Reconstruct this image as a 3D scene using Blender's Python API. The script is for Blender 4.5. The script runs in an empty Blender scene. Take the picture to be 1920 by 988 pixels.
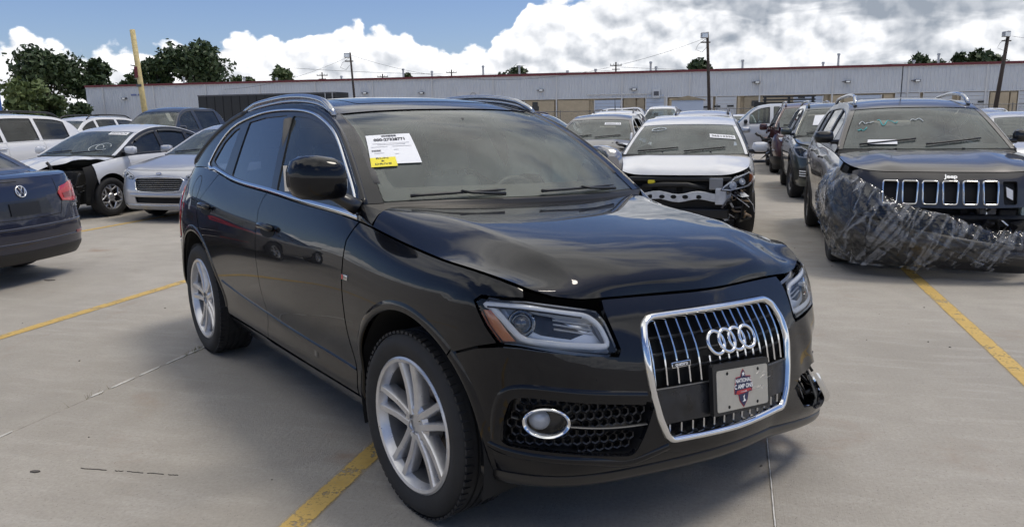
import bpy, bmesh, math, random
import numpy as np
from mathutils import Vector, Matrix
from mathutils.geometry import delaunay_2d_cdt
R = math.radians
PI = math.pi
SC = bpy.context.scene
COL = SC.collection
rnd = random.Random(7)

# ------------------------------------------------------------------ camera
cam_d = bpy.data.cameras.new('camera')
cam_d.sensor_width = 36.0
cam_d.lens = 1458 / 1920 * 36
cam_d.clip_start = 0.05
cam_d.clip_end = 3000
cam = bpy.data.objects.new('camera', cam_d)
COL.objects.link(cam)
cam.matrix_world = Matrix.Translation((0, 0, 1.5356)) @ Matrix.Rotation(PI / 2 - 0.1860, 4, 'X') @ Matrix.Rotation(-0.0150, 4, 'Z')
SC.camera = cam

# ------------------------------------------------------------------ exposure
SC.view_settings.view_transform = 'Standard'
SC.view_settings.look = 'None'
SC.view_settings.exposure = 0.37
SC.view_settings.gamma = 1.0
SC.view_settings.use_curve_mapping = False
SC.cycles.use_denoising = True
SC.cycles.adaptive_threshold = 0.03
SC.cycles.max_bounces = 10
SC.cycles.transparent_max_bounces = 24
SC.cycles.glossy_bounces = 5
SC.cycles.diffuse_bounces = 3
SC.cycles.caustics_reflective = False
SC.cycles.caustics_refractive = False

SUN_EL, SUN_AZ = 66.0, 80.0      # degrees; azimuth from +Y (ahead) towards +X (right)

# ------------------------------------------------------------------ node helpers
class S:
    """a socket with arithmetic"""
    def __init__(s, nt, k): s.nt, s.k = nt, k
    def _m(s, op, b=None, c=None):
        n = s.nt.nodes.new('ShaderNodeMath'); n.operation = op
        for i, v in enumerate((s, b, c)):
            if v is None: continue
            if isinstance(v, S): s.nt.links.new(v.k, n.inputs[i])
            else: n.inputs[i].default_value = v
        return S(s.nt, n.outputs[0])
    def __add__(s, b): return s._m('ADD', b)
    def __sub__(s, b): return s._m('SUBTRACT', b)
    def __mul__(s, b): return s._m('MULTIPLY', b)
    def __truediv__(s, b): return s._m('DIVIDE', b)
    def pw(s, b): return s._m('POWER', b)
    def mx(s, b): return s._m('MAXIMUM', b)
    def mn(s, b): return s._m('MINIMUM', b)
    def ab(s): return s._m('ABSOLUTE')
    def clip(s):
        r = s._m('ADD', 0.0); r.k.node.use_clamp = True; return r
    def ss(s, lo, hi, a=0.0, b=1.0):
        n = s.nt.nodes.new('ShaderNodeMapRange'); n.interpolation_type = 'SMOOTHSTEP'
        s.nt.links.new(s.k, n.inputs[0])
        for i, v in enumerate((lo, hi, a, b)): n.inputs[i + 1].default_value = v
        return S(s.nt, n.outputs[0])
    def lin(s, lo, hi, a=0.0, b=1.0):
        n = s.nt.nodes.new('ShaderNodeMapRange')
        s.nt.links.new(s.k, n.inputs[0])
        for i, v in enumerate((lo, hi, a, b)): n.inputs[i + 1].default_value = v
        return S(s.nt, n.outputs[0])

def put(nt, sock, v):
    if isinstance(v, S): nt.links.new(v.k, sock)
    elif v is not None:
        if isinstance(v, tuple) and len(v) == 3 and len(sock.default_value) == 4: v = (*v, 1)
        sock.default_value = v

def comb(nt, x, y, z):
    n = nt.nodes.new('ShaderNodeCombineXYZ')
    for i, v in enumerate((x, y, z)): put(nt, n.inputs[i], v)
    return S(nt, n.outputs[0])

def noise(nt, vec, scale, detail=4, rough=0.5, dist=0.0):
    n = nt.nodes.new('ShaderNodeTexNoise')
    n.inputs['Scale'].default_value = scale; n.inputs['Detail'].default_value = detail
    n.inputs['Roughness'].default_value = rough; n.inputs['Distortion'].default_value = dist
    if vec is not None: nt.links.new(vec.k, n.inputs['Vector'])
    return S(nt, n.outputs['Fac'])

def voro(nt, vec, scale, detail=0, rough=0.5, feature='F1', rand=1.0):
    n = nt.nodes.new('ShaderNodeTexVoronoi'); n.feature = feature
    n.inputs['Scale'].default_value = scale
    n.inputs['Randomness'].default_value = rand
    if feature != 'DISTANCE_TO_EDGE' or True:
        try:
            n.inputs['Detail'].default_value = detail; n.inputs['Roughness'].default_value = rough
        except Exception: pass
    if vec is not None: nt.links.new(vec.k, n.inputs['Vector'])
    return S(nt, n.outputs['Distance'])

def mixc(nt, f, a, b, mode='MIX'):
    n = nt.nodes.new('ShaderNodeMix'); n.data_type = 'RGBA'; n.blend_type = mode
    put(nt, n.inputs[0], f); put(nt, n.inputs[6], a); put(nt, n.inputs[7], b)
    return S(nt, n.outputs[2])

def ramp(nt, f, stops):
    n = nt.nodes.new('ShaderNodeValToRGB'); e = n.color_ramp.elements
    while len(e) > 1: e.remove(e[-1])
    for i, (p, c) in enumerate(stops):
        if isinstance(c, (int, float)): c = (c, c, c)
        k = e[0] if i == 0 else e.new(p)
        k.position = p; k.color = (*c[:3], 1)
    nt.links.new(f.k, n.inputs[0])
    return S(nt, n.outputs[0])

# ------------------------------------------------------------------ world: sky with cumulus
def make_world():
    w = bpy.data.worlds.new('World'); SC.world = w; w.use_nodes = True
    nt = w.node_tree; nt.nodes.clear()
    out = nt.nodes.new('ShaderNodeOutputWorld'); bg = nt.nodes.new('ShaderNodeBackground')
    nt.links.new(bg.outputs[0], out.inputs[0])
    sky = nt.nodes.new('ShaderNodeTexSky'); sky.sky_type = 'NISHITA'; sky.sun_disc = False
    sky.sun_elevation = R(SUN_EL); sky.sun_rotation = R(SUN_AZ)
    sky.air_density = 1.0; sky.dust_density = 0.6; sky.ozone_density = 2.2; sky.altitude = 100
    tc = nt.nodes.new('ShaderNodeTexCoord')
    sep = nt.nodes.new('ShaderNodeSeparateXYZ'); nt.links.new(tc.outputs['Generated'], sep.inputs[0])
    x, y, z = (S(nt, sep.outputs[i]) for i in range(3))
    az = x._m('ARCTAN2', y) * (180 / PI)                     # degrees, 0 ahead, + right
    el = z.mx(-1.0).mn(1.0)._m('ARCSINE') * (180 / PI)
    # low cumulus bank: outline height (degrees) along the azimuth
    prof = [(-180, 5), (-90, 6.5), (-60, 4.5), (-36, 3.4), (-32.6, 4.9), (-30.9, 6.2), (-29.5, 5.4), (-28.2, 4.5), (-26.5, 5.6), (-24, 5.5), (-21.5, 5.0),
            (-19.5, 5.7), (-17.6, 6.4), (-15.5, 6.0), (-13.5, 6.6), (-10, 7.1), (-7.5, 6.7), (-5.8, 6.2), (-5.2, 5.0), (-4.6, 4.8), (-3.2, 5.8), (-1.6, 5.9), (-0.6, 6.2),
            (0.5, 7.9), (2.0, 8.8), (4.5, 9.3), (9, 11), (14, 13), (24, 13), (40, 13), (90, 8), (180, 5)]
    hb = ramp(nt, (az + 180) / 360, [((a + 180) / 360, h / 20) for a, h in prof]) * 20
    def bank(da, de, dv, dn):
        p = comb(nt, az + da, (el + de) * 1.15, 0.0)
        big = voro(nt, p, 0.40, dv, 0.45)
        fine = noise(nt, p, 0.8, dn, 0.58)
        return big * -1.0 + fine * 0.62
    d0 = bank(0, 0, 2.6, 5)
    d1 = bank(0.30, 0.50, 1.6, 3)
    dens = (hb - el) * 1.0 + d0 * 1.75 + 0.42
    lowgate = el.ss(-3, 0.2)
    mask1 = dens.ss(0.0, 0.38)
    lit = (d0 - d1)
    depth = dens.ss(0.2, 3.2)
    shade = (lit * 0.62 + 0.99 - depth * 0.22).mx(0.46).mn(1.10)
    # broken grey and white layer on the right
    pr = comb(nt, az * 0.50, el * 1.5, 3.7)
    lay = noise(nt, pr, 0.26, 4, 0.52, 0.5)
    front = az.ss(4, 16) * az.ss(60, 110, 1, 0)
    greym = (lay + el.ss(5.6, 8.0) * az.ss(10, 17) * 0.18).ss(0.45, 0.62) * front
    shade = shade * (greym * -0.42 + 1.0)
    # high scattered clouds overhead (planar projection)
    zz = z.mx(0.06)
    hi = noise(nt, comb(nt, x / zz, y / zz, 0.0), 0.85, 5, 0.56, 0.35)
    hi2 = noise(nt, comb(nt, x / zz + 0.16, y / zz + 0.2, 0.0), 0.85, 3, 0.56, 0.35)
    hmask = (hi + el.ss(34, 58) * 0.13 + az.ss(-40, -5) * az.ss(45, 75, 1, 0) * 0.075).ss(0.50, 0.63) * el.ss(17, 25)
    hshade = ((hi2 - hi) * 2.0 + 0.80 - hi.ss(0.55, 0.8) * 0.34).mx(0.32).mn(1.05)
    blue = mixc(nt, 1.0, S(nt, sky.outputs[0]), (1.12, 1.18, 1.46, 1), 'MULTIPLY')
    def cl(sh, hi_c, lo_c):
        return mixc(nt, sh.lin(0.35, 1.0).clip(), lo_c, hi_c)
    c1 = cl(shade, (17.0, 17.0, 17.2), (4.4, 5.0, 5.9))
    c2 = cl(hshade, (19.0, 18.6, 18.0), (6.5, 6.8, 7.2))
    col = mixc(nt, hmask, blue, c2)
    col = mixc(nt, mask1 * lowgate, col, c1)
    put(nt, bg.inputs[0], col)
    bg.inputs[1].default_value = 0.060
    w.cycles.sampling_method = 'MANUAL'; w.cycles.sample_map_resolution = 512
make_world()

# ------------------------------------------------------------------ sun (veiled by thin cloud)
sd = bpy.data.lights.new('sun', 'SUN'); sd.energy = 1.35; sd.angle = R(16); sd.color = (1.0, 0.92, 0.80)
sun = bpy.data.objects.new('sun', sd); COL.objects.link(sun)
_sv = Vector((math.sin(R(SUN_AZ)) * math.cos(R(SUN_EL)), math.cos(R(SUN_AZ)) * math.cos(R(SUN_EL)), math.sin(R(SUN_EL))))
sun.rotation_euler = _sv.to_track_quat('Z', 'Y').to_euler()
# ------------------------------------------------------------------ materials
MATS = {}
def newmat(name):
    m = bpy.data.materials.new(name); m.use_nodes = True
    nt = m.node_tree; b = nt.nodes['Principled BSDF']
    return m, nt, b

def objco(nt, kind='Object'):
    n = nt.nodes.new('ShaderNodeTexCoord'); return S(nt, n.outputs[kind])

def bump(nt, b, h, dist=0.01, strength=1.0):
    n = nt.nodes.new('ShaderNodeBump'); n.inputs['Distance'].default_value = dist; n.inputs['Strength'].default_value = strength
    put(nt, n.inputs['Height'], h); nt.links.new(n.outputs[0], b.inputs['Normal'])

def mat(name, col=(.5, .5, .5), rough=.5, metal=0.0, coat=0.0, spec=0.5, var=0.0, vscale=6.0, bmp=0.0, bscale=80.0, emit=None, trans=0.0, alpha=1.0, rvar=0.0, coat_rough=.03):
    if name in MATS: return MATS[name]
    m, nt, b = newmat(name); MATS[name] = m
    b.inputs['Base Color'].default_value = (*col, 1)
    b.inputs['Roughness'].default_value = rough; b.inputs['Metallic'].default_value = metal
    b.inputs['Coat Weight'].default_value = coat; b.inputs['Coat Roughness'].default_value = coat_rough
    b.inputs['Specular IOR Level'].default_value = spec
    b.inputs['Transmission Weight'].default_value = trans
    co = None
    if var or bmp or rvar: co = objco(nt)
    if var:
        f = noise(nt, co, vscale, 6, .6).lin(.3, .7)
        put(nt, b.inputs['Base Color'], mixc(nt, f, tuple(c * (1 - var) for c in col), tuple(min(1, c * (1 + var)) for c in col)))
    if rvar:
        put(nt, b.inputs['Roughness'], noise(nt, co, vscale * 1.7, 5, .6).lin(.3, .7, max(.02, rough - rvar), rough + rvar))
    if bmp: bump(nt, b, noise(nt, co, bscale, 4, .6), bmp)
    if emit: 
        b.inputs['Emission Color'].default_value = (*emit[0], 1); b.inputs['Emission Strength'].default_value = emit[1]
    return m

def paint(name, col, metal=.25, flake=.35, dust=.10, dustc=(.30, .28, .25), rough=.32, coat_rough=.035, spec=None, ior=1.5):
    """car paint: base, clear coat, thin uneven road dust"""
    if name in MATS: return MATS[name]
    m, nt, b = newmat(name); MATS[name] = m
    co = objco(nt)
    d = noise(nt, co, 2.3, 7, .65).lin(.38, .75) * noise(nt, co, 34, 3, .6).lin(.25, .75) * dust
    sep = nt.nodes.new('ShaderNodeSeparateXYZ'); nt.links.new(co.k, sep.inputs[0])
    low = S(nt, sep.outputs[2]).ss(.15, .75, .30 if dust > .05 else .10, 0) * noise(nt, co, 9, 5, .6)
    d = (d + low * min(1, dust * 6)).clip()
    put(nt, b.inputs['Base Color'], mixc(nt, d, col, dustc))
    b.inputs['Metallic'].default_value = metal
    put(nt, b.inputs['Roughness'], d * .4 + rough)
    b.inputs['Coat Weight'].default_value = 1.0
    put(nt, b.inputs['Coat Roughness'], d * 1.1 + coat_rough)
    b.inputs['Coat IOR'].default_value = ior
    if spec is not None: b.inputs['Specular IOR Level'].default_value = spec
    bump(nt, b, noise(nt, co, 260, 2, .5), .00006)
    return m

def glass(name, tint=(.75, .82, .80), refl=1.0, rough=.0, dust=0.06, dc=(.46, .53, .50)):
    """thin sheet of window glass: tinted see-through plus a mirror image by Fresnel, faint dust"""
    if name in MATS: return MATS[name]
    m = bpy.data.materials.new(name); m.use_nodes = True; MATS[name] = m
    nt = m.node_tree; nt.nodes.clear()
    out = nt.nodes.new('ShaderNodeOutputMaterial')
    tr = nt.nodes.new('ShaderNodeBsdfTransparent'); tr.inputs[0].default_value = (*tint, 1)
    gl = nt.nodes.new('ShaderNodeBsdfGlossy'); gl.inputs['Roughness'].default_value = rough
    df = nt.nodes.new('ShaderNodeBsdfDiffuse'); df.inputs[0].default_value = (*dc, 1)
    fr = nt.nodes.new('ShaderNodeFresnel'); fr.inputs[0].default_value = 1.52
    mx = nt.nodes.new('ShaderNodeMixShader'); mx2 = nt.nodes.new('ShaderNodeMixShader')
    f = (S(nt, fr.outputs[0]) * 1.25 * refl).mn(1.0)
    put(nt, mx.inputs[0], f); nt.links.new(tr.outputs[0], mx.inputs[1]); nt.links.new(gl.outputs[0], mx.inputs[2])
    co = objco(nt)
    put(nt, mx2.inputs[0], noise(nt, co, 3.0, 6, .65).lin(.3, .75, dust * .4, dust * 1.6))
    nt.links.new(mx.outputs[0], mx2.inputs[1]); nt.links.new(df.outputs[0], mx2.inputs[2])
    nt.links.new(mx2.outputs[0], out.inputs[0])
    return m

def M_basic():
    mat('black_plastic', (.012, .012, .013), .42, bmp=.0004, bscale=400)
    mat('trim_black', (.008, .008, .009), .28, coat=.3)
    mat('dark_gap', (.004, .004, .004), .8)
    mat('under', (.010, .010, .010), .85)
    mat('rubber', (.016, .016, .017), .72, var=.35, vscale=9, bmp=.0006, bscale=160)
    mat('chrome', (.78, .79, .80), .07, 1.0)
    mat('satin', (.55, .56, .57), .22, 1.0)
    mat('alloy', (.62, .62, .63), .34, .75, coat=.4, rvar=.08, vscale=14, var=.10)
    mat('alloy_dark', (.07, .07, .075), .3, .8, coat=.5)
    mat('barrel', (.22, .22, .225), .45, .7)
    mat('disc', (.20, .17, .15), .42, .8, var=.3, vscale=20)
    mat('interior', (.07, .069, .066), .75)
    mat('seat_grey', (.16, .155, .145), .7, var=.1)
    mat('seat_dark', (.03, .03, .032), .6)
    mat('seat_beige', (.36, .32, .26), .7)
    mat('headliner', (.42, .41, .38), .9)
    mat('paper', (.80, .81, .83), .8)
    mat('yellow_paper', (.83, .72, .05), .7)
    mat('print', (.06, .06, .07), .8)
    mat('lens_amber', (.55, .13, .02), .15, coat=1.0)
    mat('lens_red', (.50, .012, .018), .12, coat=1.0)
    mat('lens_dark_red', (.22, .008, .012), .12, coat=1.0)
    mat('lens_white', (.62, .64, .66), .14, .6, coat=1.0)
    mat('reflector', (.62, .64, .67), .16, .9)
    mat('lamp_black', (.02, .02, .022), .25, .3)
    mat('white_badge', (.85, .85, .86), .2, .8)
    glass('clear_lens', (.97, .975, .98), .65, 0, .004)
    mat('lamp_bright', (.80, .83, .88), .28, .15, coat=.3)
    glass('windshield', (.74, .82, .78), 1.05, 0, .14)
    glass('side_glass', (.50, .56, .54), 1.1, 0, .05)
    glass('dark_glass', (.12, .13, .14), 1.1, 0, .03)
M_basic()
def m_(x): return MATS[x] if isinstance(x, str) else x

# ------------------------------------------------------------------ objects
def tag(o, label=None, cat=None, group=None, kind=None):
    if label: o['label'] = label
    if cat: o['category'] = cat
    if group: o['group'] = group
    if kind: o['kind'] = kind
    return o

def empty(name, loc=(0, 0, 0), rz=0.0, parent=None):
    o = bpy.data.objects.new(name, None); COL.objects.link(o)
    o.location = loc; o.rotation_euler = (0, 0, rz); o.empty_display_size = .2
    if parent: o.parent = parent
    return o

def obj(name, verts, faces, material, parent=None, smooth=False, normals=None, mats=None, fm=None, sharp=None):
    me = bpy.data.meshes.new(name)
    me.from_pydata([tuple(v) for v in verts], [], [tuple(f) for f in faces])
    for q in (mats or [material]): me.materials.append(m_(q))
    if fm is not None: me.polygons.foreach_set('material_index', fm)
    if smooth: me.polygons.foreach_set('use_smooth', [True] * len(me.polygons))
    if sharp is not None: me.set_sharp_from_angle(angle=R(sharp))
    if normals is not None: me.normals_split_custom_set_from_vertices([tuple(n) for n in normals])
    me.update()
    o = bpy.data.objects.new(name, me); COL.objects.link(o)
    if parent: o.parent = parent
    return o

class MB:
    """collects primitives, links them as ONE mesh object"""
    def __init__(s): s.v, s.f = [], []
    def add(s, v, f):
        n = len(s.v); s.v += [tuple(p) for p in v]; s.f += [tuple(i + n for i in q) for q in f]; return s
    def box(s, c, d, rz=0, bev=0.0, taper=1.0, rx=0, ry=0):
        hx, hy, hz = (k / 2 for k in d)
        M = Matrix.Translation(c) @ Matrix.Rotation(rz, 4, 'Z') @ Matrix.Rotation(ry, 4, 'Y') @ Matrix.Rotation(rx, 4, 'X')
        if bev <= 0:
            v = [(sx * hx * (taper if sz > 0 else 1), sy * hy * (taper if sz > 0 else 1), sz * hz) for sz in (-1, 1) for sx, sy in ((-1, -1), (1, -1), (1, 1), (-1, 1))]
            f = [(3, 2, 1, 0), (4, 5, 6, 7), (0, 1, 5, 4), (1, 2, 6, 5), (2, 3, 7, 6), (3, 0, 4, 7)]
        else:
            b = min(bev, hx * .99, hy * .99, hz * .99); v = []; f = []
            def ring(x, y, z, t): 
                return [(-x, -y + (0 if True else 0), z)]
            bm = bmesh.new(); bmesh.ops.create_cube(bm, size=1)
            for q in bm.verts:
                q.co = Vector((q.co.x * 2 * hx * (taper if q.co.z > 0 else 1), q.co.y * 2 * hy * (taper if q.co.z > 0 else 1), q.co.z * 2 * hz))
            bmesh.ops.bevel(bm, geom=bm.edges[:], offset=b, segments=2, affect='EDGES', profile=.6)
            bm.verts.index_update()
            v = [q.co.copy() for q in bm.verts]; f = [tuple(k.index for k in q.verts) for q in bm.faces]; bm.free()
        return s.add([M @ Vector(p) for p in v], f)
    def tube(s, pts, r, n=8, cap=True, closed=False, flat=1.0, up=(0, 0, 1)):
        pts = [Vector(p) for p in pts]; K = len(pts); rr = r if isinstance(r, (list, tuple)) else [r] * K
        V = []; 
        prevN = None
        for i, p in enumerate(pts):
            if closed: d = pts[(i + 1) % K] - pts[i - 1]
            else: d = pts[min(i + 1, K - 1)] - pts[max(i - 1, 0)]
            d.normalize()
            if prevN is None:
                u = Vector(up)
                if abs(u.dot(d)) > .95: u = Vector((1, 0, 0))
                nrm = (u - d * u.dot(d)).normalized()
            else:
                nrm = (prevN - d * prevN.dot(d)).normalized()
            prevN = nrm; b = d.cross(nrm)
            for k in range(n):
                a = 2 * PI * k / n
                V.append(p + nrm * (math.cos(a) * rr[i] * flat) + b * (math.sin(a) * rr[i]))
        F = []
        for i in range(K if closed else K - 1):
            j = (i + 1) % K
            for k in range(n):
                F.append((i * n + k, i * n + (k + 1) % n, j * n + (k + 1) % n, j * n + k))
        if cap and not closed:
            F.append(tuple(range(n - 1, -1, -1))); F.append(tuple((K - 1) * n + k for k in range(n)))
        return s.add(V, F)
    def lathe(s, prof, n=32, axis='Y', c=(0, 0, 0), close=True, a0=0, a1=2 * PI):
        """prof: (axial, radius); axis through c"""
        full = abs(a1 - a0 - 2 * PI) < 1e-6
        V = []; K = len(prof); m = n if full else n + 1
        for i in range(m):
            a = a0 + (a1 - a0) * i / n
            for (t, r) in prof:
                ca, sa = math.cos(a) * r, math.sin(a) * r
                if axis == 'Y': V.append((c[0] + ca, c[1] + t, c[2] + sa))
                elif axis == 'Z': V.append((c[0] + ca, c[1] + sa, c[2] + t))
                else: V.append((c[0] + t, c[1] + ca, c[2] + sa))
        F = []
        for i in range(n):
            j = (i + 1) % m
            for k in range(K - 1): F.append((i * K + k, j * K + k, j * K + k + 1, i * K + k + 1))
        return s.add(V, F)
    def prism(s, poly, d, M=None):
        """poly in (x,y), extruded to z=d; M places it"""
        n = len(poly); M = M or Matrix()
        v = [M @ Vector((x, y, 0)) for x, y in poly] + [M @ Vector((x, y, d)) for x, y in poly]
        f = [tuple(range(n - 1, -1, -1)), tuple(range(n, 2 * n))] + [(i, (i + 1) % n, (i + 1) % n + n, i + n) for i in range(n)]
        return s.add(v, f)
    def build(s, name, material, parent=None, smooth=False, sharp=None):
        return obj(name, s.v, s.f, material, parent, smooth or sharp is not None, sharp=sharp)

# ------------------------------------------------------------------ splines / polygons
def splmat(tk, ts, breaks=()):
    """matrix of natural cubic spline interpolation; breaks: knot indices with a crease"""
    tk = np.asarray(tk, float); ts = np.asarray(ts, float); n = len(tk)
    out = np.zeros((len(ts), n))
    cuts = [0] + sorted(b for b in breaks if 0 < b < n - 1) + [n - 1]
    for c0, c1 in zip(cuts[:-1], cuts[1:]):
        k = tk[c0:c1 + 1]; m = len(k); h = np.diff(k)
        lo = -1e9 if c0 == 0 else k[0]; hi = 1e9 if c1 == n - 1 else k[-1]
        sel = np.where((ts >= lo) & ((ts < hi) if c1 != n - 1 else (ts <= hi)))[0]
        if m == 2:
            u = (ts[sel] - k[0]) / h[0]
            out[sel, c0] = 1 - u; out[sel, c1] = u; continue
        A = np.eye(m); B = np.zeros((m, m))
        for i in range(1, m - 1):
            A[i, i - 1] = h[i - 1]; A[i, i] = 2 * (h[i - 1] + h[i]); A[i, i + 1] = h[i]
            B[i, i - 1] = 6 / h[i - 1]; B[i, i] = -6 / h[i - 1] - 6 / h[i]; B[i, i + 1] = 6 / h[i]
        D = np.linalg.solve(A, B)
        t = ts[sel]; i = np.clip(np.searchsorted(k, t, side='right') - 1, 0, m - 2)
        hh = h[i]; a = (k[i + 1] - t) / hh; b = 1 - a
        W = np.zeros((len(sel), m)); r = np.arange(len(sel))
        W[r, i] += a; W[r, i + 1] += b
        W += ((a ** 3 - a) * hh ** 2 / 6)[:, None] * D[i] + ((b ** 3 - b) * hh ** 2 / 6)[:, None] * D[i + 1]
        out[np.ix_(sel, range(c0, c1 + 1))] += W
    return out

def spl(pts, n, closed=False):
    """smooth curve through points -> n points (arc-ish parameter)"""
    P = np.array(pts, float)
    if closed: P = np.vstack([P[-3:], P, P[:3]])
    t = np.r_[0, np.cumsum(np.sqrt(np.linalg.norm(np.diff(P, axis=0), axis=1)))]
    a, b = (t[3], t[-3]) if closed else (t[0], t[-1])
    ts = np.linspace(a, b, n + 1)[:-1] if closed else np.linspace(a, b, n)
    return splmat(t, ts) @ P

def densify(poly, h):
    out = []
    n = len(poly)
    for i in range(n):
        a, b = poly[i], poly[(i + 1) % n]
        L = math.hypot(b[0] - a[0], b[1] - a[1]); k = max(1, int(round(L / h)))
        for j in range(k): out.append((a[0] + (b[0] - a[0]) * j / k, a[1] + (b[1] - a[1]) * j / k))
    return out

def rounded(poly, r, seg=5):
    """round the corners; r a number or list"""
    n = len(poly); out = []
    for i in range(n):
        p0, p, p1 = (Vector(poly[(i + k) % n]) for k in (-1, 0, 1))
        ri = r[i] if isinstance(r, (list, tuple)) else r
        a, b = p0 - p, p1 - p
        d = min(ri, a.length * .45, b.length * .45)
        if d < 1e-4: out.append(tuple(p)); continue
        A, B = p + a.normalized() * d, p + b.normalized() * d
        for k in range(seg + 1):
            t = k / seg
            q = A * (1 - t) ** 2 + p * 2 * t * (1 - t) + B * t * t
            out.append((q.x, q.y))
    return out

def parea(p):
    return sum(p[i][0] * p[(i + 1) % len(p)][1] - p[(i + 1) % len(p)][0] * p[i][1] for i in range(len(p))) / 2

def inset(poly, d):
    """shrink (d>0) a polygon along averaged edge normals"""
    n = len(poly); s = 1 if parea(poly) > 0 else -1; out = []
    for i in range(n):
        p0, p, p1 = (Vector(poly[(i + k) % n]) for k in (-1, 0, 1))
        a, b = (p - p0), (p1 - p)
        if a.length < 1e-9 or b.length < 1e-9: out.append(tuple(p)); continue
        a.normalize(); b.normalize()
        na, nb = Vector((-a.y, a.x)) * s, Vector((-b.y, b.x)) * s
        m = na + nb
        if m.length < .2: out.append(tuple(p)); continue
        m.normalize(); k = d / max(.35, m.dot(na))
        out.append((p.x + m.x * k, p.y + m.y * k))
    return out

def inside(poly, X, Y):
    P = np.array(poly); c = np.zeros(len(X), bool); j = len(P) - 1
    for i in range(len(P)):
        xi, yi, xj, yj = *P[i], *P[j]
        if yi != yj: c ^= ((yi > Y) != (yj > Y)) & (X < (xj - xi) * (Y - yi) / (yj - yi) + xi)
        j = i
    return c

def pdist(poly, X, Y):
    P = np.array(poly); d = np.full(len(X), 1e9)
    for i in range(len(P)):
        a = P[i]; b = P[(i + 1) % len(P)]; e = b - a; L = e @ e + 1e-12
        t = np.clip(((X - a[0]) * e[0] + (Y - a[1]) * e[1]) / L, 0, 1)
        d = np.minimum(d, np.hypot(X - a[0] - t * e[0], Y - a[1] - t * e[1]))
    return d

def patch(name, ev, outline, material, parent, holes=(), h=.03, off=0.0, thick=.012, gap=0.0, deform=None, scale=(1, 1), link=True):
    """panel: region of the surface ev(u,v,off) bounded by outline, with holes and turned-in edges"""
    if parea(outline) < 0: outline = outline[::-1]
    if gap: outline = inset(outline, gap)
    su, sv = scale
    o2 = densify([(u * su, v * sv) for u, v in outline], h)
    hs = [densify([(u * su, v * sv) for u, v in q], h) for q in holes]
    us = [p[0] for p in o2]; vs = [p[1] for p in o2]
    gx = np.arange(min(us) + h * .5, max(us), h); gy = np.arange(min(vs) + h * .5, max(vs), h * .87)
    if len(gx) and len(gy):
        X, Y = np.meshgrid(gx, gy); X = X + (np.arange(len(gy)) % 2)[:, None] * h * .5; X, Y = X.ravel(), Y.ravel()
        k = inside(o2, X, Y) & (pdist(o2, X, Y) > h * .45)
        for q in hs: k &= ~inside(q, X, Y) & (pdist(q, X, Y) > h * .45)
        X, Y = X[k], Y[k]
    else: X = Y = np.array([])
    pts = [Vector(p) for p in o2]; edges = []; loops = []
    def loop(n0, n): 
        loops.append(list(range(n0, n0 + n))); return [(n0 + i, n0 + (i + 1) % n) for i in range(n)]
    edges += loop(0, len(o2))
    for q in hs:
        n0 = len(pts); pts += [Vector(p) for p in q]; edges += loop(n0, len(q))
    pts += [Vector(p) for p in zip(X, Y)]
    rv, re, rf, ov, oe, of = delaunay_2d_cdt(pts, edges, [], 0, 1e-6)
    V = np.array([(p.x, p.y) for p in rv])
    F = np.array([f for f in rf if len(f) == 3])
    c = V[F].mean(1)
    k = inside(o2, c[:, 0], c[:, 1])
    for q in hs: k &= ~inside(q, c[:, 0], c[:, 1])
    F = F[k]
    P, N = ev(V[:, 0] / su, V[:, 1] / sv, off)
    if deform is not None: P = deform(P, N)
    f0 = F[len(F) // 2]
    def flip_needed():
        s = 0
        for t in range(0, len(F), max(1, len(F) // 15)):
            a, b, c_ = P[F[t]]; s += np.dot(np.cross(b - a, c_ - a), N[F[t][0]])
        return s < 0
    if flip_needed(): F = F[:, ::-1]
    if deform is not None:      # normals of the bent sheet
        fn = np.cross(P[F[:, 1]] - P[F[:, 0]], P[F[:, 2]] - P[F[:, 0]]); N = np.zeros_like(P)
        for j in range(3): np.add.at(N, F[:, j], fn)
        N /= np.linalg.norm(N, axis=1)[:, None] + 1e-12
    verts = [tuple(p) for p in P]; norms = [tuple(n) for n in N]; faces = [tuple(int(i) for i in f) for f in F]
    if thick:
        used = {}
        for f in faces:
            for i in range(3):
                e = (f[i], f[(i + 1) % 3]); used[e] = 1
        bnd = [e for e in used if (e[1], e[0]) not in used]
        for a, b in bnd:
            n0 = len(verts)
            A, B = P[a], P[b]; A2, B2 = A - N[a] * thick, B - N[b] * thick
            en = np.cross(N[a], B - A); L = np.linalg.norm(en) + 1e-12; en = -en / L
            verts += [tuple(A), tuple(B), tuple(B2), tuple(A2)]; norms += [tuple(en)] * 4
            faces.append((n0 + 1, n0, n0 + 3, n0 + 2))
    return obj(name, verts, faces, material, parent, True, norms)

def strip_along(name, ev, curve, width, mat_, parent, off=.004, thick=.006, closed=False, prof=None):
    """raised moulding along a curve in the (u,v) domain; width in metres, tube-like section"""
    C = np.array(curve); P, N = ev(C[:, 0], C[:, 1], off)
    K = len(P); V = []; F = []; sec = prof or [(-.5, -.004), (-.5, .3), (-.25, .85), (0, 1), (.25, .85), (.5, .3), (.5, -.004)]
    m = len(sec)
    for i in range(K):
        d = (P[(i + 1) % K] - P[i - 1]) if closed else P[min(i + 1, K - 1)] - P[max(i - 1, 0)]
        d = d / (np.linalg.norm(d) + 1e-12); b = np.cross(N[i], d); b /= np.linalg.norm(b) + 1e-12
        for s, t in sec: V.append(P[i] + b * (s * width) + N[i] * (t * thick))
    for i in range(K if closed else K - 1):
        j = (i + 1) % K
        for k in range(m - 1): F.append((i * m + k, i * m + k + 1, j * m + k + 1, j * m + k))
    if not closed: F += [tuple(range(m)), tuple((K - 1) * m + k for k in range(m - 1, -1, -1))]
    return obj(name, V, F, mat_, parent, True, sharp=50)

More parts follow.
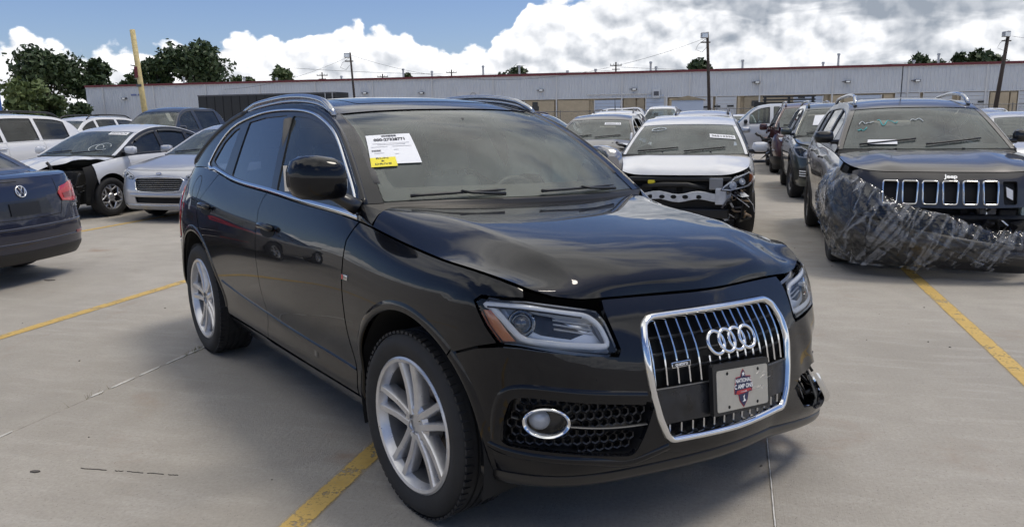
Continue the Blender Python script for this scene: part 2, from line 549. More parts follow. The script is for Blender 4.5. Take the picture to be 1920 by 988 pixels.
# ------------------------------------------------------------------ text as flat mesh
def text_mesh(s, size, bold=0.0):
    cu = bpy.data.curves.new('txt', 'FONT'); cu.body = s; cu.size = size; cu.align_x = 'CENTER'; cu.align_y = 'CENTER'
    cu.offset = bold; cu.resolution_u = 3
    o = bpy.data.objects.new('txt', cu); COL.objects.link(o)
    dg = bpy.context.evaluated_depsgraph_get(); me = o.evaluated_get(dg).to_mesh()
    v = [tuple(q.co) for q in me.vertices]; f = [tuple(p.vertices) for p in me.polygons]
    o.evaluated_get(dg).to_mesh_clear()
    bpy.data.objects.remove(o); bpy.data.curves.remove(cu)
    return v, f

def text_on(name, s, size, place, mat_, parent, bold=0.0, sx=1.0):
    """place(x,y)->3D point for the text's own coordinates"""
    v, f = text_mesh(s, size, bold)
    return obj(name, [place(a * sx, b) for a, b, _ in v], f, mat_, parent)

def frame_place(o, ux, uy):
    o, ux, uy = Vector(o), Vector(ux), Vector(uy)
    return lambda a, b: tuple(o + ux * a + uy * b)

def tri_grid(P, N):
    """(n,m,3) grid -> verts, faces, normals"""
    n, m = P.shape[:2]
    f = [(i * m + j, i * m + j + 1, (i + 1) * m + j + 1, (i + 1) * m + j) for i in range(n - 1) for j in range(m - 1)]
    return P.reshape(-1, 3), f, N.reshape(-1, 3)

def grid_normals(P):
    du = np.gradient(P, axis=0); dv = np.gradient(P, axis=1); n = np.cross(du, dv)
    return n / (np.linalg.norm(n, axis=2, keepdims=True) + 1e-12)
# ------------------------------------------------------------------ car surfaces
class Shell:
    """lower body skin as one sheet round the car: ev(a, z): a = distance along the plan outline from the
    middle of the nose (a>0 left side, a<0 right side), z = height"""
    def __init__(s, cols, crease=(), na=260, nw=90):
        # cols: [(x, y, [(off, z), ...])] from the middle of the nose round the left side to the middle of the tail
        pl = np.array([(c[0], c[1]) for c in cols], float)
        seg = np.linalg.norm(np.diff(pl, axis=0), axis=1); a = np.r_[0, np.cumsum(seg)]
        def mir(arr, sy): 
            return np.concatenate([sy * arr[3:0:-1], arr, sy * arr[-2:-5:-1]]) if False else None
        A = np.r_[-a[3:0:-1], a, 2 * a[-1] - a[-2:-5:-1]]
        PL = np.vstack([pl[3:0:-1] * (1, -1), pl, pl[-2:-5:-1] * (1, -1)])
        t = splmat(A, A + 1e-4) @ PL - splmat(A, A - 1e-4) @ PL
        t /= np.linalg.norm(t, axis=1)[:, None]
        nrm = np.stack([-t[:, 1], t[:, 0]], 1) * -1        # outward
        nrm = np.stack([t[:, 1], -t[:, 0]], 1)
        if nrm[3] @ np.array([1, 0]) < 0: nrm = -nrm
        secs = np.array([c[2] for c in cols], float)
        SE = np.concatenate([secs[3:0:-1], secs, secs[-2:-5:-1]])
        Q = np.zeros((len(A), secs.shape[1], 3))
        Q[..., 0] = PL[:, None, 0] + nrm[:, None, 0] * SE[..., 0]
        Q[..., 1] = PL[:, None, 1] + nrm[:, None, 1] * SE[..., 0]
        Q[..., 2] = SE[..., 1]
        Qc = Q[3:-3]
        ch = np.linalg.norm(np.diff(Qc, axis=1), axis=2).mean(0); tr = np.r_[0, np.cumsum(ch)]
        nt_ = 160; ts = np.linspace(0, tr[-1], nt_)
        Mr = splmat(tr, ts, crease)
        s.A = a[-1]; s.av = np.linspace(0, s.A, na)
        Ma = splmat(A, s.av)
        G = np.einsum('ac,crk,tr->atk', Ma, Q, Mr)
        # uniform fraction of height
        w = np.linspace(0, 1, nw); s.nw = nw
        H = np.zeros((na, nw, 3)); s.z0 = G[:, 0, 2].copy(); s.z1 = G[:, -1, 2].copy()
        for i in range(na):
            zz = np.maximum.accumulate(G[i, :, 2] + np.arange(nt_) * 1e-9)
            zt = s.z0[i] + (s.z1[i] - s.z0[i]) * w
            for k in range(3): H[i, :, k] = np.interp(zt, zz, G[i, :, k])
        H[0, :, 1] = 0; H[-1, :, 1] = 0
        s.G = H
        full = np.concatenate([H[3:0:-1] * (1, -1, 1), H, H[-2:-5:-1] * (1, -1, 1)])
        N = grid_normals(full)[3:-3]
        mid = na // 2
        if N[mid, nw // 2, 1] < 0: N = -N
        s.N = N
        s.plan = Ma @ PL
    def ax(s, x):        # side: x -> a
        i0 = int(np.argmax(s.plan[:, 1] > s.plan[:, 1].max() * .80)); i1 = len(s.av) - int(np.argmax((s.plan[:, 1] > s.plan[:, 1].max() * .80)[::-1]))
        return np.interp(-np.asarray(x, float), -s.plan[i0:i1, 0], s.av[i0:i1])
    def fy(s, y):        # front: y -> a (signed)
        k = int(np.argmax(s.plan[:, 1] > s.plan[:, 1].max() * .985)); y = np.asarray(y, float)
        return np.sign(y) * np.interp(np.abs(y), s.plan[:k, 1], s.av[:k])
    def ry(s, y):        # rear: y -> a (signed), passing through +-A
        k = len(s.av) - int(np.argmax((s.plan[:, 1] > s.plan[:, 1].max() * .985)[::-1])) - 1; y = np.asarray(y, float)
        return np.where(y >= 0, 1, -1) * np.interp(np.abs(y), s.plan[k:, 1][::-1], s.av[k:][::-1])
    def ev(s, a, z, off=0.0):
        a = np.asarray(a, float); z = np.asarray(z, float)
        over = np.abs(a) > s.A                            # wraps round the tail
        sg = np.where(a < 0, -1.0, 1.0) * np.where(over, -1.0, 1.0)
        aa = np.abs(a); aa = np.where(over, 2 * s.A - aa, aa)
        f = np.clip(aa / s.A * (len(s.av) - 1), 0, len(s.av) - 1.0001); i = f.astype(int); u = (f - i)[:, None]
        z0 = s.z0[i] * (1 - u[:, 0]) + s.z0[i + 1] * u[:, 0]; z1 = s.z1[i] * (1 - u[:, 0]) + s.z1[i + 1] * u[:, 0]
        g = np.clip((z - z0) / (z1 - z0), 0, 1) * (s.nw - 1); j = np.minimum(g.astype(int), s.nw - 2); v = (g - j)[:, None]
        def bl(T): return (T[i, j] * (1 - v) + T[i, j + 1] * v) * (1 - u) + (T[i + 1, j] * (1 - v) + T[i + 1, j + 1] * v) * u
        P = bl(s.G); N = bl(s.N); N /= np.linalg.norm(N, axis=1)[:, None]
        ex = np.minimum(0, z - z0)                         # straight down below the hem
        P = P.copy(); P[:, 2] += ex
        m = np.stack([np.ones_like(sg), sg, np.ones_like(sg)], 1)
        P = P * m; N = N * m
        return P + N * off, N
    def top(s, a):
        a = np.atleast_1d(np.asarray(a, float)); f = np.abs(a)
        z = np.interp(f, s.av, s.z1); P, N = s.ev(a, z); return P

class House:
    """greenhouse: cantrail in side view + tumblehome"""
    def __init__(s, sh, can, tumble=.45, curv=.12, bow=((0, .14), (1, -.1)), crown=((0, .02), (.5, .05), (1, .02)), npow=2.4, ztop=None, wtop=None, inx=None):
        s.sh = sh
        c = np.array(can, float)
        t = np.r_[0, np.cumsum(np.linalg.norm(np.diff(c, axis=0), axis=1))]
        s.t = t; s.L = t[-1]
        s.qs = np.linspace(0, 1, 241); C = splmat(t, s.qs * s.L) @ c
        s.cx, s.cz = C[:, 0], C[:, 1]
        s.tumble, s.curv = tumble, curv
        xs = np.linspace(c[:, 0].min() - .3, c[:, 0].max() + .3, 200); s.xs = xs
        a = sh.ax(xs); T = sh.top(a)
        w = np.abs(T[:, 1]); zt = T[:, 2]
        s.wt = w if wtop is None else np.interp(xs, [p[0] for p in wtop], [p[1] for p in wtop])
        s.zt = zt if ztop is None else np.interp(xs, [p[0] for p in ztop], [p[1] for p in ztop])
        s.bow = bow; s.crown = crown; s.npow = npow
        s.cy = s.W(s.cx, s.cz)
    def W(s, x, z):
        w = np.interp(x, s.xs, s.wt); z0 = np.interp(x, s.xs, s.zt); d = np.asarray(z) - z0
        return w - s.tumble * d - s.curv * d * np.abs(d)
    def side(s, sg, extra=0.0):
        def ev(x, z, off=0.0):
            x = np.asarray(x, float); z = np.asarray(z, float); e = 1e-3
            y = s.W(x, z); fx = (s.W(x + e, z) - s.W(x - e, z)) / (2 * e); fz = (s.W(x, z + e) - s.W(x, z - e)) / (2 * e)
            N = np.stack([-fx, np.ones_like(x), -fz], 1); N /= np.linalg.norm(N, axis=1)[:, None]
            P = np.stack([x, y, z], 1) + N * (off + extra)
            return P * (1, sg, 1), N * (1, sg, 1)
        return ev
    def raw(s, q, v):
        x = np.interp(q, s.qs, s.cx); y = np.interp(q, s.qs, s.cy); z = np.interp(q, s.qs, s.cz)
        b = splmat([p[0] for p in s.bow], q) @ np.array([p[1] for p in s.bow]); c = splmat([p[0] for p in s.crown], q) @ np.array([p[1] for p in s.crown])
        k = np.clip(np.abs(v), 0, 1)
        return np.stack([x + b * (1 - k ** 2), y * v, z + c * (1 - k ** s.npow)], 1)
    def topev(s, q, v, off=0.0):
        q = np.asarray(q, float); v = np.asarray(v, float); e = 4e-3
        P = s.raw(q, v); du = s.raw(np.clip(q + e, 0, 1), v) - s.raw(np.clip(q - e, 0, 1), v); dv = s.raw(q, v + e) - s.raw(q, v - e)
        N = np.cross(du, dv); N /= np.linalg.norm(N, axis=1)[:, None] + 1e-12
        N = np.where(N[:, 2:3] < 0, -N, N)
        return P + N * off, N
    def q_of_x(s, x, rear=False):
        return float(np.interp(-x, -s.cx, s.qs))
    def zc(s, x): return np.interp(-np.asarray(x, float), -s.cx, s.cz)
    def belt(s, x): return np.interp(x, s.xs, s.zt)

def coons(c0, c1, d0, d1, n, m, crown=0.0, pw=4):
    """c0(u),c1(u): opposite edges; d0(v),d1(v): the other two; arrays already sampled n / m points"""
    c0, c1, d0, d1 = (np.asarray(k, float) for k in (c0, c1, d0, d1))
    u = np.linspace(0, 1, n)[:, None, None]; v = np.linspace(0, 1, m)[None, :, None]
    P = (1 - v) * c0[:, None] + v * c1[:, None] + (1 - u) * d0[None] + u * d1[None] - ((1 - u) * (1 - v) * c0[0] + u * (1 - v) * c0[-1] + (1 - u) * v * c1[0] + u * v * c1[-1])
    P[..., 2] += crown * (1 - np.abs(2 * u[..., 0] - 1) ** pw) * (1 - np.abs(2 * v[..., 0] - 1) ** pw)
    return P

def sheet(name, P, material, parent, up=(0, 0, 1), thick=0.0):
    N = grid_normals(P)
    if (N.reshape(-1, 3) @ np.array(up)).mean() < 0: N = -N; fl = True
    else: fl = False
    v, f, n = tri_grid(P, N)
    a, b, c = v[f[0][0]], v[f[0][1]], v[f[0][2]]
    if np.dot(np.cross(b - a, c - a), n[f[0][0]]) < 0: f = [q[::-1] for q in f]
    v = list(map(tuple, v)); n = list(map(tuple, n))
    if thick:
        nu, nv = P.shape[:2]
        ring = [(i, 0) for i in range(nu)] + [(nu - 1, j) for j in range(1, nv)] + [(i, nv - 1) for i in range(nu - 2, -1, -1)] + [(0, j) for j in range(nv - 2, 0, -1)]
        cen = P.reshape(-1, 3).mean(0)
        for k in range(len(ring)):
            (i, j), (i2, j2) = ring[k], ring[(k + 1) % len(ring)]
            A, B = P[i, j], P[i2, j2]; n0 = len(v)
            A2, B2 = A - N[i, j] * thick, B - N[i2, j2] * thick
            e = np.cross(B - A, N[i, j]); e /= np.linalg.norm(e) + 1e-12
            if e @ (A - cen) < 0: e = -e; q = (n0, n0 + 3, n0 + 2, n0 + 1)
            else: q = (n0, n0 + 1, n0 + 2, n0 + 3)
            v += [tuple(A), tuple(B), tuple(B2), tuple(A2)]; n += [tuple(e)] * 4; f.append(q)
    return obj(name, v, f, material, parent, True, n)

# ------------------------------------------------------------------ wheels
def rim_double(r, n=5, depth=.10):
    """five pairs of slim spokes; face towards +y"""
    mb = MB()
    mb.lathe([(.03, r), (.045, r + .004), (.05, r - .004), (.046, r - .016), (.035, r - .022), (.010, r - .030)], 56)
    R1 = r - .018; hub = .075
    for k in range(n):
        a0 = 2 * PI * k / n + PI / 2
        for sg in (-1, 1):
            # centre line of one spoke: leaves the hub together, opens outwards
            pts = []; 
            for i in range(6):
                t = i / 5; rr = hub * .55 + (R1 - hub * .55) * t
                ang = a0 + sg * (.20 + .03 * t - .012 * math.sin(PI * t)) * (1 - .0 * t)
                tang = .019 + .024 * t
                wdt = .033 - .002 * t
                pts.append((rr, a0, sg * tang, wdt, .040 - .022 * (1 - abs(2 * t - 1)) * .4 - .012 * (1 - t)))
            V = []; 
            for rr, a, off, w, y in pts:
                er = Vector((math.cos(a), 0, math.sin(a))); et = Vector((-math.sin(a), 0, math.cos(a)))
                c = er * math.sqrt(max(rr * rr - off * off, 1e-6)) + et * off
                for (dw, dy) in ((-.5, -.055), (-.5, -.008), (-.34, 0), (.34, 0), (.5, -.008), (.5, -.055)):
                    V.append(c + et * (dw * w) + Vector((0, y + dy, 0)))
            F = []
            for i in range(5):
                for j in range(5): F.append((i * 6 + j, i * 6 + j + 1, (i + 1) * 6 + j + 1, (i + 1) * 6 + j))
            mb.add(V, F)
    mb.lathe([(-.05, .001), (-.05, hub + .014), (.012, hub + .010), (.026, hub - .012), (.024, .046), (.018, .040), (.018, .001)], 32)
    return mb

def rim_spokes(r, n=7, w=.05, tw=.0, dish=.03):
    mb = MB()
    mb.lathe([(.02, r), (.036, r + .003), (.038, r - .012), (.02, r - .022), (.0, r - .028)], 40)
    for k in range(n):
        a = 2 * PI * k / n + PI / 2; er = Vector((math.cos(a), 0, math.sin(a))); et = Vector((-math.sin(a), 0, math.cos(a)))
        V = []
        for rr, y, ww in ((.03, .02, w * .9), (r * .5, .02 + dish * .6, w * .8), (r - .012, .02, w * 1.15)):
            for dw, dy in ((-.5, -.04), (-.5, -.008), (-.25, 0), (.25, 0), (.5, -.008), (.5, -.04)):
                V.append(er * rr + et * (dw * ww + tw * rr) + Vector((0, y + dy, 0)))
        F = [(i * 6 + j, i * 6 + j + 1, (i + 1) * 6 + j + 1, (i + 1) * 6 + j) for i in range(2) for j in range(5)]
        mb.add(V, F)
    mb.lathe([(-.04, .001), (-.04, .075), (.02, .07), (.034, .055), (.034, .001)], 20)
    return mb

def rim_honey(r, n=5):
    """bright Y-spokes over dark cells"""
    mb = rim_spokes(r, n, .035, 0, .02)
    for k in range(n):
        for sg in (-1, 1):
            a = 2 * PI * k / n + PI / 2
            p0 = Vector((math.cos(a), 0, math.sin(a))) * (r * .55) + Vector((0, .035, 0))
            b = a + sg * PI / n * .82
            p1 = Vector((math.cos(b), 0, math.sin(b))) * (r * .93) + Vector((0, .03, 0))
            mb.tube([p0, (p0 + p1) / 2 + Vector((0, .006, 0)), p1], .014, 6)
    return mb

WHEEL_CACHE = {}
def wheel(parent, loc, side, Rt, rr, width, style='spokes', rim_mat='alloy', steer=0.0, hd=False, disc=True, spin=0.0):
    """a wheel (part) > tyre, rim, brake disc, centre cap; face away from the car"""
    key = (Rt, rr, width, style, hd)
    w = empty('wheel', loc, (0 if side > 0 else PI) + steer, parent)
    if key not in WHEEL_CACHE:
        hw = width / 2; n = 72 if hd else 36
        ty = MB()
        prof = [(hw - .045, rr - .012), (hw - .012, rr), (hw - .006, rr + .012), (hw + .004, rr + (Rt - rr) * .45), (hw - .002, rr + (Rt - rr) * .72), (hw - .016, Rt - .014), (hw - .034, Rt - .004)]
        gr = []
        if hd:
            for c in (.055, .018, -.018, -.055):
                gr += [(c + .006, Rt), (c + .0055, Rt - .007), (c - .0055, Rt - .007), (c - .006, Rt)]
        else: gr = [(0, Rt)]
        prof = prof + gr + [(-a, r_) for a, r_ in prof[::-1]]
        ty.lathe(prof, n)
        if hd:   # tread blocks: shallow sipes at the shoulders
            for i in range(72):
                a = 2 * PI * i / 72
                for sgn in (1, -1):
                    e = Vector((math.cos(a), 0, math.sin(a)))
                    ty.box(e * (Rt - .0035) + Vector((0, sgn * (hw - .030), 0)), (.010, .030, .020), 0, 0, 1, 0, -a)
        tm = ty.build('tyre', 'rubber', None, sharp=40)
        rb = {'double': rim_double, 'honey': rim_honey}.get(style)
        if rb: rb = rb(rr - .004)
        else: rb = rim_spokes(rr - .004, int(style[6:] or 7) if style.startswith('spokes') else 7, .05 if style != 'spokes10' else .032)
        rm = rb.build('rim', rim_mat, None, sharp=35)
        dm = MB().lathe([(-.075, .05), (-.060, .06), (-.060, rr * .72), (-.085, rr * .72), (-.085, .06)], 40).lathe([(-.14, .001), (-.14, rr * .9), (-.135, rr * .9)], 30)
        bm_ = MB().lathe([(.012, rr - .033), (-.03, rr - .040), (-.10, rr - .048), (-.16, rr - .022)], 44).build('rim_barrel', 'barrel', None, smooth=True)
        dm = dm.build('brake_disc', 'disc', None, sharp=40)
        ms = (tm.data, rm.data, dm.data, bm_.data)
        for o in (tm, rm, dm, bm_): bpy.data.objects.remove(o)
        # lift the rim face near the tyre's outer wall
        WHEEL_CACHE[key] = ms
    tm, rm, dm, bm_ = WHEEL_CACHE[key]; hw = width / 2
    def add(nm, me, y=0.0, mt=None, par=w):
        if mt and me.materials[0] != m_(mt): me = me.copy(); me.materials[0] = m_(mt)
        o = bpy.data.objects.new(nm, me); COL.objects.link(o); o.parent = par; o.location = (0, y, 0); o.rotation_euler = (0, spin, 0); return o
    add('tyre', tm); add('rim', rm, hw - .055, rim_mat); add('rim_barrel', bm_, hw - .055)
    if disc: add('brake_disc', dm, hw - .06)
    return w

# ------------------------------------------------------------------ seats etc.
def seat(parent, x, y, z, material, w=.50, back=.62, rec=.36, head=True):
    p = empty('seat', (x, y, z), 0, parent)
    mb = MB(); mb.box((.02, 0, .06), (.50, w, .15), bev=.05, ry=-.12)
    mb.box((.12, w * .42, .10), (.36, .08, .10), bev=.035); mb.box((.12, -w * .42, .10), (.36, .08, .10), bev=.035)
    mb.build('cushion', material, p, sharp=60)
    c, s_ = math.cos(rec), math.sin(rec)
    def bp(u, t): return (-.22 - s_ * u + c * t, 0, .10 + c * u + s_ * t)
    mb = MB(); b = bp(back / 2, 0); mb.box(b, (.13, w * .96, back), bev=.055, ry=-rec, taper=.82)
    for sg in (-1, 1):
        q = bp(back * .42, .05); mb.box((q[0], sg * w * .40, q[2]), (.09, .09, back * .72), bev=.035, ry=-rec)
    mb.build('seat_back', material, p, sharp=60)
    if head:
        q = bp(back + .12, .03); mb = MB(); mb.box(q, (.10, .27, .19), bev=.045, ry=-rec)
        for sg in (-1, 1):
            a, d = bp(back - .03, 0), bp(back + .1, .02)
            mb.tube([(a[0], sg * .06, a[2]), (d[0], sg * .06, d[2])], .007, 6)
        mb.build('headrest', material, p, sharp=60)
    return p

def steering(parent, loc, r=.185, tilt=.42, material='seat_dark'):
    p = empty('steering_wheel', loc, 0, parent)
    M = Matrix.Rotation(-tilt, 4, 'Y')
    mb = MB(); mb.tube([M @ Vector((0, math.cos(a) * r, math.sin(a) * r)) for a in np.linspace(0, 2 * PI, 33)[:-1]], .017, 8, closed=True)
    for a in (0, PI, -PI / 2):
        mb.tube([M @ Vector((0, math.cos(a) * .04, math.sin(a) * .04)), M @ Vector((0, math.cos(a) * r, math.sin(a) * r))], .016, 6)
    mb.build('wheel_rim', material, p, smooth=True)
    mb = MB(); mb.lathe([(-.02, .07), (.02, .06), (.03, .001)], 16, 'X'); mb.v = [tuple(M @ Vector(v)) for v in mb.v]
    mb.build('hub', material, p, sharp=40)
    return p
# ------------------------------------------------------------------ the black SUV: surfaces
def audi_surfaces():
    sideR = lambda z8, o8, dz=0: [(-.10, .27), (-.052, .345), (-.050, .45), (-.024, .58), (-.003, .73), (0, .865), (-.010, .955 + dz), (-.034, 1.035 + dz), (o8, z8)]
    cols = [
        (.800, 0, [(-.05, .26), (0, .33), (.02, .42), (.015, .52), (0, .62), (-.03, .73), (-.085, .82), (-.115, .87), (-.150, .905)]),
        (.775, .28, [(-.05, .26), (0, .33), (.02, .42), (.015, .52), (0, .62), (-.028, .73), (-.080, .82), (-.110, .87), (-.145, .908)]),
        (.735, .52, [(-.05, .265), (0, .335), (.018, .42), (.013, .52), (0, .62), (-.02, .73), (-.060, .82), (-.090, .87), (-.125, .912)]),
        (.66, .735, [(-.055, .27), (-.005, .34), (.010, .44), (.010, .54), (0, .64), (-.006, .74), (-.028, .83), (-.055, .885), (-.095, .928)]),
        (.52, .875, [(-.06, .275), (-.02, .35), (0, .45), (.002, .55), (.001, .66), (0, .78), (-.012, .88), (-.036, .945), (-.075, .985)]),
        (.30, .925, [(-.08, .275), (-.03, .35), (-.01, .45), (0, .56), (.004, .70), (.002, .84), (-.010, .93), (-.034, .985), (-.070, 1.026)]),
        (0, .94, [(-.09, .275), (-.04, .35), (-.02, .45), (.002, .57), (.008, .72), (.004, .86), (-.010, .945), (-.035, 1.0), (-.080, 1.052)]),
        (-.50, .945, sideR(1.115, -.078)),
        (-1.05, .947, sideR(1.137, -.078)),
        (-1.60, .947, sideR(1.160, -.084)),
        (-2.25, .947, [(-.09, .275), (-.045, .35), (-.035, .45), (-.012, .58), (.003, .73), (.004, .865), (-.006, .965), (-.036, 1.06), (-.098, 1.185)]),
        (-2.80, .945, [(-.09, .29), (-.03, .36), (-.015, .46), (.004, .58), (.010, .73), (.005, .87), (-.008, .975), (-.045, 1.09), (-.125, 1.235)]),
        (-3.20, .925, [(-.08, .30), (-.02, .37), (0, .47), (.003, .59), (.004, .73), (0, .87), (-.014, .98), (-.055, 1.09), (-.125, 1.225)]),
        (-3.52, .83, [(-.08, .31), (-.02, .38), (.01, .48), (.01, .60), (0, .73), (-.01, .87), (-.03, .98), (-.075, 1.08), (-.13, 1.19)]),
        (-3.70, .60, [(-.08, .31), (-.02, .38), (.01, .48), (.01, .60), (-.02, .73), (-.03, .87), (-.05, .98), (-.09, 1.07), (-.14, 1.165)]),
        (-3.75, .30, [(-.08, .31), (-.02, .38), (.01, .48), (.01, .60), (-.03, .73), (-.04, .87), (-.06, .98), (-.10, 1.07), (-.15, 1.16)]),
        (-3.76, 0, [(-.08, .31), (-.02, .38), (.01, .48), (.01, .60), (-.03, .73), (-.04, .87), (-.06, .98), (-.10, 1.07), (-.15, 1.16)]),
    ]
    sh = Shell(cols, crease=(6,), na=520, nw=150)
    can = [(-.500, 1.180), (-.62, 1.265), (-.80, 1.378), (-.985, 1.475), (-1.15, 1.538), (-1.35, 1.588), (-1.60, 1.615), (-1.90, 1.620), (-2.2, 1.605), (-2.5, 1.572), (-2.72, 1.515), (-2.92, 1.43), (-3.10, 1.325), (-3.24, 1.225)]
    ho = House(sh, can, tumble=.44, curv=.12, bow=((0, .15), (.25, .06), (.5, 0), (.75, -.05), (1, -.26)), crown=((0, .006), (.28, .028), (.5, .042), (.8, .03), (1, .0)), npow=2.6)
    return sh, ho
# ------------------------------------------------------------------ the black SUV in front
paint('black_paint', (.0028, .0034, .0055), .0, dust=.014, rough=.35, coat_rough=.006, spec=.04, ior=1.40)
mat('plate_steel', (.50, .49, .45), .34, .55, var=.06, vscale=30, bmp=.0008, bscale=18)
mat('navy', (.012, .018, .07), .4); mat('crest_red', (.42, .03, .04), .4); mat('crest_white', (.85, .85, .85), .4)
mat('smudged_plastic', (.016, .017, .020), .36, var=.75, vscale=11, rvar=.15)
mat('cloth_airbag', (.55, .66, .64), .9, var=.1, vscale=8)

def arc(cx, r, a0, a1, n=22, cz=.368):
    return [(cx + r * math.cos(R(a0 + (a1 - a0) * i / n)), cz + r * math.sin(R(a0 + (a1 - a0) * i / n))) for i in range(n + 1)]

def build_audi():
    root = empty('parked_suv', (.3393, 3.4006, 0), -.9308)
    tag(root, 'glossy black SUV with crumpled nose, chrome grille and auction sticker on its windshield', 'car')
    sh, ho = audi_surfaces()
    BP = 'black_paint'; h = .03
    WB = 2.807
    A = lambda x: float(sh.ax(x)); Y = lambda y: float(sh.fy(y))
    zt = lambda a: float(np.interp(abs(a), sh.av, sh.z1)); zb = lambda a: float(np.interp(abs(a), sh.av, sh.z0))
    sx = lambda pts: [(A(x), z) for x, z in pts]
    def side(name, pts, s, **k):
        return patch(name, sh.ev, [(s * a, z) for a, z in pts], k.pop('m', BP), k.pop('parent', root), h=k.pop('h', h), holes=[[(s * a, z) for a, z in q] for q in k.pop('holes', [])], **k)
    topline = lambda x0, x1, n=14, d=0: [(A(x), zt(A(x)) - d) for x in np.linspace(x0, x1, n)]
    ARF, ARR = .463, .468

    # ---- dark body underneath the panels
    for s in (1, -1):
        bot = []
        o = [(1.066, zb(1.066) + .02)] if A(.45) > 1.066 else []
        o += sx(arc(0, ARF + .012, 0, 180, 18)) + [(A(x), zb(A(x)) + .01) for x in np.linspace(-.5, -WB + .5, 8)]
        o += sx(arc(-WB, ARR + .012, 0, 180, 18)) + [(a, zb(a) + .02) for a in np.linspace(A(-WB - .5), sh.A, 7)]
        o += [(a, zt(a) - .006) for a in np.linspace(sh.A, 1.066, 50)]
        side('inner_body', o, s, m='dark_gap', off=-.016, thick=0, h=.07)

    MB().box((.40, 0, .62), (.06, 1.62, .66), bev=.02).build('front_core', 'dark_gap', root)
    # ---- headlight, grille and lamp-pod outlines
    HL = [(1.047, .919), (1.030, .932), (.854, .925), (.603, .886), (.572, .878), (.546, .844), (.520, .752), (.534, .740), (.717, .766), (.876, .785), (.942, .787), (.992, .843)]
    GR = [(.0, .852), (.345, .848), (.388, .826), (.410, .76), (.412, .68), (.398, .58), (.375, .49), (.345, .425), (.318, .405), (.0, .400)]
    GRf = [(Y(y), z) for y, z in GR] + [(-Y(y), z) for y, z in GR[-2:0:-1]]
    GRf = rounded(GRf, .02, 3)
    POD = rounded([(.905, .604), (.785, .611), (.626, .598), (.385, .560), (.430, .461), (.478, .378), (.592, .395), (.751, .418), (.925, .432), (.948, .452), (.930, .535)], .03, 4)

    # ---- front bumper: runs up between the lamps to the bonnet edge
    half = [(a, zt(a) - .006) for a in np.linspace(.0, .53, 10)] + [(.535, .880), (.530, .846), (.506, .750), (.520, .727), (.717, .752), (.876, .771), (.945, .772), (1.036, .760), (A(.322), .724)]
    half += sx(arc(0, ARF, 50, -9, 14)) + [(a, zb(a) + .004) for a in np.linspace(A(.44), 0, 18)]
    tear = [(-q[0], q[1]) for q in half[1:-1]]
    out = half + tear[::-1]
    rr_ = random.Random(4)
    rip = [(-.45, .47), (-.52, .505), (-.62, .515), (-.74, .525), (-.86, .520), (-.96, .515), (-1.02, .47), (-1.0, .40), (-.92, .375), (-.84, .36), (-.78, .375), (-.70, .355), (-.62, .36), (-.54, .375), (-.48, .40)]
    rip = [(-x, y) for x, y in densify([(-a, z) for a, z in rip], .03)]
    rip = [(-(abs(a) + rr_.uniform(-.008, .008)), z + rr_.uniform(-.008, .008)) for a, z in rip]
    rip = [(abs(a), z) for a, z in rip]          # the torn side is the car's left (a > 0)
    def crush(P, N):
        P = P.copy()
        # left corner pushed back and dented, right side sound
        w = np.sin(P[:, 2] * 24 + P[:, 1] * 13) * np.sin(P[:, 1] * 19 - P[:, 2] * 11)
        P += N * (w * .011 * np.clip((P[:, 1] - .45) / .2, 0, 1) * np.exp(-((P[:, 2] - .60) / .16) ** 2) * (P[:, 0] > .2))[:, None]
        return P
    bump_ = patch('front_bumper', sh.ev, out, BP, root, holes=[inset(GRf, -.004), [(-a, z) for a, z in POD], rip], h=.026, deform=crush, thick=.02)
    # crease line of the bumper above the lamp pods, lip along the chin
    for s in (1, -1):
        if s < 0:
            c = spl([(.965, .45), (.955, .55), (.925, .612), (.86, .632), (.70, .618), (.42, .582)], 30)
            strip_along('pod_brow', sh.ev, [(s * a, z) for a, z in c], .055, BP, bump_, off=-.004, thick=.010, prof=[(-.5, 0), (-.25, .35), (-.05, .9), (.1, 1), (.3, .6), (.5, 0)])
            c = spl([(1.0, .428), (.93, .410), (.75, .392), (.60, .372), (.50, .352), (.40, .372), (.33, .39)], 30)
            strip_along('chin_crease', sh.ev, [(s * a, z) for a, z in c], .030, BP, bump_, off=-.003, thick=.010)
    c = [(a, zb(a) + .035 + .012 * math.cos(a * 3)) for a in np.linspace(-A(.42), A(.42), 60)]
    strip_along('chin_lip', sh.ev, c, .062, 'trim_black', bump_, off=-.004, thick=.020)

    # ---- lamp pod (right): recessed honeycomb, ring, lamp, bar
    def pod(s):
        p = patch('lamp_pod', sh.ev, [(s * a, z) for a, z in inset(POD, -.004)], 'trim_black', root, off=-.060, thick=0, h=.04)
        # side walls
        P0, N0 = sh.ev(np.array([s * a for a, z in POD]), np.array([z for a, z in POD]), -.004); P1, _ = sh.ev(np.array([s * a for a, z in POD]), np.array([z for a, z in POD]), -.062)
        n = len(POD); V = list(map(tuple, P0)) + list(map(tuple, P1)); F = [(i, (i + 1) % n, n + (i + 1) % n, n + i) for i in range(n)]
        obj('pod_wall', V, F, 'black_plastic', p, True)
        # honeycomb cells
        mb = MB(); c = .0195; hexr = c; done = set()
        nz = 0
        gx = np.arange(.36, .99, hexr * math.sqrt(3)); gz = np.arange(.36, .63, hexr * 1.5)
        cells = [(x + (hexr * math.sqrt(3) / 2 if j % 2 else 0), z) for j, z in enumerate(gz) for x in gx]
        cx = np.array(cells); k = inside(POD, cx[:, 0], cx[:, 1]) & (pdist(POD, cx[:, 0], cx[:, 1]) > .009)
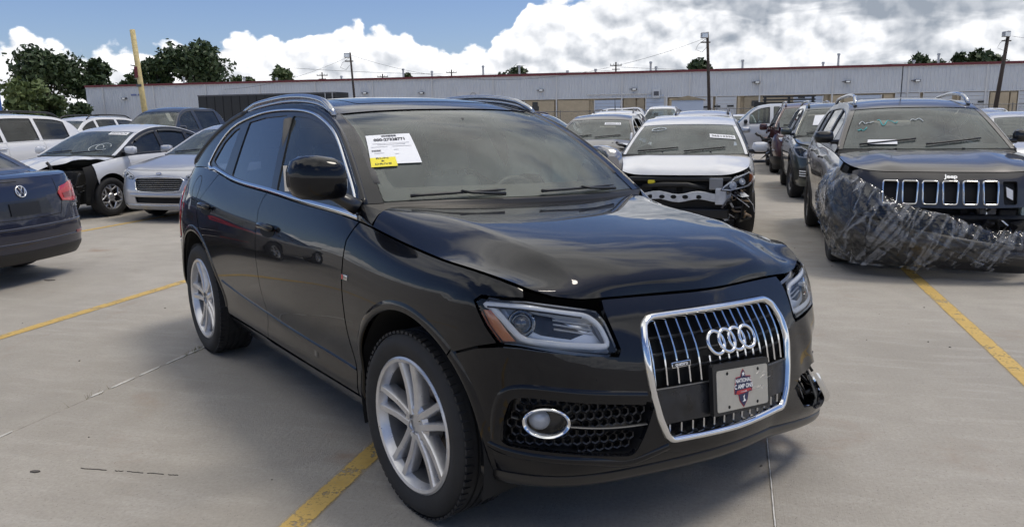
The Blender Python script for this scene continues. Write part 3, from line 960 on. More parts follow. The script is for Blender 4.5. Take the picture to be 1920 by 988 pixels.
        for x, z in cx[k]:
            if ((x - .79) / .082) ** 2 + ((z - .518) / .055) ** 2 < 1: continue
            if abs(z - (.500 - (x - .70) * -.10)) < .010 and x < .72: continue
            hp = [(s * (x + hexr * .93 * math.sin(PI / 3 * i)), z + hexr * .93 * math.cos(PI / 3 * i)) for i in range(6)]
            hi = [(s * (x + hexr * .70 * math.sin(PI / 3 * i)), z + hexr * .66 * math.cos(PI / 3 * i)) for i in range(6)]
            A0 = sh.ev(np.array([q[0] for q in hp]), np.array([q[1] for q in hp]), -.030)[0]; B0 = sh.ev(np.array([q[0] for q in hi]), np.array([q[1] for q in hi]), -.033)[0]
            C0 = sh.ev(np.array([q[0] for q in hi]), np.array([q[1] for q in hi]), -.058)[0]
            mb.add(list(map(tuple, A0)) + list(map(tuple, B0)) + list(map(tuple, C0)), [(i, (i + 1) % 6, 6 + (i + 1) % 6, 6 + i) for i in range(6)] + [(6 + i, 6 + (i + 1) % 6, 12 + (i + 1) % 6, 12 + i) for i in range(6)])
        q = mb.build('honeycomb', 'mesh_black', p, sharp=30); q['kind'] = 'stuff'
        ring = [(s * (.79 + .076 * math.cos(t)), .518 + .050 * math.sin(t)) for t in np.linspace(0, 2 * PI, 49)[:-1]]
        lamp = strip_along('fog_lamp', sh.ev, ring, .018, 'chrome', root, off=-.022, thick=.020, closed=True)
        o2 = [(s * (.79 + .068 * math.cos(t)), .518 + .043 * math.sin(t)) for t in np.linspace(0, 2 * PI, 33)[:-1]]
        patch('lamp_glass', sh.ev, o2, 'clear_lens', lamp, off=-.020, thick=0, h=.03)
        patch('lamp_bowl', sh.ev, o2, 'lamp_black', lamp, off=-.055, thick=0, h=.03)
        P, N = sh.ev(np.array([s * .815]), np.array([.520]), -.045)
        M = Vector(N[0]).to_track_quat('Z', 'Y').to_matrix().to_4x4(); M.translation = Vector(P[0])
        mb = MB().lathe([(0, .036), (.012, .031), (.020, .018), (.023, .001)], 24, 'Z'); mb.v = [tuple(M @ Vector(v)) for v in mb.v]
        mb.build('projector', 'lamp_bright', lamp, smooth=True)
        strip_along('pod_bar', sh.ev, [(s * a, z) for a, z in spl([(.712, .505), (.60, .492), (.50, .486), (.415, .484)], 16)], .009, 'dull_satin', p, off=-.018, thick=.012)
        strip_along('pod_bar', sh.ev, [(s * .885, .528), (s * .908, .532)], .008, 'dull_satin', p, off=-.018, thick=.01)
        if s > 0: return
    pod(-1)
    # torn left corner: lamp bezel hanging in the hole, lining behind
    ring = [(.86 + .090 * math.cos(t), .425 + .070 * math.sin(t)) for t in np.linspace(0, 2 * PI, 33)[:-1]]
    strip_along('lamp_bezel', sh.ev, ring[14:] + ring[:5], .050, 'chrome', root, off=-.004, thick=.026)
    lin = patch('bumper_liner', sh.ev, [(.43, .36), (1.03, .36), (1.03, .58), (.43, .58)], 'black_plastic', root, off=-.085, thick=.004, h=.05)
    r3 = random.Random(9)
    for i in range(9):
        a0 = r3.uniform(.50, .95); z0 = r3.uniform(.38, .55)
        P, N = sh.ev(np.array([a0, a0 + r3.uniform(-.05, .05), a0 + r3.uniform(-.09, .09)]), np.array([z0, z0 + r3.uniform(-.05, .03), z0 + r3.uniform(-.07, .04)]), 0)
        MB().tube([P[0] - N[0] * .075, P[1] - N[1] * r3.uniform(.02, .06), P[2] - N[2] * r3.uniform(-.005, .04)], r3.uniform(.003, .009), 5).build('torn_plastic', 'black_plastic', lin, smooth=True)
    patch('torn_flap', sh.ev, [(.66, .35), (.84, .345), (.80, .44), (.72, .455)], 'flap_grey', lin, off=-.022, thick=.004, h=.04)

    # ---- fenders with arch lips
    for s in (1, -1):
        f = [(A(-.52), .30), (A(-.521), .66), (A(-.518), .82), (A(-.514), .95), (A(-.518), 1.03), (A(-.490), 1.085), (A(-.470), zt(A(-.470)) - .003)]
        f += topline(-.45, .50, 16, .003) + [(a, zt(a) - .003) for a in (.90, .875)] + [(.866, .932), (1.028, .940), (1.055, .922), (1.000, .842), (.950, .785), (1.036, .767), (A(.322), .731)]
        f += sx(arc(0, ARF, 52, 190, 30)) + [(A(-.47), .285)]
        def dent(P, N, s=s):
            if s < 0: return P
            P = P.copy(); w = np.sin(P[:, 0] * 21) * np.sin(P[:, 2] * 26 + 1)
            P += N * (w * .012 * np.clip((P[:, 0] - .1) / .3, 0, 1))[:, None]; return P
        fe = side('fender', f, s, gap=.0025, deform=dent if s > 0 else None)
        strip_along('arch_lip', sh.ev, [(s * a, z) for a, z in sx(arc(0, ARF + .014, 50, 188, 44))], .046, BP, fe, off=-.003, thick=.009, prof=[(-.5, 0), (-.42, .75), (-.30, 1), (.1, .8), (.5, 0)] if s > 0 else [(-.5, 0), (-.1, .8), (.30, 1), (.42, .75), (.5, 0)])
        strip_along('arch_lip', sh.ev, [(s * a, z) for a, z in sx(arc(0, ARF + .014, 49, -6, 24))], .046, BP, bump_, off=-.003, thick=.011, prof=[(-.5, 0), (-.1, .8), (.30, 1), (.42, .75), (.5, 0)] if s > 0 else [(-.5, 0), (-.42, .75), (-.30, 1), (.1, .8), (.5, 0)])
    # side badge on the right fender
    def on_side(x, z, s=-1, off=.002):
        P, N = sh.ev(np.array([s * A(x)]), np.array([z]), off); return Vector(P[0]), Vector(N[0])
    P, N = on_side(-.485, .880); up = Vector((0, 0, 1)); rt = up.cross(N).normalized() * -1
    rt = Vector((1, 0, 0)); rt = (rt - N * rt.dot(N)).normalized(); up = N.cross(rt) * (1 if N.cross(rt).z > 0 else -1)
    mb = MB(); M = Matrix((( rt.x, up.x, N.x, P.x), (rt.y, up.y, N.y, P.y), (rt.z, up.z, N.z, P.z), (0, 0, 0, 1)))
    mb.box((0, 0, 0), (.052, .022, .006), bev=.002); mb.v = [tuple(M @ Vector(v)) for v in mb.v]
    bd = mb.build('side_badge', 'satin', root, sharp=40)
    mb = MB(); mb.box((-.018, 0, .0032), (.014, .020, .002)); mb.v = [tuple(M @ Vector(v)) for v in mb.v]; mb.build('badge_stripe', 'lens_red', bd)
    text_on('badge_letters', 'S line', .012, lambda a, b: tuple(M @ Vector((a * 1 + .008, b, .0036))), 'print', bd)

    # ---- bonnet (hood)
    def ht(x): 
        p = sh.top(A(x))[0]; return (p[0], p[1], p[2] + .002)
    def hf(a):
        p = sh.top(a)[0]; return (p[0] + .004, p[1], p[2] + .004)
    net = [
        [(-.345, 0, 1.162), (-.355, .25, 1.162), (-.385, .50, 1.163), (-.420, .66, 1.164), (-.425, .785, 1.152), ht(-.36)],
        [(-.10, 0, 1.148), (-.10, .25, 1.147), (-.10, .50, 1.145), (-.10, .655, 1.142), (-.10, .785, 1.104), ht(-.10)],
        [(.16, 0, 1.122), (.16, .25, 1.120), (.16, .49, 1.117), (.16, .645, 1.112), (.16, .775, 1.072), ht(.16)],
        [(.38, 0, 1.082), (.38, .25, 1.080), (.375, .47, 1.076), (.37, .62, 1.068), (.365, .745, 1.030), ht(.36)],
        [(.540, 0, 1.024), (.535, .25, 1.022), (.525, .45, 1.017), (.51, .585, 1.007), (.495, .70, .980), hf(.905)],
        [(.628, 0, .958), (.620, .24, .957), (.605, .43, .955), (.59, .55, .952), (.575, .66, .948), hf(.82)],
        [hf(0), hf(.235), hf(.42), hf(.54), hf(.65), hf(.755)],
    ]
    net = np.array(net)
    ext = np.concatenate([net[:, 3:0:-1] * (1, -1, 1), net], 1)
    yk = np.cumsum(np.r_[0, np.linalg.norm(np.diff(ext, axis=1), axis=2).mean(0)]); yk -= yk[3]
    xk = np.cumsum(np.r_[0, np.linalg.norm(np.diff(net, axis=0), axis=2).mean(1)])
    nv = 74; nu = 46
    full = np.linspace(-yk[-1], yk[-1], nv)
    Mv = splmat(yk, np.abs(full), (6,)); Mu = splmat(xk, np.linspace(0, xk[-1], nu))
    HP = np.einsum('ui,ijk,vj->uvk', Mu, ext, Mv)
    HP[:, :, 1] *= np.where(full < 0, -1, 1)[None]
    HP[:, nv // 2 - 1:nv // 2 + 1]
    # crumple on the left front of the bonnet
    X, Yy = HP[..., 0], HP[..., 1]
    w = np.clip((Yy - .30) / .30, 0, 1) * np.clip((X - .10) / .35, 0, 1)
    HP[..., 2] += w * (.010 * np.sin(X * 27 + Yy * 9) * np.sin(Yy * 19 - X * 6) * np.clip((Yy - .45) / .2, 0, 1) - .016 * np.exp(-(((X - .52) / .10) ** 2 + ((Yy - .62) / .10) ** 2)))
    g = np.exp(-(((X - .50) / .06) ** 2 + ((Yy - .47) / .05) ** 2)); HP[..., 2] -= .007 * g
    w2 = np.clip((X - .25) / .4, 0, 1); HP[..., 2] += w2 * .0010 * np.sin(X * 16 + 1.0) * np.sin(Yy * 11)
    hood = sheet('hood', HP, BP, root, thick=.014)
    # small bright mark at the rear of the hood, washer nozzles
    # ---- cowl between hood and windshield
    q0 = ho.raw(np.full(41, .004), np.linspace(-1, 1, 41)); rearedge = np.einsum('j,ijk->ik', np.r_[1.0], HP[0:1, :, :][:, :, :].transpose(1, 0, 2).transpose(1, 0, 2)) if False else HP[0]
    fe = np.stack([np.interp(np.linspace(-.76, .76, 41), rearedge[:, 1], rearedge[:, k]) for k in range(3)], 1)
    CW = np.stack([fe + (0.03, 0, -.022), fe + (-.01, 0, -.028), q0 + (.02, 0, -.012), q0 + (-.02, 0, -.004)])
    sheet('cowl', CW, 'black_plastic', root)

    # ---- body foot of the windshield pillars
    for s in (1, -1):
        c0 = sh.top(s * np.array([A(x) for x in np.linspace(-.365, -.56, 9)])) + (0, 0, .001)
        e0 = np.array([-.425, s * .785, 1.152]); T0 = ho.raw(np.linspace(0, .06, 6), np.full(6, 1.0 * s))
        c1 = np.vstack([np.linspace(e0, T0[0], 4)[:-1], T0]); c1 = np.stack([np.interp(np.linspace(0, 1, 9), np.linspace(0, 1, len(c1)), c1[:, k]) for k in range(3)], 1)
        w_ = np.linspace(0, 1, 6)[:, None]; d0 = c0[0] * (1 - w_) + c1[0] * w_; d1 = c0[-1] * (1 - w_) + c1[-1] * w_
        d0[1:-1, 1] += s * .012
        sheet('pillar_foot', coons(c0, c1, d0, d1, 9, 6), BP, root, up=(0, s, .5))
    # ---- doors
    for s in (1, -1):
        fd = [(A(-.525), .335), (A(-.526), .66), (A(-.523), .82), (A(-.519), .95), (A(-.523), 1.03), (A(-.495), 1.085), (A(-.478), zt(A(-.478)) - .002)]
        fd += topline(-.55, -1.590, 12, .002) + [(A(-1.625), 1.12), (A(-1.638), 1.066), (A(-1.615), 1.012), (A(-1.606), .96), (A(-1.601), .75), (A(-1.607), .546), (A(-1.640), .400), (A(-1.645), .345)]
        fd += [(A(-1.1), .338)]
        d = side('front_door', fd, s, gap=.0028)
        rd = [(A(-1.645), .345), (A(-1.640), .400), (A(-1.607), .546), (A(-1.601), .75), (A(-1.606), .96), (A(-1.615), 1.012), (A(-1.638), 1.066), (A(-1.625), 1.12), (A(-1.592), zt(A(-1.592)) - .002)]
        rd += topline(-1.65, -2.52, 10, .002) + [(A(-2.60), 1.13), (A(-2.70), 1.04), (A(-2.72), .96), (A(-2.66), .86)] + sx(arc(-WB, ARR + .022, 66, 4, 16)) + [(A(-2.318), .36), (A(-1.9), .350)]
        d2 = side('rear_door', rd, s, gap=.0028)
        for dd, x0, z in ((d, -1.335, .985), (d2, -2.42, 1.005)):
            # handle: bowl and grip
            bowl = [(s * A(x0 - .105 + .105 * math.cos(t)), z - .010 + .034 * math.sin(t)) for t in np.linspace(0, 2 * PI, 25)[:-1]]
            patch('handle_bowl', sh.ev, bowl, 'dark_gap', dd, off=.0012, thick=0, h=.05)
            c = [(s * A(x0 - u), z + .010 - .006 * abs(2 * u / .21 - 1)) for u in np.linspace(0, .21, 14)]
            P, N = sh.ev(np.array([k[0] for k in c]), np.array([k[1] for k in c]), 0)
            lift = np.array([.010 + .024 * math.sin(PI * i / 13) ** .5 for i in range(14)])
            MB().tube([p + n * l for p, n, l in zip(P, N, lift)], [.009] + [.014] * 12 + [.009], 8, flat=1.2).build('handle', BP, dd, smooth=True)
        # lower trim line of the doors and the sill
        c = spl([(A(-.53), .452), (A(-1.0), .470), (A(-1.6), .500), (A(-2.1), .545), (A(-2.30), .575)], 40)
        strip_along('door_crease', sh.ev, [(s * a, z) for a, z in c], .030, BP, d, off=-.003, thick=.009, prof=[(-.5, 0), (-.15, .55), (0, 1), (.15, .55), (.5, 0)])
        si = [(A(x), .330 + .012 * (x < -1.6)) for x in np.linspace(-.475, -2.325, 16)] + [(A(x), .262) for x in np.linspace(-2.34, -.46, 16)]
        side('sill', si, s, m=BP, thick=.03, off=.004, h=.05)
        # quarter panel
        qp = [(A(-2.525), zt(A(-2.525)) - .002), (A(-2.604), 1.125), (A(-2.704), 1.036), (A(-2.724), .955), (A(-2.665), .862)] + sx(arc(-WB, ARR, 67, 182, 22))
        qp += [(A(-3.29), .40), (A(-3.30), .70), (A(-3.22), .74), (A(-3.20), .90), (A(-3.235), 1.06), (A(-3.33), 1.10)]
        qp += [(a, zt(a) - .002) for a in np.linspace(A(-3.33), A(-2.56), 10)]
        qpan = side('quarter_panel', qp, s, gap=.0025)
        strip_along('arch_lip', sh.ev, [(s * a, z) for a, z in sx(arc(-WB, ARR + .012, 4, 180, 50))], .040, BP, qpan, off=-.003, thick=.009)
        cap = [(A(-2.86) + .085 * math.cos(t), 1.105 + .075 * math.sin(t) + .02 * math.cos(t)) for t in np.linspace(0, 2 * PI, 29)[:-1]]
        strip_along('fuel_flap_gap', sh.ev, [(s * a, z) for a, z in cap], .004, 'dark_gap', qpan, off=.0005, thick=.0006, closed=True)
        # tail lamp wrapping the corner
        tl = [(A(-3.225), .745), (A(-3.205), .90), (A(-3.24), 1.055), (A(-3.335), 1.095), (A(-3.36) + .25, 1.06), (A(-3.36) + .22, .86), (A(-3.31), .72)]
        tlo = side('tail_lamp', tl, s, m='lens_red', gap=.004, off=.004, thick=.03)
        side('lamp_strip', [(A(-3.235), .93), (A(-3.25), 1.03), (A(-3.30), 1.05), (A(-3.30), .93)], s, m='lens_white', off=.007, thick=.004, parent=tlo)
    rb = [(A(-3.295), .40), (A(-3.305), .695)] + [(a, .70) for a in np.linspace(A(-3.33), sh.A, 8)]
    rb = rb + [(2 * sh.A - a, z) for a, z in rb[::-1]][1:]
    lowr = [(a, zb(a) + .01) for a in np.linspace(2 * sh.A - A(-3.27), A(-3.27), 20)]
    patch('rear_bumper', sh.ev, rb + lowr, BP, root, h=.07)
    tg = [(A(-3.36) + .23, .71), (A(-3.36) + .24, 1.07)] + [(a, zt(a) - .003) for a in np.linspace(A(-3.33) + .06, sh.A, 8)]
    tg = tg + [(2 * sh.A - a, z) for a, z in tg[::-1]][1:]
    patch('tailgate', sh.ev, tg, BP, root, h=.07)
    # ---- right quarter scratches
    for (x, z, l) in ((-2.90, .985, .05), (-2.915, .965, .045), (-3.14, .93, .04)):
        pts = [(-A(x) + .0, z), (-A(x - .01), z + l * .5), (-A(x - .025), z + l)]
        P, N = sh.ev(np.array([p[0] for p in pts]), np.array([p[1] for p in pts]), .0006); MB().tube(P, [.003, .008, .002], 5, flat=.1, up=N[0]).build('paint_scrape', 'paper', root)

    # ---- headlights
    for s in (1, -1):
        hl = patch('headlight', sh.ev, [(s * a, z) for a, z in inset(HL, -.012)], 'lamp_silver', root, off=-.055, thick=0, h=.05)
        PW = densify(HL, .02); aa = np.array([s * a for a, z in PW]); z_ = np.array([z for a, z in PW])
        P0 = sh.ev(aa, z_, -.002)[0]; P1 = sh.ev(aa, z_, -.060)[0]; n = len(PW)
        obj('lamp_housing', list(map(tuple, P0)) + list(map(tuple, P1)), [(i, (i + 1) % n, n + (i + 1) % n, n + i) for i in range(n)], 'lamp_black', hl, True)
        f = lambda pts: [(s * a, z) for a, z in pts]
        patch('lamp_shroud', sh.ev, f([(.840, .896), (.745, .884), (.600, .812), (.640, .796), (.79, .812), (.83, .83)]), 'lamp_black', hl, off=-.044, thick=.004, h=.03)
        # silver reflector floor and side
        patch('reflector', sh.ev, f([(.55, .775), (.60, .760), (.72, .785), (.86, .800), (.93, .87), (.985, .905), (.95, .91), (.88, .845), (.80, .815), (.68, .80), (.585, .825)]), 'lamp_bright', hl, off=-.040, thick=.006, h=.03)
        patch('reflector', sh.ev, f([(.755, .882), (.572, .850), (.552, .790), (.70, .815)]), 'lens_white', hl, off=-.046, thick=.004, h=.03)
        for z0 in (.862, .846, .830):
            strip_along('reflector_rib', sh.ev, f([(.745, z0 + .010), (.66, z0 - .004), (.585, z0 - .018)]), .006, 'lamp_bright', hl, off=-.042, thick=.008)
        patch('amber_marker', sh.ev, f([(1.020, .893), (.985, .894), (.955, .862), (.890, .793), (.935, .792), (.985, .842)]), 'lens_amber', hl, off=-.014, thick=.012, h=.03)
        # daytime running light: bright guide round the lamp
        band = rounded([(1.022, .914), (.854, .908), (.612, .871), (.566, .838), (.541, .765), (.717, .781), (.868, .799), (.940, .868), (.985, .908)], .03, 4)
        strip_along('running_light', sh.ev, f(densify(band, .02)), .021, 'running_white', hl, off=-.016, thick=.008, closed=True)
        strip_along('running_light', sh.ev, f(spl([(1.0, .905), (.854, .897), (.64, .864)], 14)), .006, 'lamp_black', hl, off=-.010, thick=.006)
        P, N = sh.ev(np.array([s * .872]), np.array([.853]), -.034); Mx = Vector(N[0]).to_track_quat('Z', 'Y').to_matrix().to_4x4(); Mx.translation = Vector(P[0])
        mb = MB().lathe([(-.02, .047), (.006, .047), (.010, .043), (.004, .036), (-.01, .036)], 32, 'Z'); mb.v = [tuple(Mx @ Vector(v)) for v in mb.v]; mb.build('projector_ring', 'chrome', hl, sharp=40)
        mb = MB().lathe([(-.012, .036), (.002, .034), (.013, .026), (.020, .013), (.022, .001)], 28, 'Z'); mb.v = [tuple(Mx @ Vector(v)) for v in mb.v]; mb.build('projector', 'lens_ball', hl, smooth=True)
        patch('lamp_cover', sh.ev, f(inset(HL, .004)), 'clear_lens', hl, off=.002, thick=.010, h=.03)

    # ---- grille
    gb = patch('grille', sh.ev, inset(GRf, .0), 'dark_gap', root, off=-.075, thick=0, h=.06)
    strip_along('grille_frame', sh.ev, densify(inset(GRf, .010), .02), .029, 'chrome', gb, off=-.004, thick=.020, closed=True)
    gw = lambda z: float(np.interp(z, [p[1] for p in GR[::-1]], [p[0] for p in GR[::-1]])) if False else float(np.interp(z, [.405, .425, .49, .58, .68, .76, .826, .848], [.318, .345, .375, .398, .412, .410, .388, .345]))
    def slat(y, z0, z1, w=.0065, dep=.035, m='chrome', o0=-.010, nm='grille_slat'):
        zz = np.linspace(z0, z1, 8); a = np.full(8, Y(abs(y)) * (1 if y > 0 else -1)) if y else np.zeros(8)
        P, N = sh.ev(a, zz, o0); V = []; F = []
        lat = np.array([0, 1, 0.])
        for p, n in zip(P, N):
            for l, d in ((-.5, -dep), (-.5, -.004), (0, 0), (.5, -.004), (.5, -dep)): V.append(p + lat * (l * w) + n * d)
        for i in range(7):
            for j in range(4): F.append((i * 5 + j, i * 5 + j + 1, (i + 1) * 5 + j + 1, (i + 1) * 5 + j))
        return obj(nm, V, F, m, gb, True, sharp=30)
    for i in range(15):
        y = (i - 7) * .0525
        zt_ = .842 - .02 * (abs(y) / .37) ** 6
        if abs(y) < .12: slat(y, .772, .842); slat(y, .602, .690)
        else: slat(y, .600, zt_)
        if abs(y) < .335: slat(y, .410, .468, m='satin', w=.008)
    for z in (.66, .72, .78):
        P, N = sh.ev(np.array([float(sh.fy(y)) for y in np.linspace(-.385, .385, 20)]), np.full(20, z), -.040)
        MB().tube(P, .006, 6).build('grille_bar', 'black_plastic', gb, smooth=True)
    # carrier panel behind the plate and its rail
    lo = [(Y(y) * s, z) for y, z, s in ((.392, .598, 1), (.366, .474, 1))] ; lo = lo + [(-a, z) for a, z in lo[::-1]]
    patch('plate_carrier', sh.ev, lo, 'smudged_plastic', gb, off=-.004, thick=.02, h=.04)
    strip_along('carrier_rail', sh.ev, [(float(sh.fy(y)), .600) for y in np.linspace(-.395, .395, 30)], .008, 'dull_satin', gb, off=-.004, thick=.008)
    # four rings
    P, N = sh.ev(np.array([0.0]), np.array([.730]), .014)
    nn = Vector(N[0]); upv = (Vector((0, 0, 1)) - nn * nn.z).normalized(); c0 = Vector(P[0]); ux = Vector((0, 1, 0))
    badge = empty('ring_badge', (0, 0, 0), 0, gb)
    for i in range(4):
        c = c0 + ux * ((i - 1.5) * .0585) + nn * (.002 * (i % 2))
        MB().tube([c + ux * (.0425 * math.cos(t)) + upv * (.0425 * math.sin(t)) for t in np.linspace(0, 2 * PI, 41)[:-1]], .0075, 8, closed=True).build('ring', 'chrome', badge, smooth=True)
    # small side script badge
    P, N = sh.ev(np.array([-Y(.262)]), np.array([.678]), .004); nn2 = Vector(N[0]); ux2 = (Vector((0, 1, 0)) - nn2 * nn2.y).normalized(); up2 = nn2.cross(ux2) * (1 if nn2.cross(ux2).z > 0 else -1); c2 = Vector(P[0])
    M2 = Matrix(((ux2.x, up2.x, nn2.x, c2.x), (ux2.y, up2.y, nn2.y, c2.y), (ux2.z, up2.z, nn2.z, c2.z), (0, 0, 0, 1)))
    mb = MB(); mb.box((0, 0, 0), (.086, .021, .006), bev=.002); mb.v = [tuple(M2 @ Vector(v)) for v in mb.v]; b2 = mb.build('script_badge', 'chrome', gb, sharp=40)
    mb = MB(); mb.box((0, 0, .0032), (.080, .016, .001)); mb.v = [tuple(M2 @ Vector(v)) for v in mb.v]; mb.build('badge_field', 'trim_black', b2)
    text_on('badge_letters', 'quattro', .018, lambda a, b: tuple(M2 @ Vector((a, b + .001, .0042))), 'crest_white', b2, .0003, 1.05)
    # ---- plate
    P, N = sh.ev(np.array([Y(.020)]), np.array([.556]), .018); n3 = Vector(N[0]); n3 = (n3 + Vector((0, 0, -.02))).normalized()
    u3 = (Vector((0, 1, -.05)) - n3 * Vector((0, 1, -.05)).dot(n3)).normalized(); v3 = n3.cross(u3) * (1 if n3.cross(u3).z > 0 else -1); c3 = Vector(P[0])
    M3 = Matrix(((u3.x, v3.x, n3.x, c3.x), (u3.y, v3.y, n3.y, c3.y), (u3.z, v3.z, n3.z, c3.z), (0, 0, 0, 1)))
    def pl(nm, poly, z, d, m, par): 
        return MB().prism(poly, d, M3 @ Matrix.Translation((0, 0, z))).build(nm, m, par)
    def rect(x0, y0, x1, y1): return [(x0, y0), (x1, y0), (x1, y1), (x0, y1)]
    hold = pl('plate_holder', rounded(rect(-.170, -.088, .166, .100), .012), -.020, .018, 'black_plastic', root)
    plate = pl('plate', rounded(rect(-.1525, -.076, .1525, .076), .012), -.002, .003, 'plate_steel', hold)
    shld = [(0, -.070), (-.022, -.046), (-.030, -.018), (-.050, -.020), (-.050, .004), (-.044, .022), (-.040, .040), (-.014, .042), (-.010, .056), (0, .068), (.010, .056), (.014, .042), (.042, .040), (.046, .022), (.052, .006), (.050, -.016), (.030, -.018), (.022, -.046)]
    pl('crest_edge', [(a * 1.06, b * 1.05) for a, b in shld], .0012, .0008, 'crest_red', plate)
    pl('crest', shld, .0021, .0006, 'navy', plate)
    pl('crest_ribbon', [(-.046, -.020), (-.040, -.008), (.042, -.004), (.050, -.016), (.040, -.013), (.0, -.020), (-.038, -.022)], .0030, .0005, 'crest_red', plate)
    st = [(.010 * math.cos(PI / 2 + PI * i / 5) * (1 if i % 2 == 0 else .45), .052 + .010 * math.sin(PI / 2 + PI * i / 5) * (1 if i % 2 == 0 else .45)) for i in range(10)]
    pl('crest_star', st, .0030, .0004, 'crest_white', plate)
    pl('crest_figure', [(-.008, -.052), (.0, -.045), (-.003, -.032), (.006, -.026), (.003, -.038), (.010, -.046), (.012, -.050)], .0030, .0004, 'crest_white', plate)
    tp = lambda dz, dy=0: (lambda a, b: tuple(M3 @ Vector((a, b + dy, dz))))
    text_on('crest_letters', 'NATIONAL', .0205, tp(.0036, .028), 'crest_white', plate, .0006, .92)
    text_on('crest_letters', 'C AMP ONS', .0225, tp(.0036, .006), 'crest_white', plate, .0007, .92)
    text_on('crest_letters', 'L.S. & CHAMPS', .0058, tp(.0040, -.0135), 'crest_white', plate, .0001)
    for x_, y_ in ((-.092, .062), (.092, .062), (-.085, -.062), (.085, -.062)):
        pl('bolt_hole', [(x_ + .0065 * math.cos(t), y_ + .0065 * math.sin(t)) for t in np.linspace(0, 2 * PI, 13)[:-1]], .0012, .0006, 'dark_gap', plate)
    r6 = random.Random(5)
    mb = MB()
    for i in range(9):     # creases in the plate
        x_, y_ = .055 + .085 * r6.random(), -.03 + .075 * r6.random(); l_ = .015 + .03 * r6.random()
        mb.prism([(x_, y_), (x_ + l_ * .5, y_ + .005 + .006 * r6.random()), (x_ + l_, y_ + .010), (x_ + l_ * .5, y_ + .0035)], .0009, M3 @ Matrix.Translation((0, 0, .0010)))
    mb.build('plate_crease', 'chrome', plate)

    # ---- greenhouse sides
    DLO = [(-2.828, 1.262), (-2.785, 1.36), (-2.655, 1.480), (-2.43, 1.545), (-2.20, 1.578), (-1.95, 1.592), (-1.70, 1.592), (-1.50, 1.582), (-1.322, 1.556), (-1.121, 1.503), (-.963, 1.437), (-.774, 1.327), (-.634, 1.238), (-.510, 1.140), (-.500, 1.127)]
    blt = lambda x, d=.010: (x, float(ho.belt(x)) + d)
    low = [blt(x) for x in (-.60, -.95, -1.3, -1.6, -1.95, -2.25, -2.5, -2.68)] + [(-2.79, 1.238)]
    DL = DLO + low
    up = spl([(x, z) for x, z in DLO[:-1]], 46)
    for s in (1, -1):
        ev = ho.side(s)
        can = [(float(x), float(z)) for x, z in zip(np.interp(np.linspace(.012, .985, 60), ho.qs, ho.cx), np.interp(np.linspace(.012, .985, 60), ho.qs, ho.cz))]
        base = [(x, float(ho.belt(x)) + .001) for x in np.linspace(-3.22, -.43, 40)]
        dl2 = [tuple(p) for p in up] + [DLO[-1]] + low
        fr = patch('window_surround', ev, can + base, BP, root, holes=[dl2], h=.035, thick=.02)
        g1 = rounded([(-.655, blt(-.655, .028)[1]), (-.80, 1.322), (-.965, 1.415), (-1.115, 1.478), (-1.30, 1.527), (-1.48, 1.553), (-1.665, 1.562), (-1.488, blt(-1.488, .022)[1]), (-1.0, blt(-1.0, .024)[1])], .015, 3)
        g2 = rounded([(-1.570, blt(-1.57, .022)[1]), (-1.760, 1.566), (-2.10, 1.556), (-2.345, 1.530), (-2.285, blt(-2.285, .026)[1]), (-1.9, blt(-1.9, .024)[1])], .015, 3)
        g3 = rounded([(-2.445, blt(-2.445, .030)[1]), (-2.475, 1.500), (-2.56, 1.478), (-2.68, 1.405), (-2.755, 1.282), (-2.66, blt(-2.66, .032)[1])], .02, 3)
        fm = patch('window_frame', ev, inset(dl2, .001), 'trim_black', fr, holes=[g1, g2, g3], off=-.006, thick=.016, h=.04)
        for nm, g, m_g in (('front_window', g1, 'side_glass'), ('rear_window', g2, 'privacy_glass'), ('quarter_window', g3, 'privacy_glass')):
            patch(nm, ev, inset(g, -.004), m_g, root, off=-.012, thick=.004, h=.05)
        # dividing post inside the rear glass
        strip_along('chrome_trim', ev, [tuple(p) for p in up], .015, 'chrome', fr, off=-.001, thick=.006)
        strip_along('chrome_trim', ev, [blt(x, .012) for x in np.linspace(-.500, -2.66, 50)] + [(-2.74, 1.232), (-2.79, 1.243), (-2.822, 1.262)], .024, 'chrome', fr, off=-.001, thick=.008)
        # rounded edge between side and roof
        qs = np.linspace(.0, .985, 70); T = ho.raw(qs, np.full(70, 1.0 * s))
        MB().tube(T - (0, s * .011, .010), .0165, 8).build('roof_edge', BP, root, smooth=True)
        # roof rail with two feet
        q1 = np.linspace(ho.q_of_x(-1.19), ho.q_of_x(-2.60), 40); T = ho.raw(q1, np.full(40, .955 * s))
        u = np.linspace(0, 1, 40); lift = .008 + .030 * np.clip(np.minimum(u / .10, (1 - u) / .16), 0, 1) ** .7
        T[:, 2] += lift
        rail = MB().tube(T, [.010] + [.0165] * 38 + [.008], 10, flat=1.0).build('roof_rail', 'rail_silver', root, smooth=True)
        Tb = ho.raw(q1, np.full(40, .955 * s)); Tb[:, 2] += lift * .38
        MB().tube(Tb, .013, 6).build('rail_base', 'rail_silver', rail, smooth=True)
    # ---- roof, windshield, hatch
    Q = lambda x: ho.q_of_x(x)
    qh = .270
    sq = (3.9, .62)
    patch('roof', ho.topev, [(qh + .008, v) for v in np.linspace(-.985, .985, 18)] + [(.80, v) for v in np.linspace(.985, -.985, 18)], BP, root, h=.045, scale=sq, thick=.01)
    rf = rounded([(.335, -.66), (.52, -.66), (.52, .66), (.335, .66)], .03, 3)
    patch('sunroof', ho.topev, rf, 'dark_glass', root, h=.06, scale=sq, off=.002, thick=.01)
    wsh = [(.004, v) for v in np.linspace(-.895, .895, 16)] + [(qh, v) for v in np.linspace(.90, -.90, 16)]
    wso = rounded(wsh, .008, 2)
    ws = patch('windshield', ho.topev, wso, 'windshield_hero', root, h=.05, scale=sq, off=-.003, thick=.006)
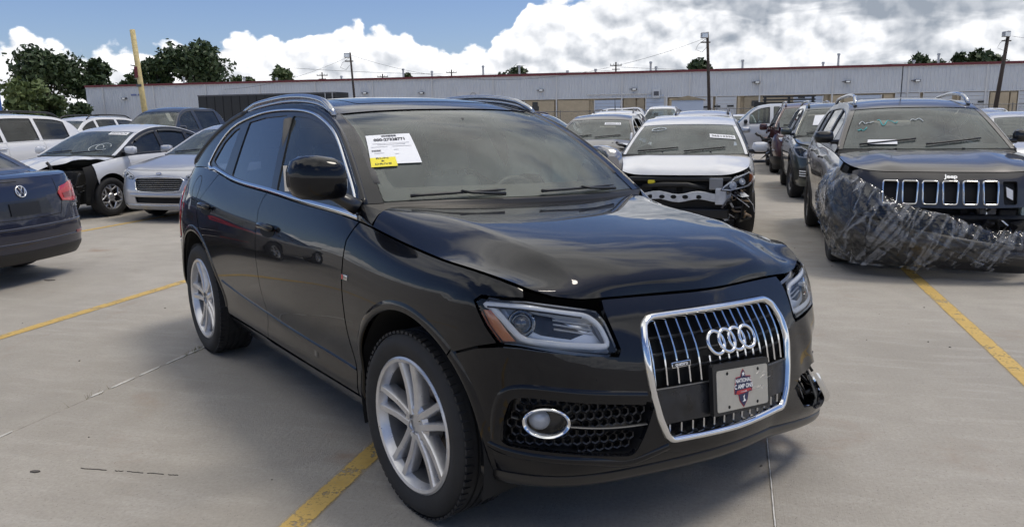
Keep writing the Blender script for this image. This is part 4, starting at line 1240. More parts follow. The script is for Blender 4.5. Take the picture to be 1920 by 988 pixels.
    inn = rounded([(.034, -.83), (.034, 0), (.034, .83), (.256, .85), (.256, -.85)], [.03, 0, .03, .02, .02], 4)
    patch('glass_border', ho.topev, inset(wso, .001), 'frit', ws, holes=[inn], h=.04, scale=sq, off=-.009, thick=.002)
    for s in (1, -1):
        pl_ = [(q, s * v) for q, v in ((.0, .898), (.10, .902), (.20, .904), (.274, .906), (.274, .99), (.0, .99))]
        patch('a_pillar', ho.topev, pl_, BP, root, h=.03, scale=sq, thick=.015)
    patch('hatch_frame', ho.topev, [(.805, v) for v in np.linspace(-.985, .985, 12)] + [(.992, v) for v in np.linspace(.985, -.985, 12)], 'trim_black', root, holes=[rounded([(.835, -.80), (.835, .80), (.97, .80), (.97, -.80)], .03, 3)], h=.06, scale=sq)
    patch('hatch_window', ho.topev, rounded([(.833, -.81), (.833, .81), (.972, .81), (.972, -.81)], .03, 3), 'privacy_glass', root, h=.08, scale=sq, off=-.008, thick=.004)
    # roof spoiler edge standing proud of the right rear pillar
    for s in (1, -1):
        T = ho.raw(np.linspace(.70, .99, 24), np.full(24, .985 * s)); T[:, 0] -= .03; 
        MB().tube(T + (0, s * -.004, 0), [.012] + [.026] * 22 + [.015], 8).build('hatch_seal', 'black_plastic', root, smooth=True)
    # ---- wipers
    for y0, y1, q0_, q1_ in ((-.76, -.20, .006, .014), (.04, .70, .008, .012)):
        vs = np.linspace(y0, y1, 12); P, N = ho.topev(np.linspace(q0_, q1_, 12), vs, .014)
        w = MB().tube(P, [.008] + [.0065] * 10 + [.003], 6).build('wiper', 'black_plastic', root, smooth=True)
        P2, _ = ho.topev(np.array([.002, (q0_ + q1_) / 2 - .004, (q0_ + q1_) / 2 + .001]), np.array([y0 + (y1 - y0) * .95, y0 + (y1 - y0) * .6, y0 + (y1 - y0) * .5]), .022)
        MB().tube(P2, [.009, .006, .005], 6).build('wiper_arm', 'black_plastic', w, smooth=True)
    # ---- auction sheet behind the glass
    def onws(q, v, off): return ho.topev(np.atleast_1d(q), np.atleast_1d(v), off)
    def sheetpos(off):
        c = np.array([(.178, -.745), (.178, -.425), (.252, -.745)])
        return c
    q0s, q1s, v0s, v1s = .088, .172, -.850, -.548
    sqd = lambda a, b, off=.0: tuple(ho.topev(np.array([q0s + (q1s - q0s) * b]), np.array([v0s + (v1s - v0s) * a - .045 * (1 - b)]), off)[0][0])
    def sq_sheet(nm, a0, b0, a1, b1, m, off, par, n=7):
        G = np.array([[sqd(a0 + (a1 - a0) * i / n, b0 + (b1 - b0) * j / n, off) for j in range(n + 1)] for i in range(n + 1)])
        return sheet(nm, G, m, par)
    pap = sq_sheet('auction_sheet', 0, 0, 1, 1, 'paper', .0035, ws)
    sq_sheet('yellow_label', 0.0, -.08, .50, .21, 'yellow_paper', .0048, pap)
    W_ = .215; Hh = .285
    tpl = lambda cx, cy, off=.0052: (lambda a, b: sqd(cx + a / W_, cy + b / Hh, off))
    text_on('sheet_number', '000-27328771', .036, tpl(.50, .80), 'print', pap, .0014, .72)
    text_on('label_text', 'RUN', .020, tpl(.235, .175, .0060), 'print', pap, .0002, 1.3)
    text_on('label_text', '&', .018, tpl(.235, .09, .0060), 'print', pap, .0002, 1.3)
    text_on('label_text', 'DRIVE', .020, tpl(.235, .0, .0060), 'print', pap, .0002, 1.3)
    r8 = random.Random(11); mb = MB()
    def bar(x0, y0, x1, y1): mb.add([sqd(x0, y0, .0050), sqd(x1, y0, .0050), sqd(x1, y1, .0050), sqd(x0, y1, .0050)], [(0, 1, 2, 3)])
    x = .34
    while x < .66: w_ = r8.choice((.006, .010, .016)); bar(x, .90, x + w_, .97); x += w_ + r8.choice((.006, .010))
    x = .06
    while x < .24: w_ = r8.choice((.005, .010)); bar(x, .40, x + w_, .46); x += w_ + .007
    mb.build('barcode', 'print', pap)
    mb = MB()
    for yy, x0, x1 in ((.665, .10, .90), (.55, .06, .40), (.55, .5, .92), (.34, .1, .3), (.44, .52, .62), (.30, .52, .6), (.62, .2, .8)):
        bar(x0, yy, x1, yy + .010)
    mb.build('small_print', 'print_grey', pap)

    # ---- door mirrors
    for s in (1, -1):
        mr = empty('door_mirror', (0, 0, 0), 0, root)
        V = []; F = []; n = 20
        # housing: rounded lozenge sections along y
        secs = [(.920, .058, .056, -.014), (.936, .092, .080, -.006), (.97, .106, .090, 0), (1.03, .108, .094, .004), (1.08, .099, .089, .005), (1.112, .076, .072, .004), (1.128, .028, .032, 0)]
        cx, cz = -.545, 1.297
        for (y, ax_, az_, dz) in secs:
            for k in range(n):
                t = 2 * PI * k / n; c_, s_ = math.cos(t), math.sin(t)
                ee = lambda v, p: math.copysign(abs(v) ** p, v)
                xx = ee(c_, .75) * ax_
                xx = xx if xx > 0 else xx * .28
                V.append((cx + xx - (y - 1.0) * .30, s * y, cz + dz + ee(s_, .62) * az_))
        K = len(secs)
        for i in range(K - 1):
            for k in range(n):
                q = (i * n + k, i * n + (k + 1) % n, (i + 1) * n + (k + 1) % n, (i + 1) * n + k); F.append(q if s > 0 else q[::-1])
        F += [tuple(range(n)), tuple(range((K - 1) * n, K * n))]
        obj('mirror_housing', V, F, BP if s < 0 else 'mirror_silver', mr, True, sharp=70)
        gl_ = [(cx - .034 - (y - 1.0) * .30, s * y, cz + dz) for y, dz in ((.955, -.06), (1.13, -.05), (1.13, .055), (.955, .06))]
        obj('mirror_glass', gl_, [(0, 1, 2, 3)], 'chrome', mr)
        MB().tube([(-.50, s * .86, 1.165), (-.52, s * .90, 1.195), (-.53, s * .95, 1.225), (-.545, s * 1.0, 1.240)], [.050, .046, .040, .034], 10, flat=.7).build('mirror_foot', 'trim_black', mr, smooth=True)
        if s > 0:      # knocked back against the window
            Rm = Matrix.Translation((-.56, .95, 0)) @ Matrix.Rotation(R(62), 4, 'Z') @ Matrix.Translation((.56, -.95, 0))
            for c in mr.children:
                if c.name.startswith(('mirror_housing', 'mirror_glass', 'mirror_foot')): c.data.transform(Matrix.Translation((-.36, 0, -.035)) @ Rm)
        tri = [(-.512, blt(-.512, .014)[1]), (-.635, blt(-.635, .020)[1]), (-.660, 1.243), (-.640, 1.235)]
        patch('mirror_base', ho.side(s), tri, 'black_plastic', mr, off=.002, thick=.008, h=.03)

    # ---- interior
    inte = empty('interior', (0, 0, 0), 0, root)
    MB().box((-1.75, 0, .42), (2.7, 1.56, .10)).build('floor', 'interior', inte)
    D = []
    for y in np.linspace(-.78, .78, 21):
        D.append([(-.46, y, 1.118), (-.62, y, 1.128), (-.80, y, 1.115 + .02 * math.exp(-((y - .36) / .16) ** 2)), (-.92, y, 1.06), (-.94, y, .95), (-.86, y, .75)])
    sheet('dashboard', np.array(D), 'dash_grey', inte, thick=.0)
    MB().box((-1.15, 0, .70), (.75, .26, .24), bev=.04).build('console', 'seat_dark', inte, sharp=50)
    for y in (.38, -.38): seat(inte, -1.28, y, .52, 'seat_light', rec=.38)
    sb = MB(); sb.box((-2.15, 0, .60), (.52, 1.30, .18), bev=.06); sb.box((-2.45, 0, .93), (.16, 1.30, .62), bev=.06, ry=-.35)
    sb.build('rear_bench', 'seat_light', inte, sharp=60)
    for y in (-.42, .0, .42): MB().box((-2.56, y, 1.27), (.10, .26, .17), bev=.045).build('headrest', 'seat_light', inte, sharp=60)
    steering(inte, (-.98, .38, 1.02), .19, .45)
    for s in (1, -1):
        MB().box((-1.55, s * .80, .80), (2.1, .06, .56), bev=.02).build('door_lining', 'seat_dark', inte)
        T = ho.raw(np.linspace(.05, .30, 12), np.full(12, .90 * s)); T[:, 2] -= .03
        MB().tube(T, .030, 8).build('pillar_lining', 'pillar_cloth', inte, smooth=True)
        xb = [(-1.50, s * .80, 1.10), (-1.62, s * .72, 1.33), (-1.70, s * .66, 1.53)]
        MB().tube(xb, .045, 8).build('pillar_lining', 'pillar_cloth', inte, smooth=True)
        xb = [(-2.42, s * .78, 1.15), (-2.42, s * .70, 1.36), (-2.40, s * .62, 1.50)]
        MB().tube(xb, .055, 8).build('pillar_lining', 'pillar_cloth', inte, smooth=True)
    lin_ = ho.raw(*[k.ravel() for k in np.meshgrid(np.linspace(.29, .82, 12), np.linspace(-.92, .92, 12), indexing='ij')]).reshape(12, 12, 3) - (0, 0, .045)
    sheet('headliner', lin_, 'headliner', inte, up=(0, 0, -1))
    # inside mirror
    mir = MB(); mir.box((-1.02, .02, 1.455), (.05, .25, .075), bev=.025, rz=.12); mir.tube([(-1.02, .02, 1.47), (-1.0, .0, 1.53)], .014, 6)
    mir.build('inside_mirror', 'black_plastic', inte, sharp=50)
    # spent curtain airbag hanging inside the left windows, bags on the dashboard
    G = np.array([[(-.85 - 1.6 * i / 24, .735 - .05 * math.sin(i * .9) * (j / 8) - .06 * j / 8 + .02 * math.sin(i * 2.1 + j), 1.50 - .10 * max(0, (i - 18) / 6) - .02 * max(0, (6 - i)) * (1.0) - (.36 + .05 * math.sin(i * .7)) * j / 8) for j in range(9)] for i in range(25)])
    sheet('curtain_airbag', G, 'cloth_airbag', inte, up=(0, -1, 0))
    G = np.array([[(-.93 - .10 * math.sin(PI * j / 8) - .02 * math.sin(i * 1.7), .38 + .24 * (i / 10 - .5) * (1 - .3 * j / 8), 1.10 - .30 * j / 8 + .03 * math.sin(i * 1.3 + j)) for j in range(9)] for i in range(11)])
    sheet('spent_airbag', G, 'cloth_airbag', inte, up=(-1, 0, 0))

    # ---- underside, wheel wells, wheels
    MB().box((-1.42, 0, .33), (3.7, 1.5, .12)).build('underbody', 'under', root)
    for cx in (0, -WB):
        for s in (1, -1):
            MB().lathe([(s * .52, .455), (s * .905, .470)], 30, 'Y', (cx, 0, .368), a0=-.3, a1=PI + .3).lathe([(s * .53, .0), (s * .53, .46)], 30, 'Y', (cx, 0, .368), a0=-.3, a1=PI + .3).build('wheel_well', 'under', root, smooth=True)
    for cx, st in ((0, .03), (-WB, 0)):
        for s in (1, -1):
            wheel(root, (cx, s * .812, .369), s, .369, .271, .252, 'double', 'alloy', steer=st, hd=True, spin=.12 if cx == 0 else .25)
    # nose sags a little towards the damaged left side
    def warp(o):
        if o.type != 'MESH' or 'wheel' in o.name.split('.')[0] and o.parent is not root: return
        me = o.data; n = len(me.vertices); co = np.zeros(n * 3); me.vertices.foreach_get('co', co); co = co.reshape(-1, 3)
        t = np.clip((co[:, 0] - .15) / .5, 0, 1); t = t * t * (3 - 2 * t)
        if co[:, 0].max() < -1.05: return
        k2 = np.clip((co[:, 0] + 1.05) / 1.0, 0, 1); k2 = k2 * k2 * (3 - 2 * k2) * (1 - t) * .050
        co[:, 2] -= .052 * (co[:, 1] + .38) * t + k2 * np.maximum(co[:, 1] + .62, 0)
        k = np.clip((co[:, 1] - .28) / .5, 0, 1) * np.clip((.40 - co[:, 2]) / .07, 0, 1) * np.clip((co[:, 0] - .15) / .25, 0, 1)
        co += k[:, None] * np.array([.03, .075, -.055])          # chin hangs loose at the torn corner
        me.vertices.foreach_set('co', co.ravel()); me.update()
    def walk(o):
        for c in o.children:
            if c.name.startswith(('wheel', 'inner_wheel')): continue
            warp(c); walk(c)
    walk(root)
    return root
mat('flap_grey', (.055, .055, .052), .55)
mat('mesh_black', (.009, .009, .010), .36)
mat('dull_satin', (.07, .072, .075), .40, .6)
mat('running_white', (.88, .91, .95), .3, .0, coat=.6)
mat('lamp_silver', (.72, .76, .82), .35, .1)
mat('lens_ball', (.10, .11, .13), .04, .4, coat=1.0)
mat('rail_silver', (.42, .44, .47), .20, .9, coat=.6)
mat('mirror_silver', (.30, .30, .31), .16, .7, coat=1.0)
mat('frit', (.045, .040, .036), .5)
mat('dash_grey', (.20, .20, .19), .7)
mat('seat_light', (.42, .41, .38), .75, var=.1)
mat('print_grey', (.35, .35, .37), .8)
glass('privacy_glass', (.12, .14, .17), 1.6, 0, .02)
glass('windshield_hero', (.90, .96, .92), .90, 0, .115)
mat('pillar_cloth', (.10, .098, .095), .9)
AUDI = build_audi()
# ------------------------------------------------------------------ other vehicles: one builder, one spec each
def gshell(sp):
    wb, fo, ro, hw = sp['wb'], sp['fo'], sp['ro'], sp['hw']; xr = -wb - ro
    zs = sp.get('zs', .20); top = sp['top']                 # top: [(x, z)] height of the skin's upper edge in side view, nose first
    tz = lambda x: float(np.interp(-x, [-p[0] for p in top], [p[1] for p in top]))
    zn = sp['zn']; zr = sp['zr']                            # top edge at the nose / tail
    lean = sp.get('lean', .12); rlean = sp.get('rlean', .08); o8 = sp.get('o8', -.07)
    pl = [(fo, 0), (fo - .015, .32 * hw), (fo - .06, .60 * hw), (fo - .17, .83 * hw), (fo - .36, .945 * hw), (fo - .60, .985 * hw), (0 if fo > .7 else -.05, .995 * hw), (-wb * .3, hw), (-wb * .6, hw), (-wb + .1, hw * .997), (xr + .62, .975 * hw), (xr + .34, .94 * hw), (xr + .15, .84 * hw), (xr + .05, .62 * hw), (xr + .012, .32 * hw), (xr, 0)]
    cols = []
    n = len(pl); rows = 9
    for i, (x, y) in enumerate(pl):
        if i < 3: zt, k = zn, 'f'
        elif i == 3: zt, k = zn + .35 * (tz(fo - .36) - zn), 'fc'
        elif i >= n - 3: zt, k = zr, 'r'
        elif i == n - 4: zt, k = zr + .3 * (tz(xr + .34) - zr), 'rc'
        else: zt, k = tz(x), 's'
        H = zt - zs
        fr = [0, .09, .23, .38, .53, .68, .81, .91, 1.0]
        z = [zs + H * f for f in fr]
        if k == 's': o = [-.085, -.045, -.035, -.018, -.004, 0, -.010, -.032, o8]
        elif k in ('f', 'fc'):
            q = lean * (1 if k == 'f' else .75)
            o = [-.06, -.015, .0, .006, .0, -.10 * q / .12 * .25, -.35 * q, -.62 * q, -q]
        else:
            q = rlean * (1 if k == 'r' else .8)
            o = [-.06, -.01, .01, .012, -.002, -.2 * q, -.4 * q, -.65 * q, -q]
        cols.append((x, y, list(zip(o, z))))
    return Shell(cols, crease=sp.get('crease', (6,)), na=sp.get('na', 200), nw=70)

def front_place(sh, y, z, off=.004):
    P, N = sh.ev(np.array([float(sh.fy(y)) if y else 0.0]), np.array([z]), off); n = Vector(N[0])
    u = (Vector((0, 1, 0)) - n * n.y).normalized(); v = n.cross(u); v = v if v.z > 0 else -v; p = Vector(P[0])
    return lambda a, b, c=0.0: tuple(p + u * a + v * b + n * c)

def gen_car(name, label, cat, pos, heading, sp, colour, group=None, near=False, skip=(), tint='side_glass', tint2=None, wheels='spokes7', rim='alloy', seats='seat_dark', fl=None):
    """heading: degrees, direction the nose points to (0 = +x, 90 = away from the camera)"""
    root = empty(name, (pos[0], pos[1], sp.get('lift', 0)), R(heading)); tag(root, label, cat, group)
    sh = gshell(sp); h = .055 if near else .12
    ho = House(sh, sp['can'], tumble=sp.get('tumble', .42), curv=.14, bow=sp.get('bow', ((0, .13), (.3, .06), (.6, 0), (1, -.12))), crown=sp.get('crown', ((0, .0), (.3, .03), (.6, .045), (1, .0))), npow=2.6)
    wb, fo, ro, hw, Rt = sp['wb'], sp['fo'], sp['ro'], sp['hw'], sp.get('Rt', .33)
    A = lambda x: float(sh.ax(x)); zt = lambda a: float(np.interp(abs(a), sh.av, sh.z1)); zb = lambda a: float(np.interp(abs(a), sh.av, sh.z0))
    ra = Rt + sp.get('archgap', .065); cz = Rt
    sx = lambda pts: [(A(x), z) for x, z in pts]
    arcx = lambda cx, a0, a1, n=16, r=None: sx(arc(cx, r or ra, a0, a1, n, cz))
    lowf = A(fo - .45)
    doors = sp['doors']                  # x of shut lines, front to back
    def P_(nm, o, s, m=colour, **k):
        k.setdefault('h', h)
        return patch(nm, sh.ev, [(s * a, z) for a, z in o], m, k.pop('parent', root), **k)
    tp = lambda x0, x1, n=10: [(A(x), zt(A(x)) - .002) for x in np.linspace(x0, x1, n)]
    bt = lambda x0, x1, n=8: [(A(x), zb(A(x)) + .004) for x in np.linspace(x0, x1, n)]
    ca = math.degrees(math.asin(min(1, max(-1, (sp.get('zs', .20) + .02 - cz) / ra))))
    zmid = sp.get('zbump', .60)
    hx = sp.get('hoodx', sp['can'][0][0] + .05)
    # inner dark body
    for s in (1, -1):
        a0_ = A(.50) if ('front' in skip or sp.get('fholes')) else 0.0
        o = [(a, zb(a) + .02) for a in np.linspace(a0_, A(ra + .02), 6)] + arcx(0, ca, 180 - ca, 14, ra + .01) + bt(-ra - .05, -wb + ra + .05, 6) + arcx(-wb, ca, 180 - ca, 14, ra + .01)
        o += [(a, zb(a) + .02) for a in np.linspace(A(-wb - ra - .03), sh.A, 6)] + [(a, zt(a) - .01) for a in np.linspace(sh.A, a0_, 34)]
        if 'inner' not in skip: P_('inner_body', o, s, 'dark_gap', off=-.018, thick=0, h=.12)
    # panels
    xF = sp.get('xF', .20); xR = sp.get('xR', -wb - ra - .06)
    front = [(a, zt(a) - .003) for a in np.linspace(0, A(xF + .12), 12)] + [(A(xF + .10), zmid + .10), (A(xF + .06), zmid)] + arcx(0, 48, ca, 10) + [(a, zb(a) + .004) for a in np.linspace(A(ra), 0, 10)]
    zc0 = cz + ra * math.sin(R(48)); 
    if 'front' not in skip:
        half = front; full = half + [(-a, z) for a, z in half[::-1] if a > 1e-6]
        fb = patch('front_bumper', sh.ev, full, sp.get('bumper_mat', colour), root, h=h, holes=[[(float(sh.fy(y)) if y else 0.0, z) for y, z in q] for q in sp.get('fholes', [])])
    for s in (1, -1):
        if ('fender_l' if s > 0 else 'fender_r') not in skip:
            o = tp(doors[0], xF + .12, 10) + [(A(xF + .10), zmid + .10), (A(xF + .06), zmid)] + arcx(0, 50, 180 - ca, 18) + [(A(doors[0]), zb(A(doors[0])) + .02)]
            P_('fender', o, s, gap=.003 if near else 0)
        for k in range(len(doors) - 1):
            x0, x1 = doors[k], doors[k + 1]; last = k == len(doors) - 2
            if last and x1 < -wb + ra:
                o = tp(x0, x1, 8) + [(A(x1 - .02), zt(A(x1)) - .16)] + arcx(-wb, math.degrees(math.acos(min(1, max(-1, (x1 + wb) / (ra + .03))))) , ca, 12, ra + .03) + [(A(x0), zb(A(x0)) + .09)]
            else: o = tp(x0, x1, 8) + [(A(x1), zb(A(x1)) + .09), (A(x0), zb(A(x0)) + .09)]
            if ('door_l%d' % k if s > 0 else 'door_r%d' % k) in skip: continue
            d = P_('door', o, s, gap=.003 if near else 0)
            if near or sp.get('handles'):
                zz = zt(A(x1)) - sp.get('hz', .13); c = [(s * A(x1 + .05 + u), zz) for u in np.linspace(0, .2, 6)]
                P, N = sh.ev(np.array([q[0] for q in c]), np.array([q[1] for q in c]), .02)
                MB().tube(P, .014, 6).build('handle', sp.get('handle_mat', colour), d, smooth=True)
        si = [(A(x), zb(A(x)) + .085) for x in np.linspace(-ra * .98, -wb + ra * .98, 8)] + [(A(x), zb(A(x)) + .005) for x in np.linspace(-wb + ra * .96, -ra * .96, 8)]
        P_('sill', si, s, sp.get('sill_mat', colour), h=.1, off=.002)
        xl = doors[-1]
        if ('quarter_l' if s > 0 else 'quarter_r') not in skip:
            a0 = math.degrees(math.acos(min(1, max(-1, (xl + wb) / ra)))) if xl < -wb + ra else ca
            o = tp(xl, xR - .12, 8) + [(A(xR - .10), zmid + .12), (A(xR - .05), zmid)] + arcx(-wb, 140, a0, 14)
            if a0 == ca: o += [(A(xl), zb(A(xl)) + .06)]
            else: o += [(A(xl - .02), zt(A(xl)) - .16)]
            P_('quarter_panel', o, s, gap=.003 if near else 0)
        if sp.get('cladding'):
            for cx in (0, -wb): strip_along('arch_trim', sh.ev, [(s * a, z) for a, z in arcx(cx, ca, 180 - ca, 24, ra + .022)], .055, 'black_plastic', root, off=-.002, thick=.014)
    rearp = [(a, zt(a) - .003) for a in np.linspace(A(xR - .12), sh.A, 10)]
    lowr = [(a, zb(a) + .004) for a in np.linspace(sh.A, A(-wb - ra), 10)] + arcx(-wb, 180 - ca, 140, 8) + [(A(xR - .05), zmid), (A(xR - .10), zmid + .12)]
    ho2 = rearp + [(2 * sh.A - a, z) for a, z in rearp[::-1]][1:] + [(2 * sh.A - a, z) for a, z in lowr[::-1]] + lowr
    # order: top edge left->right, then right side down, bottom, left side up
    ho2 = rearp + [(2 * sh.A - a, z) for a, z in rearp[::-1]][1:] + [(2 * sh.A - a, z) for a, z in lowr[::-1]][:len(lowr)] + lowr[1:]
    if 'rear' not in skip: patch('rear_body', sh.ev, ho2, colour, root, h=h, holes=[[(float(sh.ry(y)) if y > 0 else 2 * sh.A + float(sh.ry(y)) if y < 0 else sh.A, z) for y, z in q] for q in sp.get('rholes', [])])
    # hood
    q0 = ho.raw(np.full(25, .003), np.linspace(-1, 1, 25))
    if 'hood' not in skip:
        ac = sp.get('ac', A(fo - .20)); ah = A(hx); n = 25; m = 15
        fc = sh.top(np.linspace(-ac, ac, n)) + (.003, 0, .004)
        w_ = np.linspace(0, 1, m)
        l = sh.top(-np.linspace(ah, ac, m)) + (0, 0, .003); r = sh.top(np.linspace(ah, ac, m)) + (0, 0, .003)
        yy = np.linspace(-1, 1, n); b0, b1 = l[0], r[0]
        back = np.stack([b0[0] + (1 - yy ** 2) * sp.get('hbow', .12), yy * b1[1], b0[2] + sp.get('hcrown', .035) * (1 - np.abs(yy) ** 4)], 1)
        HP = coons(back, fc, l, r, n, m, sp.get('crown_h', .03), 4)
        if sp.get('hood_fn'): HP = sp['hood_fn'](HP)
        if sp.get('ridge'):
            u = np.linspace(-1, 1, n)[:, None]; HP[..., 2] += sp['ridge'] * (np.exp(-((np.abs(u) - .55) / .10) ** 2)) * np.sin(np.linspace(.0, PI, m))[None] ** .6
        HP[..., 2] += 0
        sheet('hood', HP, sp.get('hood_mat', colour), root, thick=.012)
        CW = np.stack([back + (.03, 0, -.02), back + (-.02, 0, -.03), q0 * (1, .97, 1) + (.01, 0, -.006)]); sheet('cowl', CW, 'black_plastic', root)
    # greenhouse
    qh, qr = ho.q_of_x(sp['xh']), ho.q_of_x(sp['xr'])
    sq = (ho.L, hw * .7)
    patch('roof', ho.topev, [(qh + .006, v) for v in np.linspace(-.985, .985, 12)] + [(qr - .006, v) for v in np.linspace(.985, -.985, 12)], sp.get('roof_mat', colour), root, h=h * 1.4, scale=sq)
    wso = [(.004, v) for v in np.linspace(-.93, .93, 10)] + [(qh, v) for v in np.linspace(.90, -.90, 10)]
    ws = patch('windshield', ho.topev, wso, 'windshield', root, h=h * 1.5, scale=sq, off=-.003, thick=.004)
    if near:
        inn = rounded([(.03, -.86), (.03, .86), (qh - .012, .84), (qh - .012, -.84)], .03, 3)
        patch('glass_border', ho.topev, inset(wso, .001), 'frit', ws, holes=[inn], h=.08, scale=sq, off=-.008, thick=.001)
        for v0, v1 in sp.get('wipers', ((-.75, -.1), (.0, .65))):
            P, N = ho.topev(np.linspace(.02, .05, 8), np.linspace(v0, v1, 8), .014); MB().tube(P, .010, 5).build('wiper', 'black_plastic', ws, smooth=True)
    if 'rear_glass' not in skip:
        rq0, rq1 = qr + .01, sp.get('rq1', .985)
        rgo = [(rq0, v) for v in np.linspace(-.86, .86, 8)] + [(rq1, v) for v in np.linspace(.86, -.86, 8)]
        patch('rear_window', ho.topev, rgo, tint2 or tint, root, h=h * 1.5, scale=sq, off=-.003)
        patch('rear_frame', ho.topev, [(qr, v) for v in np.linspace(-.985, .985, 8)] + [(.997, v) for v in np.linspace(.985, -.985, 8)], colour, root, holes=[inset(rgo, .004)], h=h * 1.5, scale=sq)
    for s in (1, -1):
        patch('a_pillar', ho.topev, [(q, s * v) for q, v in ((.0, .935), (qh * .5, .925), (qh, .905), (qh, .99), (0, .99))], sp.get('pillar_mat', colour), root, h=.06, scale=sq)
        ev = ho.side(s)
        qq = np.linspace(.006, .994, 44); can = list(zip(np.interp(qq, ho.qs, ho.cx).tolist(), np.interp(qq, ho.qs, ho.cz).tolist()))
        base = [(x, float(ho.belt(x)) + .001) for x in np.linspace(can[-1][0] + .01, can[0][0] - .01, 24)]
        wins = []
        mt = sp.get('mt', .065)
        for (x1, x2) in sp['wins']:
            xs = np.linspace(x1, x2, 14); lo = [(x, float(ho.belt(x)) + .025) for x in xs]; up = [(x, float(ho.zc(x)) - mt) for x in xs[::-1]]
            up = [(x, max(z, float(ho.belt(x)) + .035)) for x, z in up]
            tl = sp.get('tilt', .0)
            wins.append(rounded(lo + up, .012, 2))
        fr = patch('window_surround', ev, can + base, sp.get('surround_mat', colour), root, holes=wins, h=h, thick=.012)
        for i, wv in enumerate(wins):
            m_g = tint if i == 0 else (tint2 or tint)
            if ('glass_l%d' % i if s > 0 else 'glass_r%d' % i) in skip: continue
            patch('side_window', ev, inset(wv, -.002), m_g, root, off=-.010, thick=.003, h=.12)
            if near: strip_along('window_seal', ev, densify(wv, .06), .018, 'trim_black', fr, off=-.002, thick=.006, closed=True)
        T = ho.raw(np.linspace(0, .99, 50), np.full(50, 1.0 * s)); MB().tube(T - (0, s * .010, .009), .015, 6).build('roof_edge', sp.get('edge_mat', colour), root, smooth=True)
        if sp.get('rails'):
            q1 = np.linspace(ho.q_of_x(sp['xh'] - .15), ho.q_of_x(sp['xr'] + .1), 24); T = ho.raw(q1, np.full(24, .90 * s)); u = np.linspace(0, 1, 24)
            T[:, 2] += .01 + sp.get('rail_h', .05) * np.clip(np.minimum(u, 1 - u) / .10, 0, 1) ** .7
            MB().tube(T, .022, 6).build('roof_rail', sp['rails'], root, smooth=True)
        # mirrors
        if ('mirror_l' if s > 0 else 'mirror_r') not in skip:
            mx, mz = sp.get('mirror', (sp['can'][0][0] - .22, float(ho.belt(sp['can'][0][0] - .25)) + .10))
            yb = float(ho.W(mx, mz - .05)); mr = empty('door_mirror', (0, 0, 0), 0, root)
            mb = MB(); mb.box((mx, s * (yb + .14), mz), (.12, .20, .13), bev=.052); mb.build('mirror_housing', sp.get('mirror_mat', colour), mr, sharp=60)
            MB().box((mx - .061, s * (yb + .14), mz), (.004, .15, .09)).build('mirror_glass', 'chrome', mr)
            MB().box((mx + .005, s * (yb + .02), mz - .05), (.09, .12, .05), bev=.02).build('mirror_foot', 'trim_black', mr)
    # deck of a saloon / load bed
    if sp.get('deck'):
        e = ho.raw(np.full(17, .996), np.linspace(-1, 1, 17)); xa = float(ho.cx[-1]); m = 9
        aa = A(xa + .0); ac = A(-wb - ro + .20)
        l = sh.top(-np.linspace(aa, ac, m)); r = sh.top(np.linspace(aa, ac, m)); l[0] = e[0]; r[0] = e[-1]
        bk = sh.top(np.concatenate([np.linspace(-ac, -sh.A, 9)[:-1], np.linspace(sh.A, ac, 9)])) + (0, 0, .003)
        sheet('deck_lid', coons(e, bk, l, r, 17, m, .012, 4), colour, root, thick=.01)
    # cabin
    if 'cabin' not in skip:
        zf = sp.get('zs', .2) + .14; xa, za = sp['can'][0]; xd = sp['can'][-1][0]
        it = empty('interior', (0, 0, 0), 0, root)
        MB().box(((xa + xd) / 2, 0, zf), (abs(xd - xa) + .1, hw * 1.7, .06)).build('floor', 'interior', it)
        for s in (1, -1): MB().box(((xa + xd) / 2 - .1, s * hw * .86, (zf + za) / 2 - .04), (abs(xd - xa) * .8, .05, za - zf - .06)).build('door_lining', 'interior', it)
        MB().box((xa - .28, 0, za - .12), (.42, hw * 1.66, .22), bev=.06).build('dashboard', 'interior', it)
        MB().box((xd + .15, 0, (zf + za) / 2), (.1, hw * 1.6, za - zf)).build('rear_wall', 'interior', it)
        xs = xa - .95
        if near:
            for y in (.36, -.36): seat(it, xs, y, zf + .12, seats, rec=.32)
            steering(it, (xa - .55, .36, za - .06), .18, .4)
            MB().box((xs - .95, 0, za - .10), (.16, 1.25, .62), bev=.05, ry=-.3).build('rear_bench', seats, it, sharp=60)
            for y in (-.36, .36): MB().box((xs - 1.02, y, za + .24), (.09, .25, .16), bev=.04).build('headrest', seats, it, sharp=60)
        else:
            for y in (.36, -.36): MB().box((xs - .25, y, za - .12), (.14, .46, .62), bev=.05, ry=-.3).box((xs - .36, y, za + .26), (.09, .25, .17), bev=.04).build('seat', seats, it)
            MB().box((xs - 1.1, 0, za - .10), (.16, 1.2, .5), bev=.05).build('rear_bench', seats, it)
    # running gear
    MB().box((-wb / 2, 0, sp.get('zs', .2) + .07), (wb + .5, hw * 1.45, .08)).build('underbody', 'under', root)
    for cx in (0, -wb):
        for s in (1, -1):
            MB().lathe([(s * (hw - .34), ra), (s * (hw - .04), ra + .012)], 16, 'Y', (cx, 0, cz), a0=-.2, a1=PI + .2).lathe([(s * (hw - .33), 0), (s * (hw - .33), ra)], 16, 'Y', (cx, 0, cz), a0=-.2, a1=PI + .2).build('wheel_well', 'under', root, smooth=True)
            st = sp.get('steer', 0) if cx == 0 else 0
            if ('wheel_%s%s' % ('f' if cx == 0 else 'r', 'l' if s > 0 else 'r')) in skip: continue
            wheel(root, (cx, s * (hw - .015 - sp.get('tw', .215) / 2), Rt), s, Rt, sp.get('rim', Rt * .66), sp.get('tw', .215), wheels, rim, steer=st, disc=near)
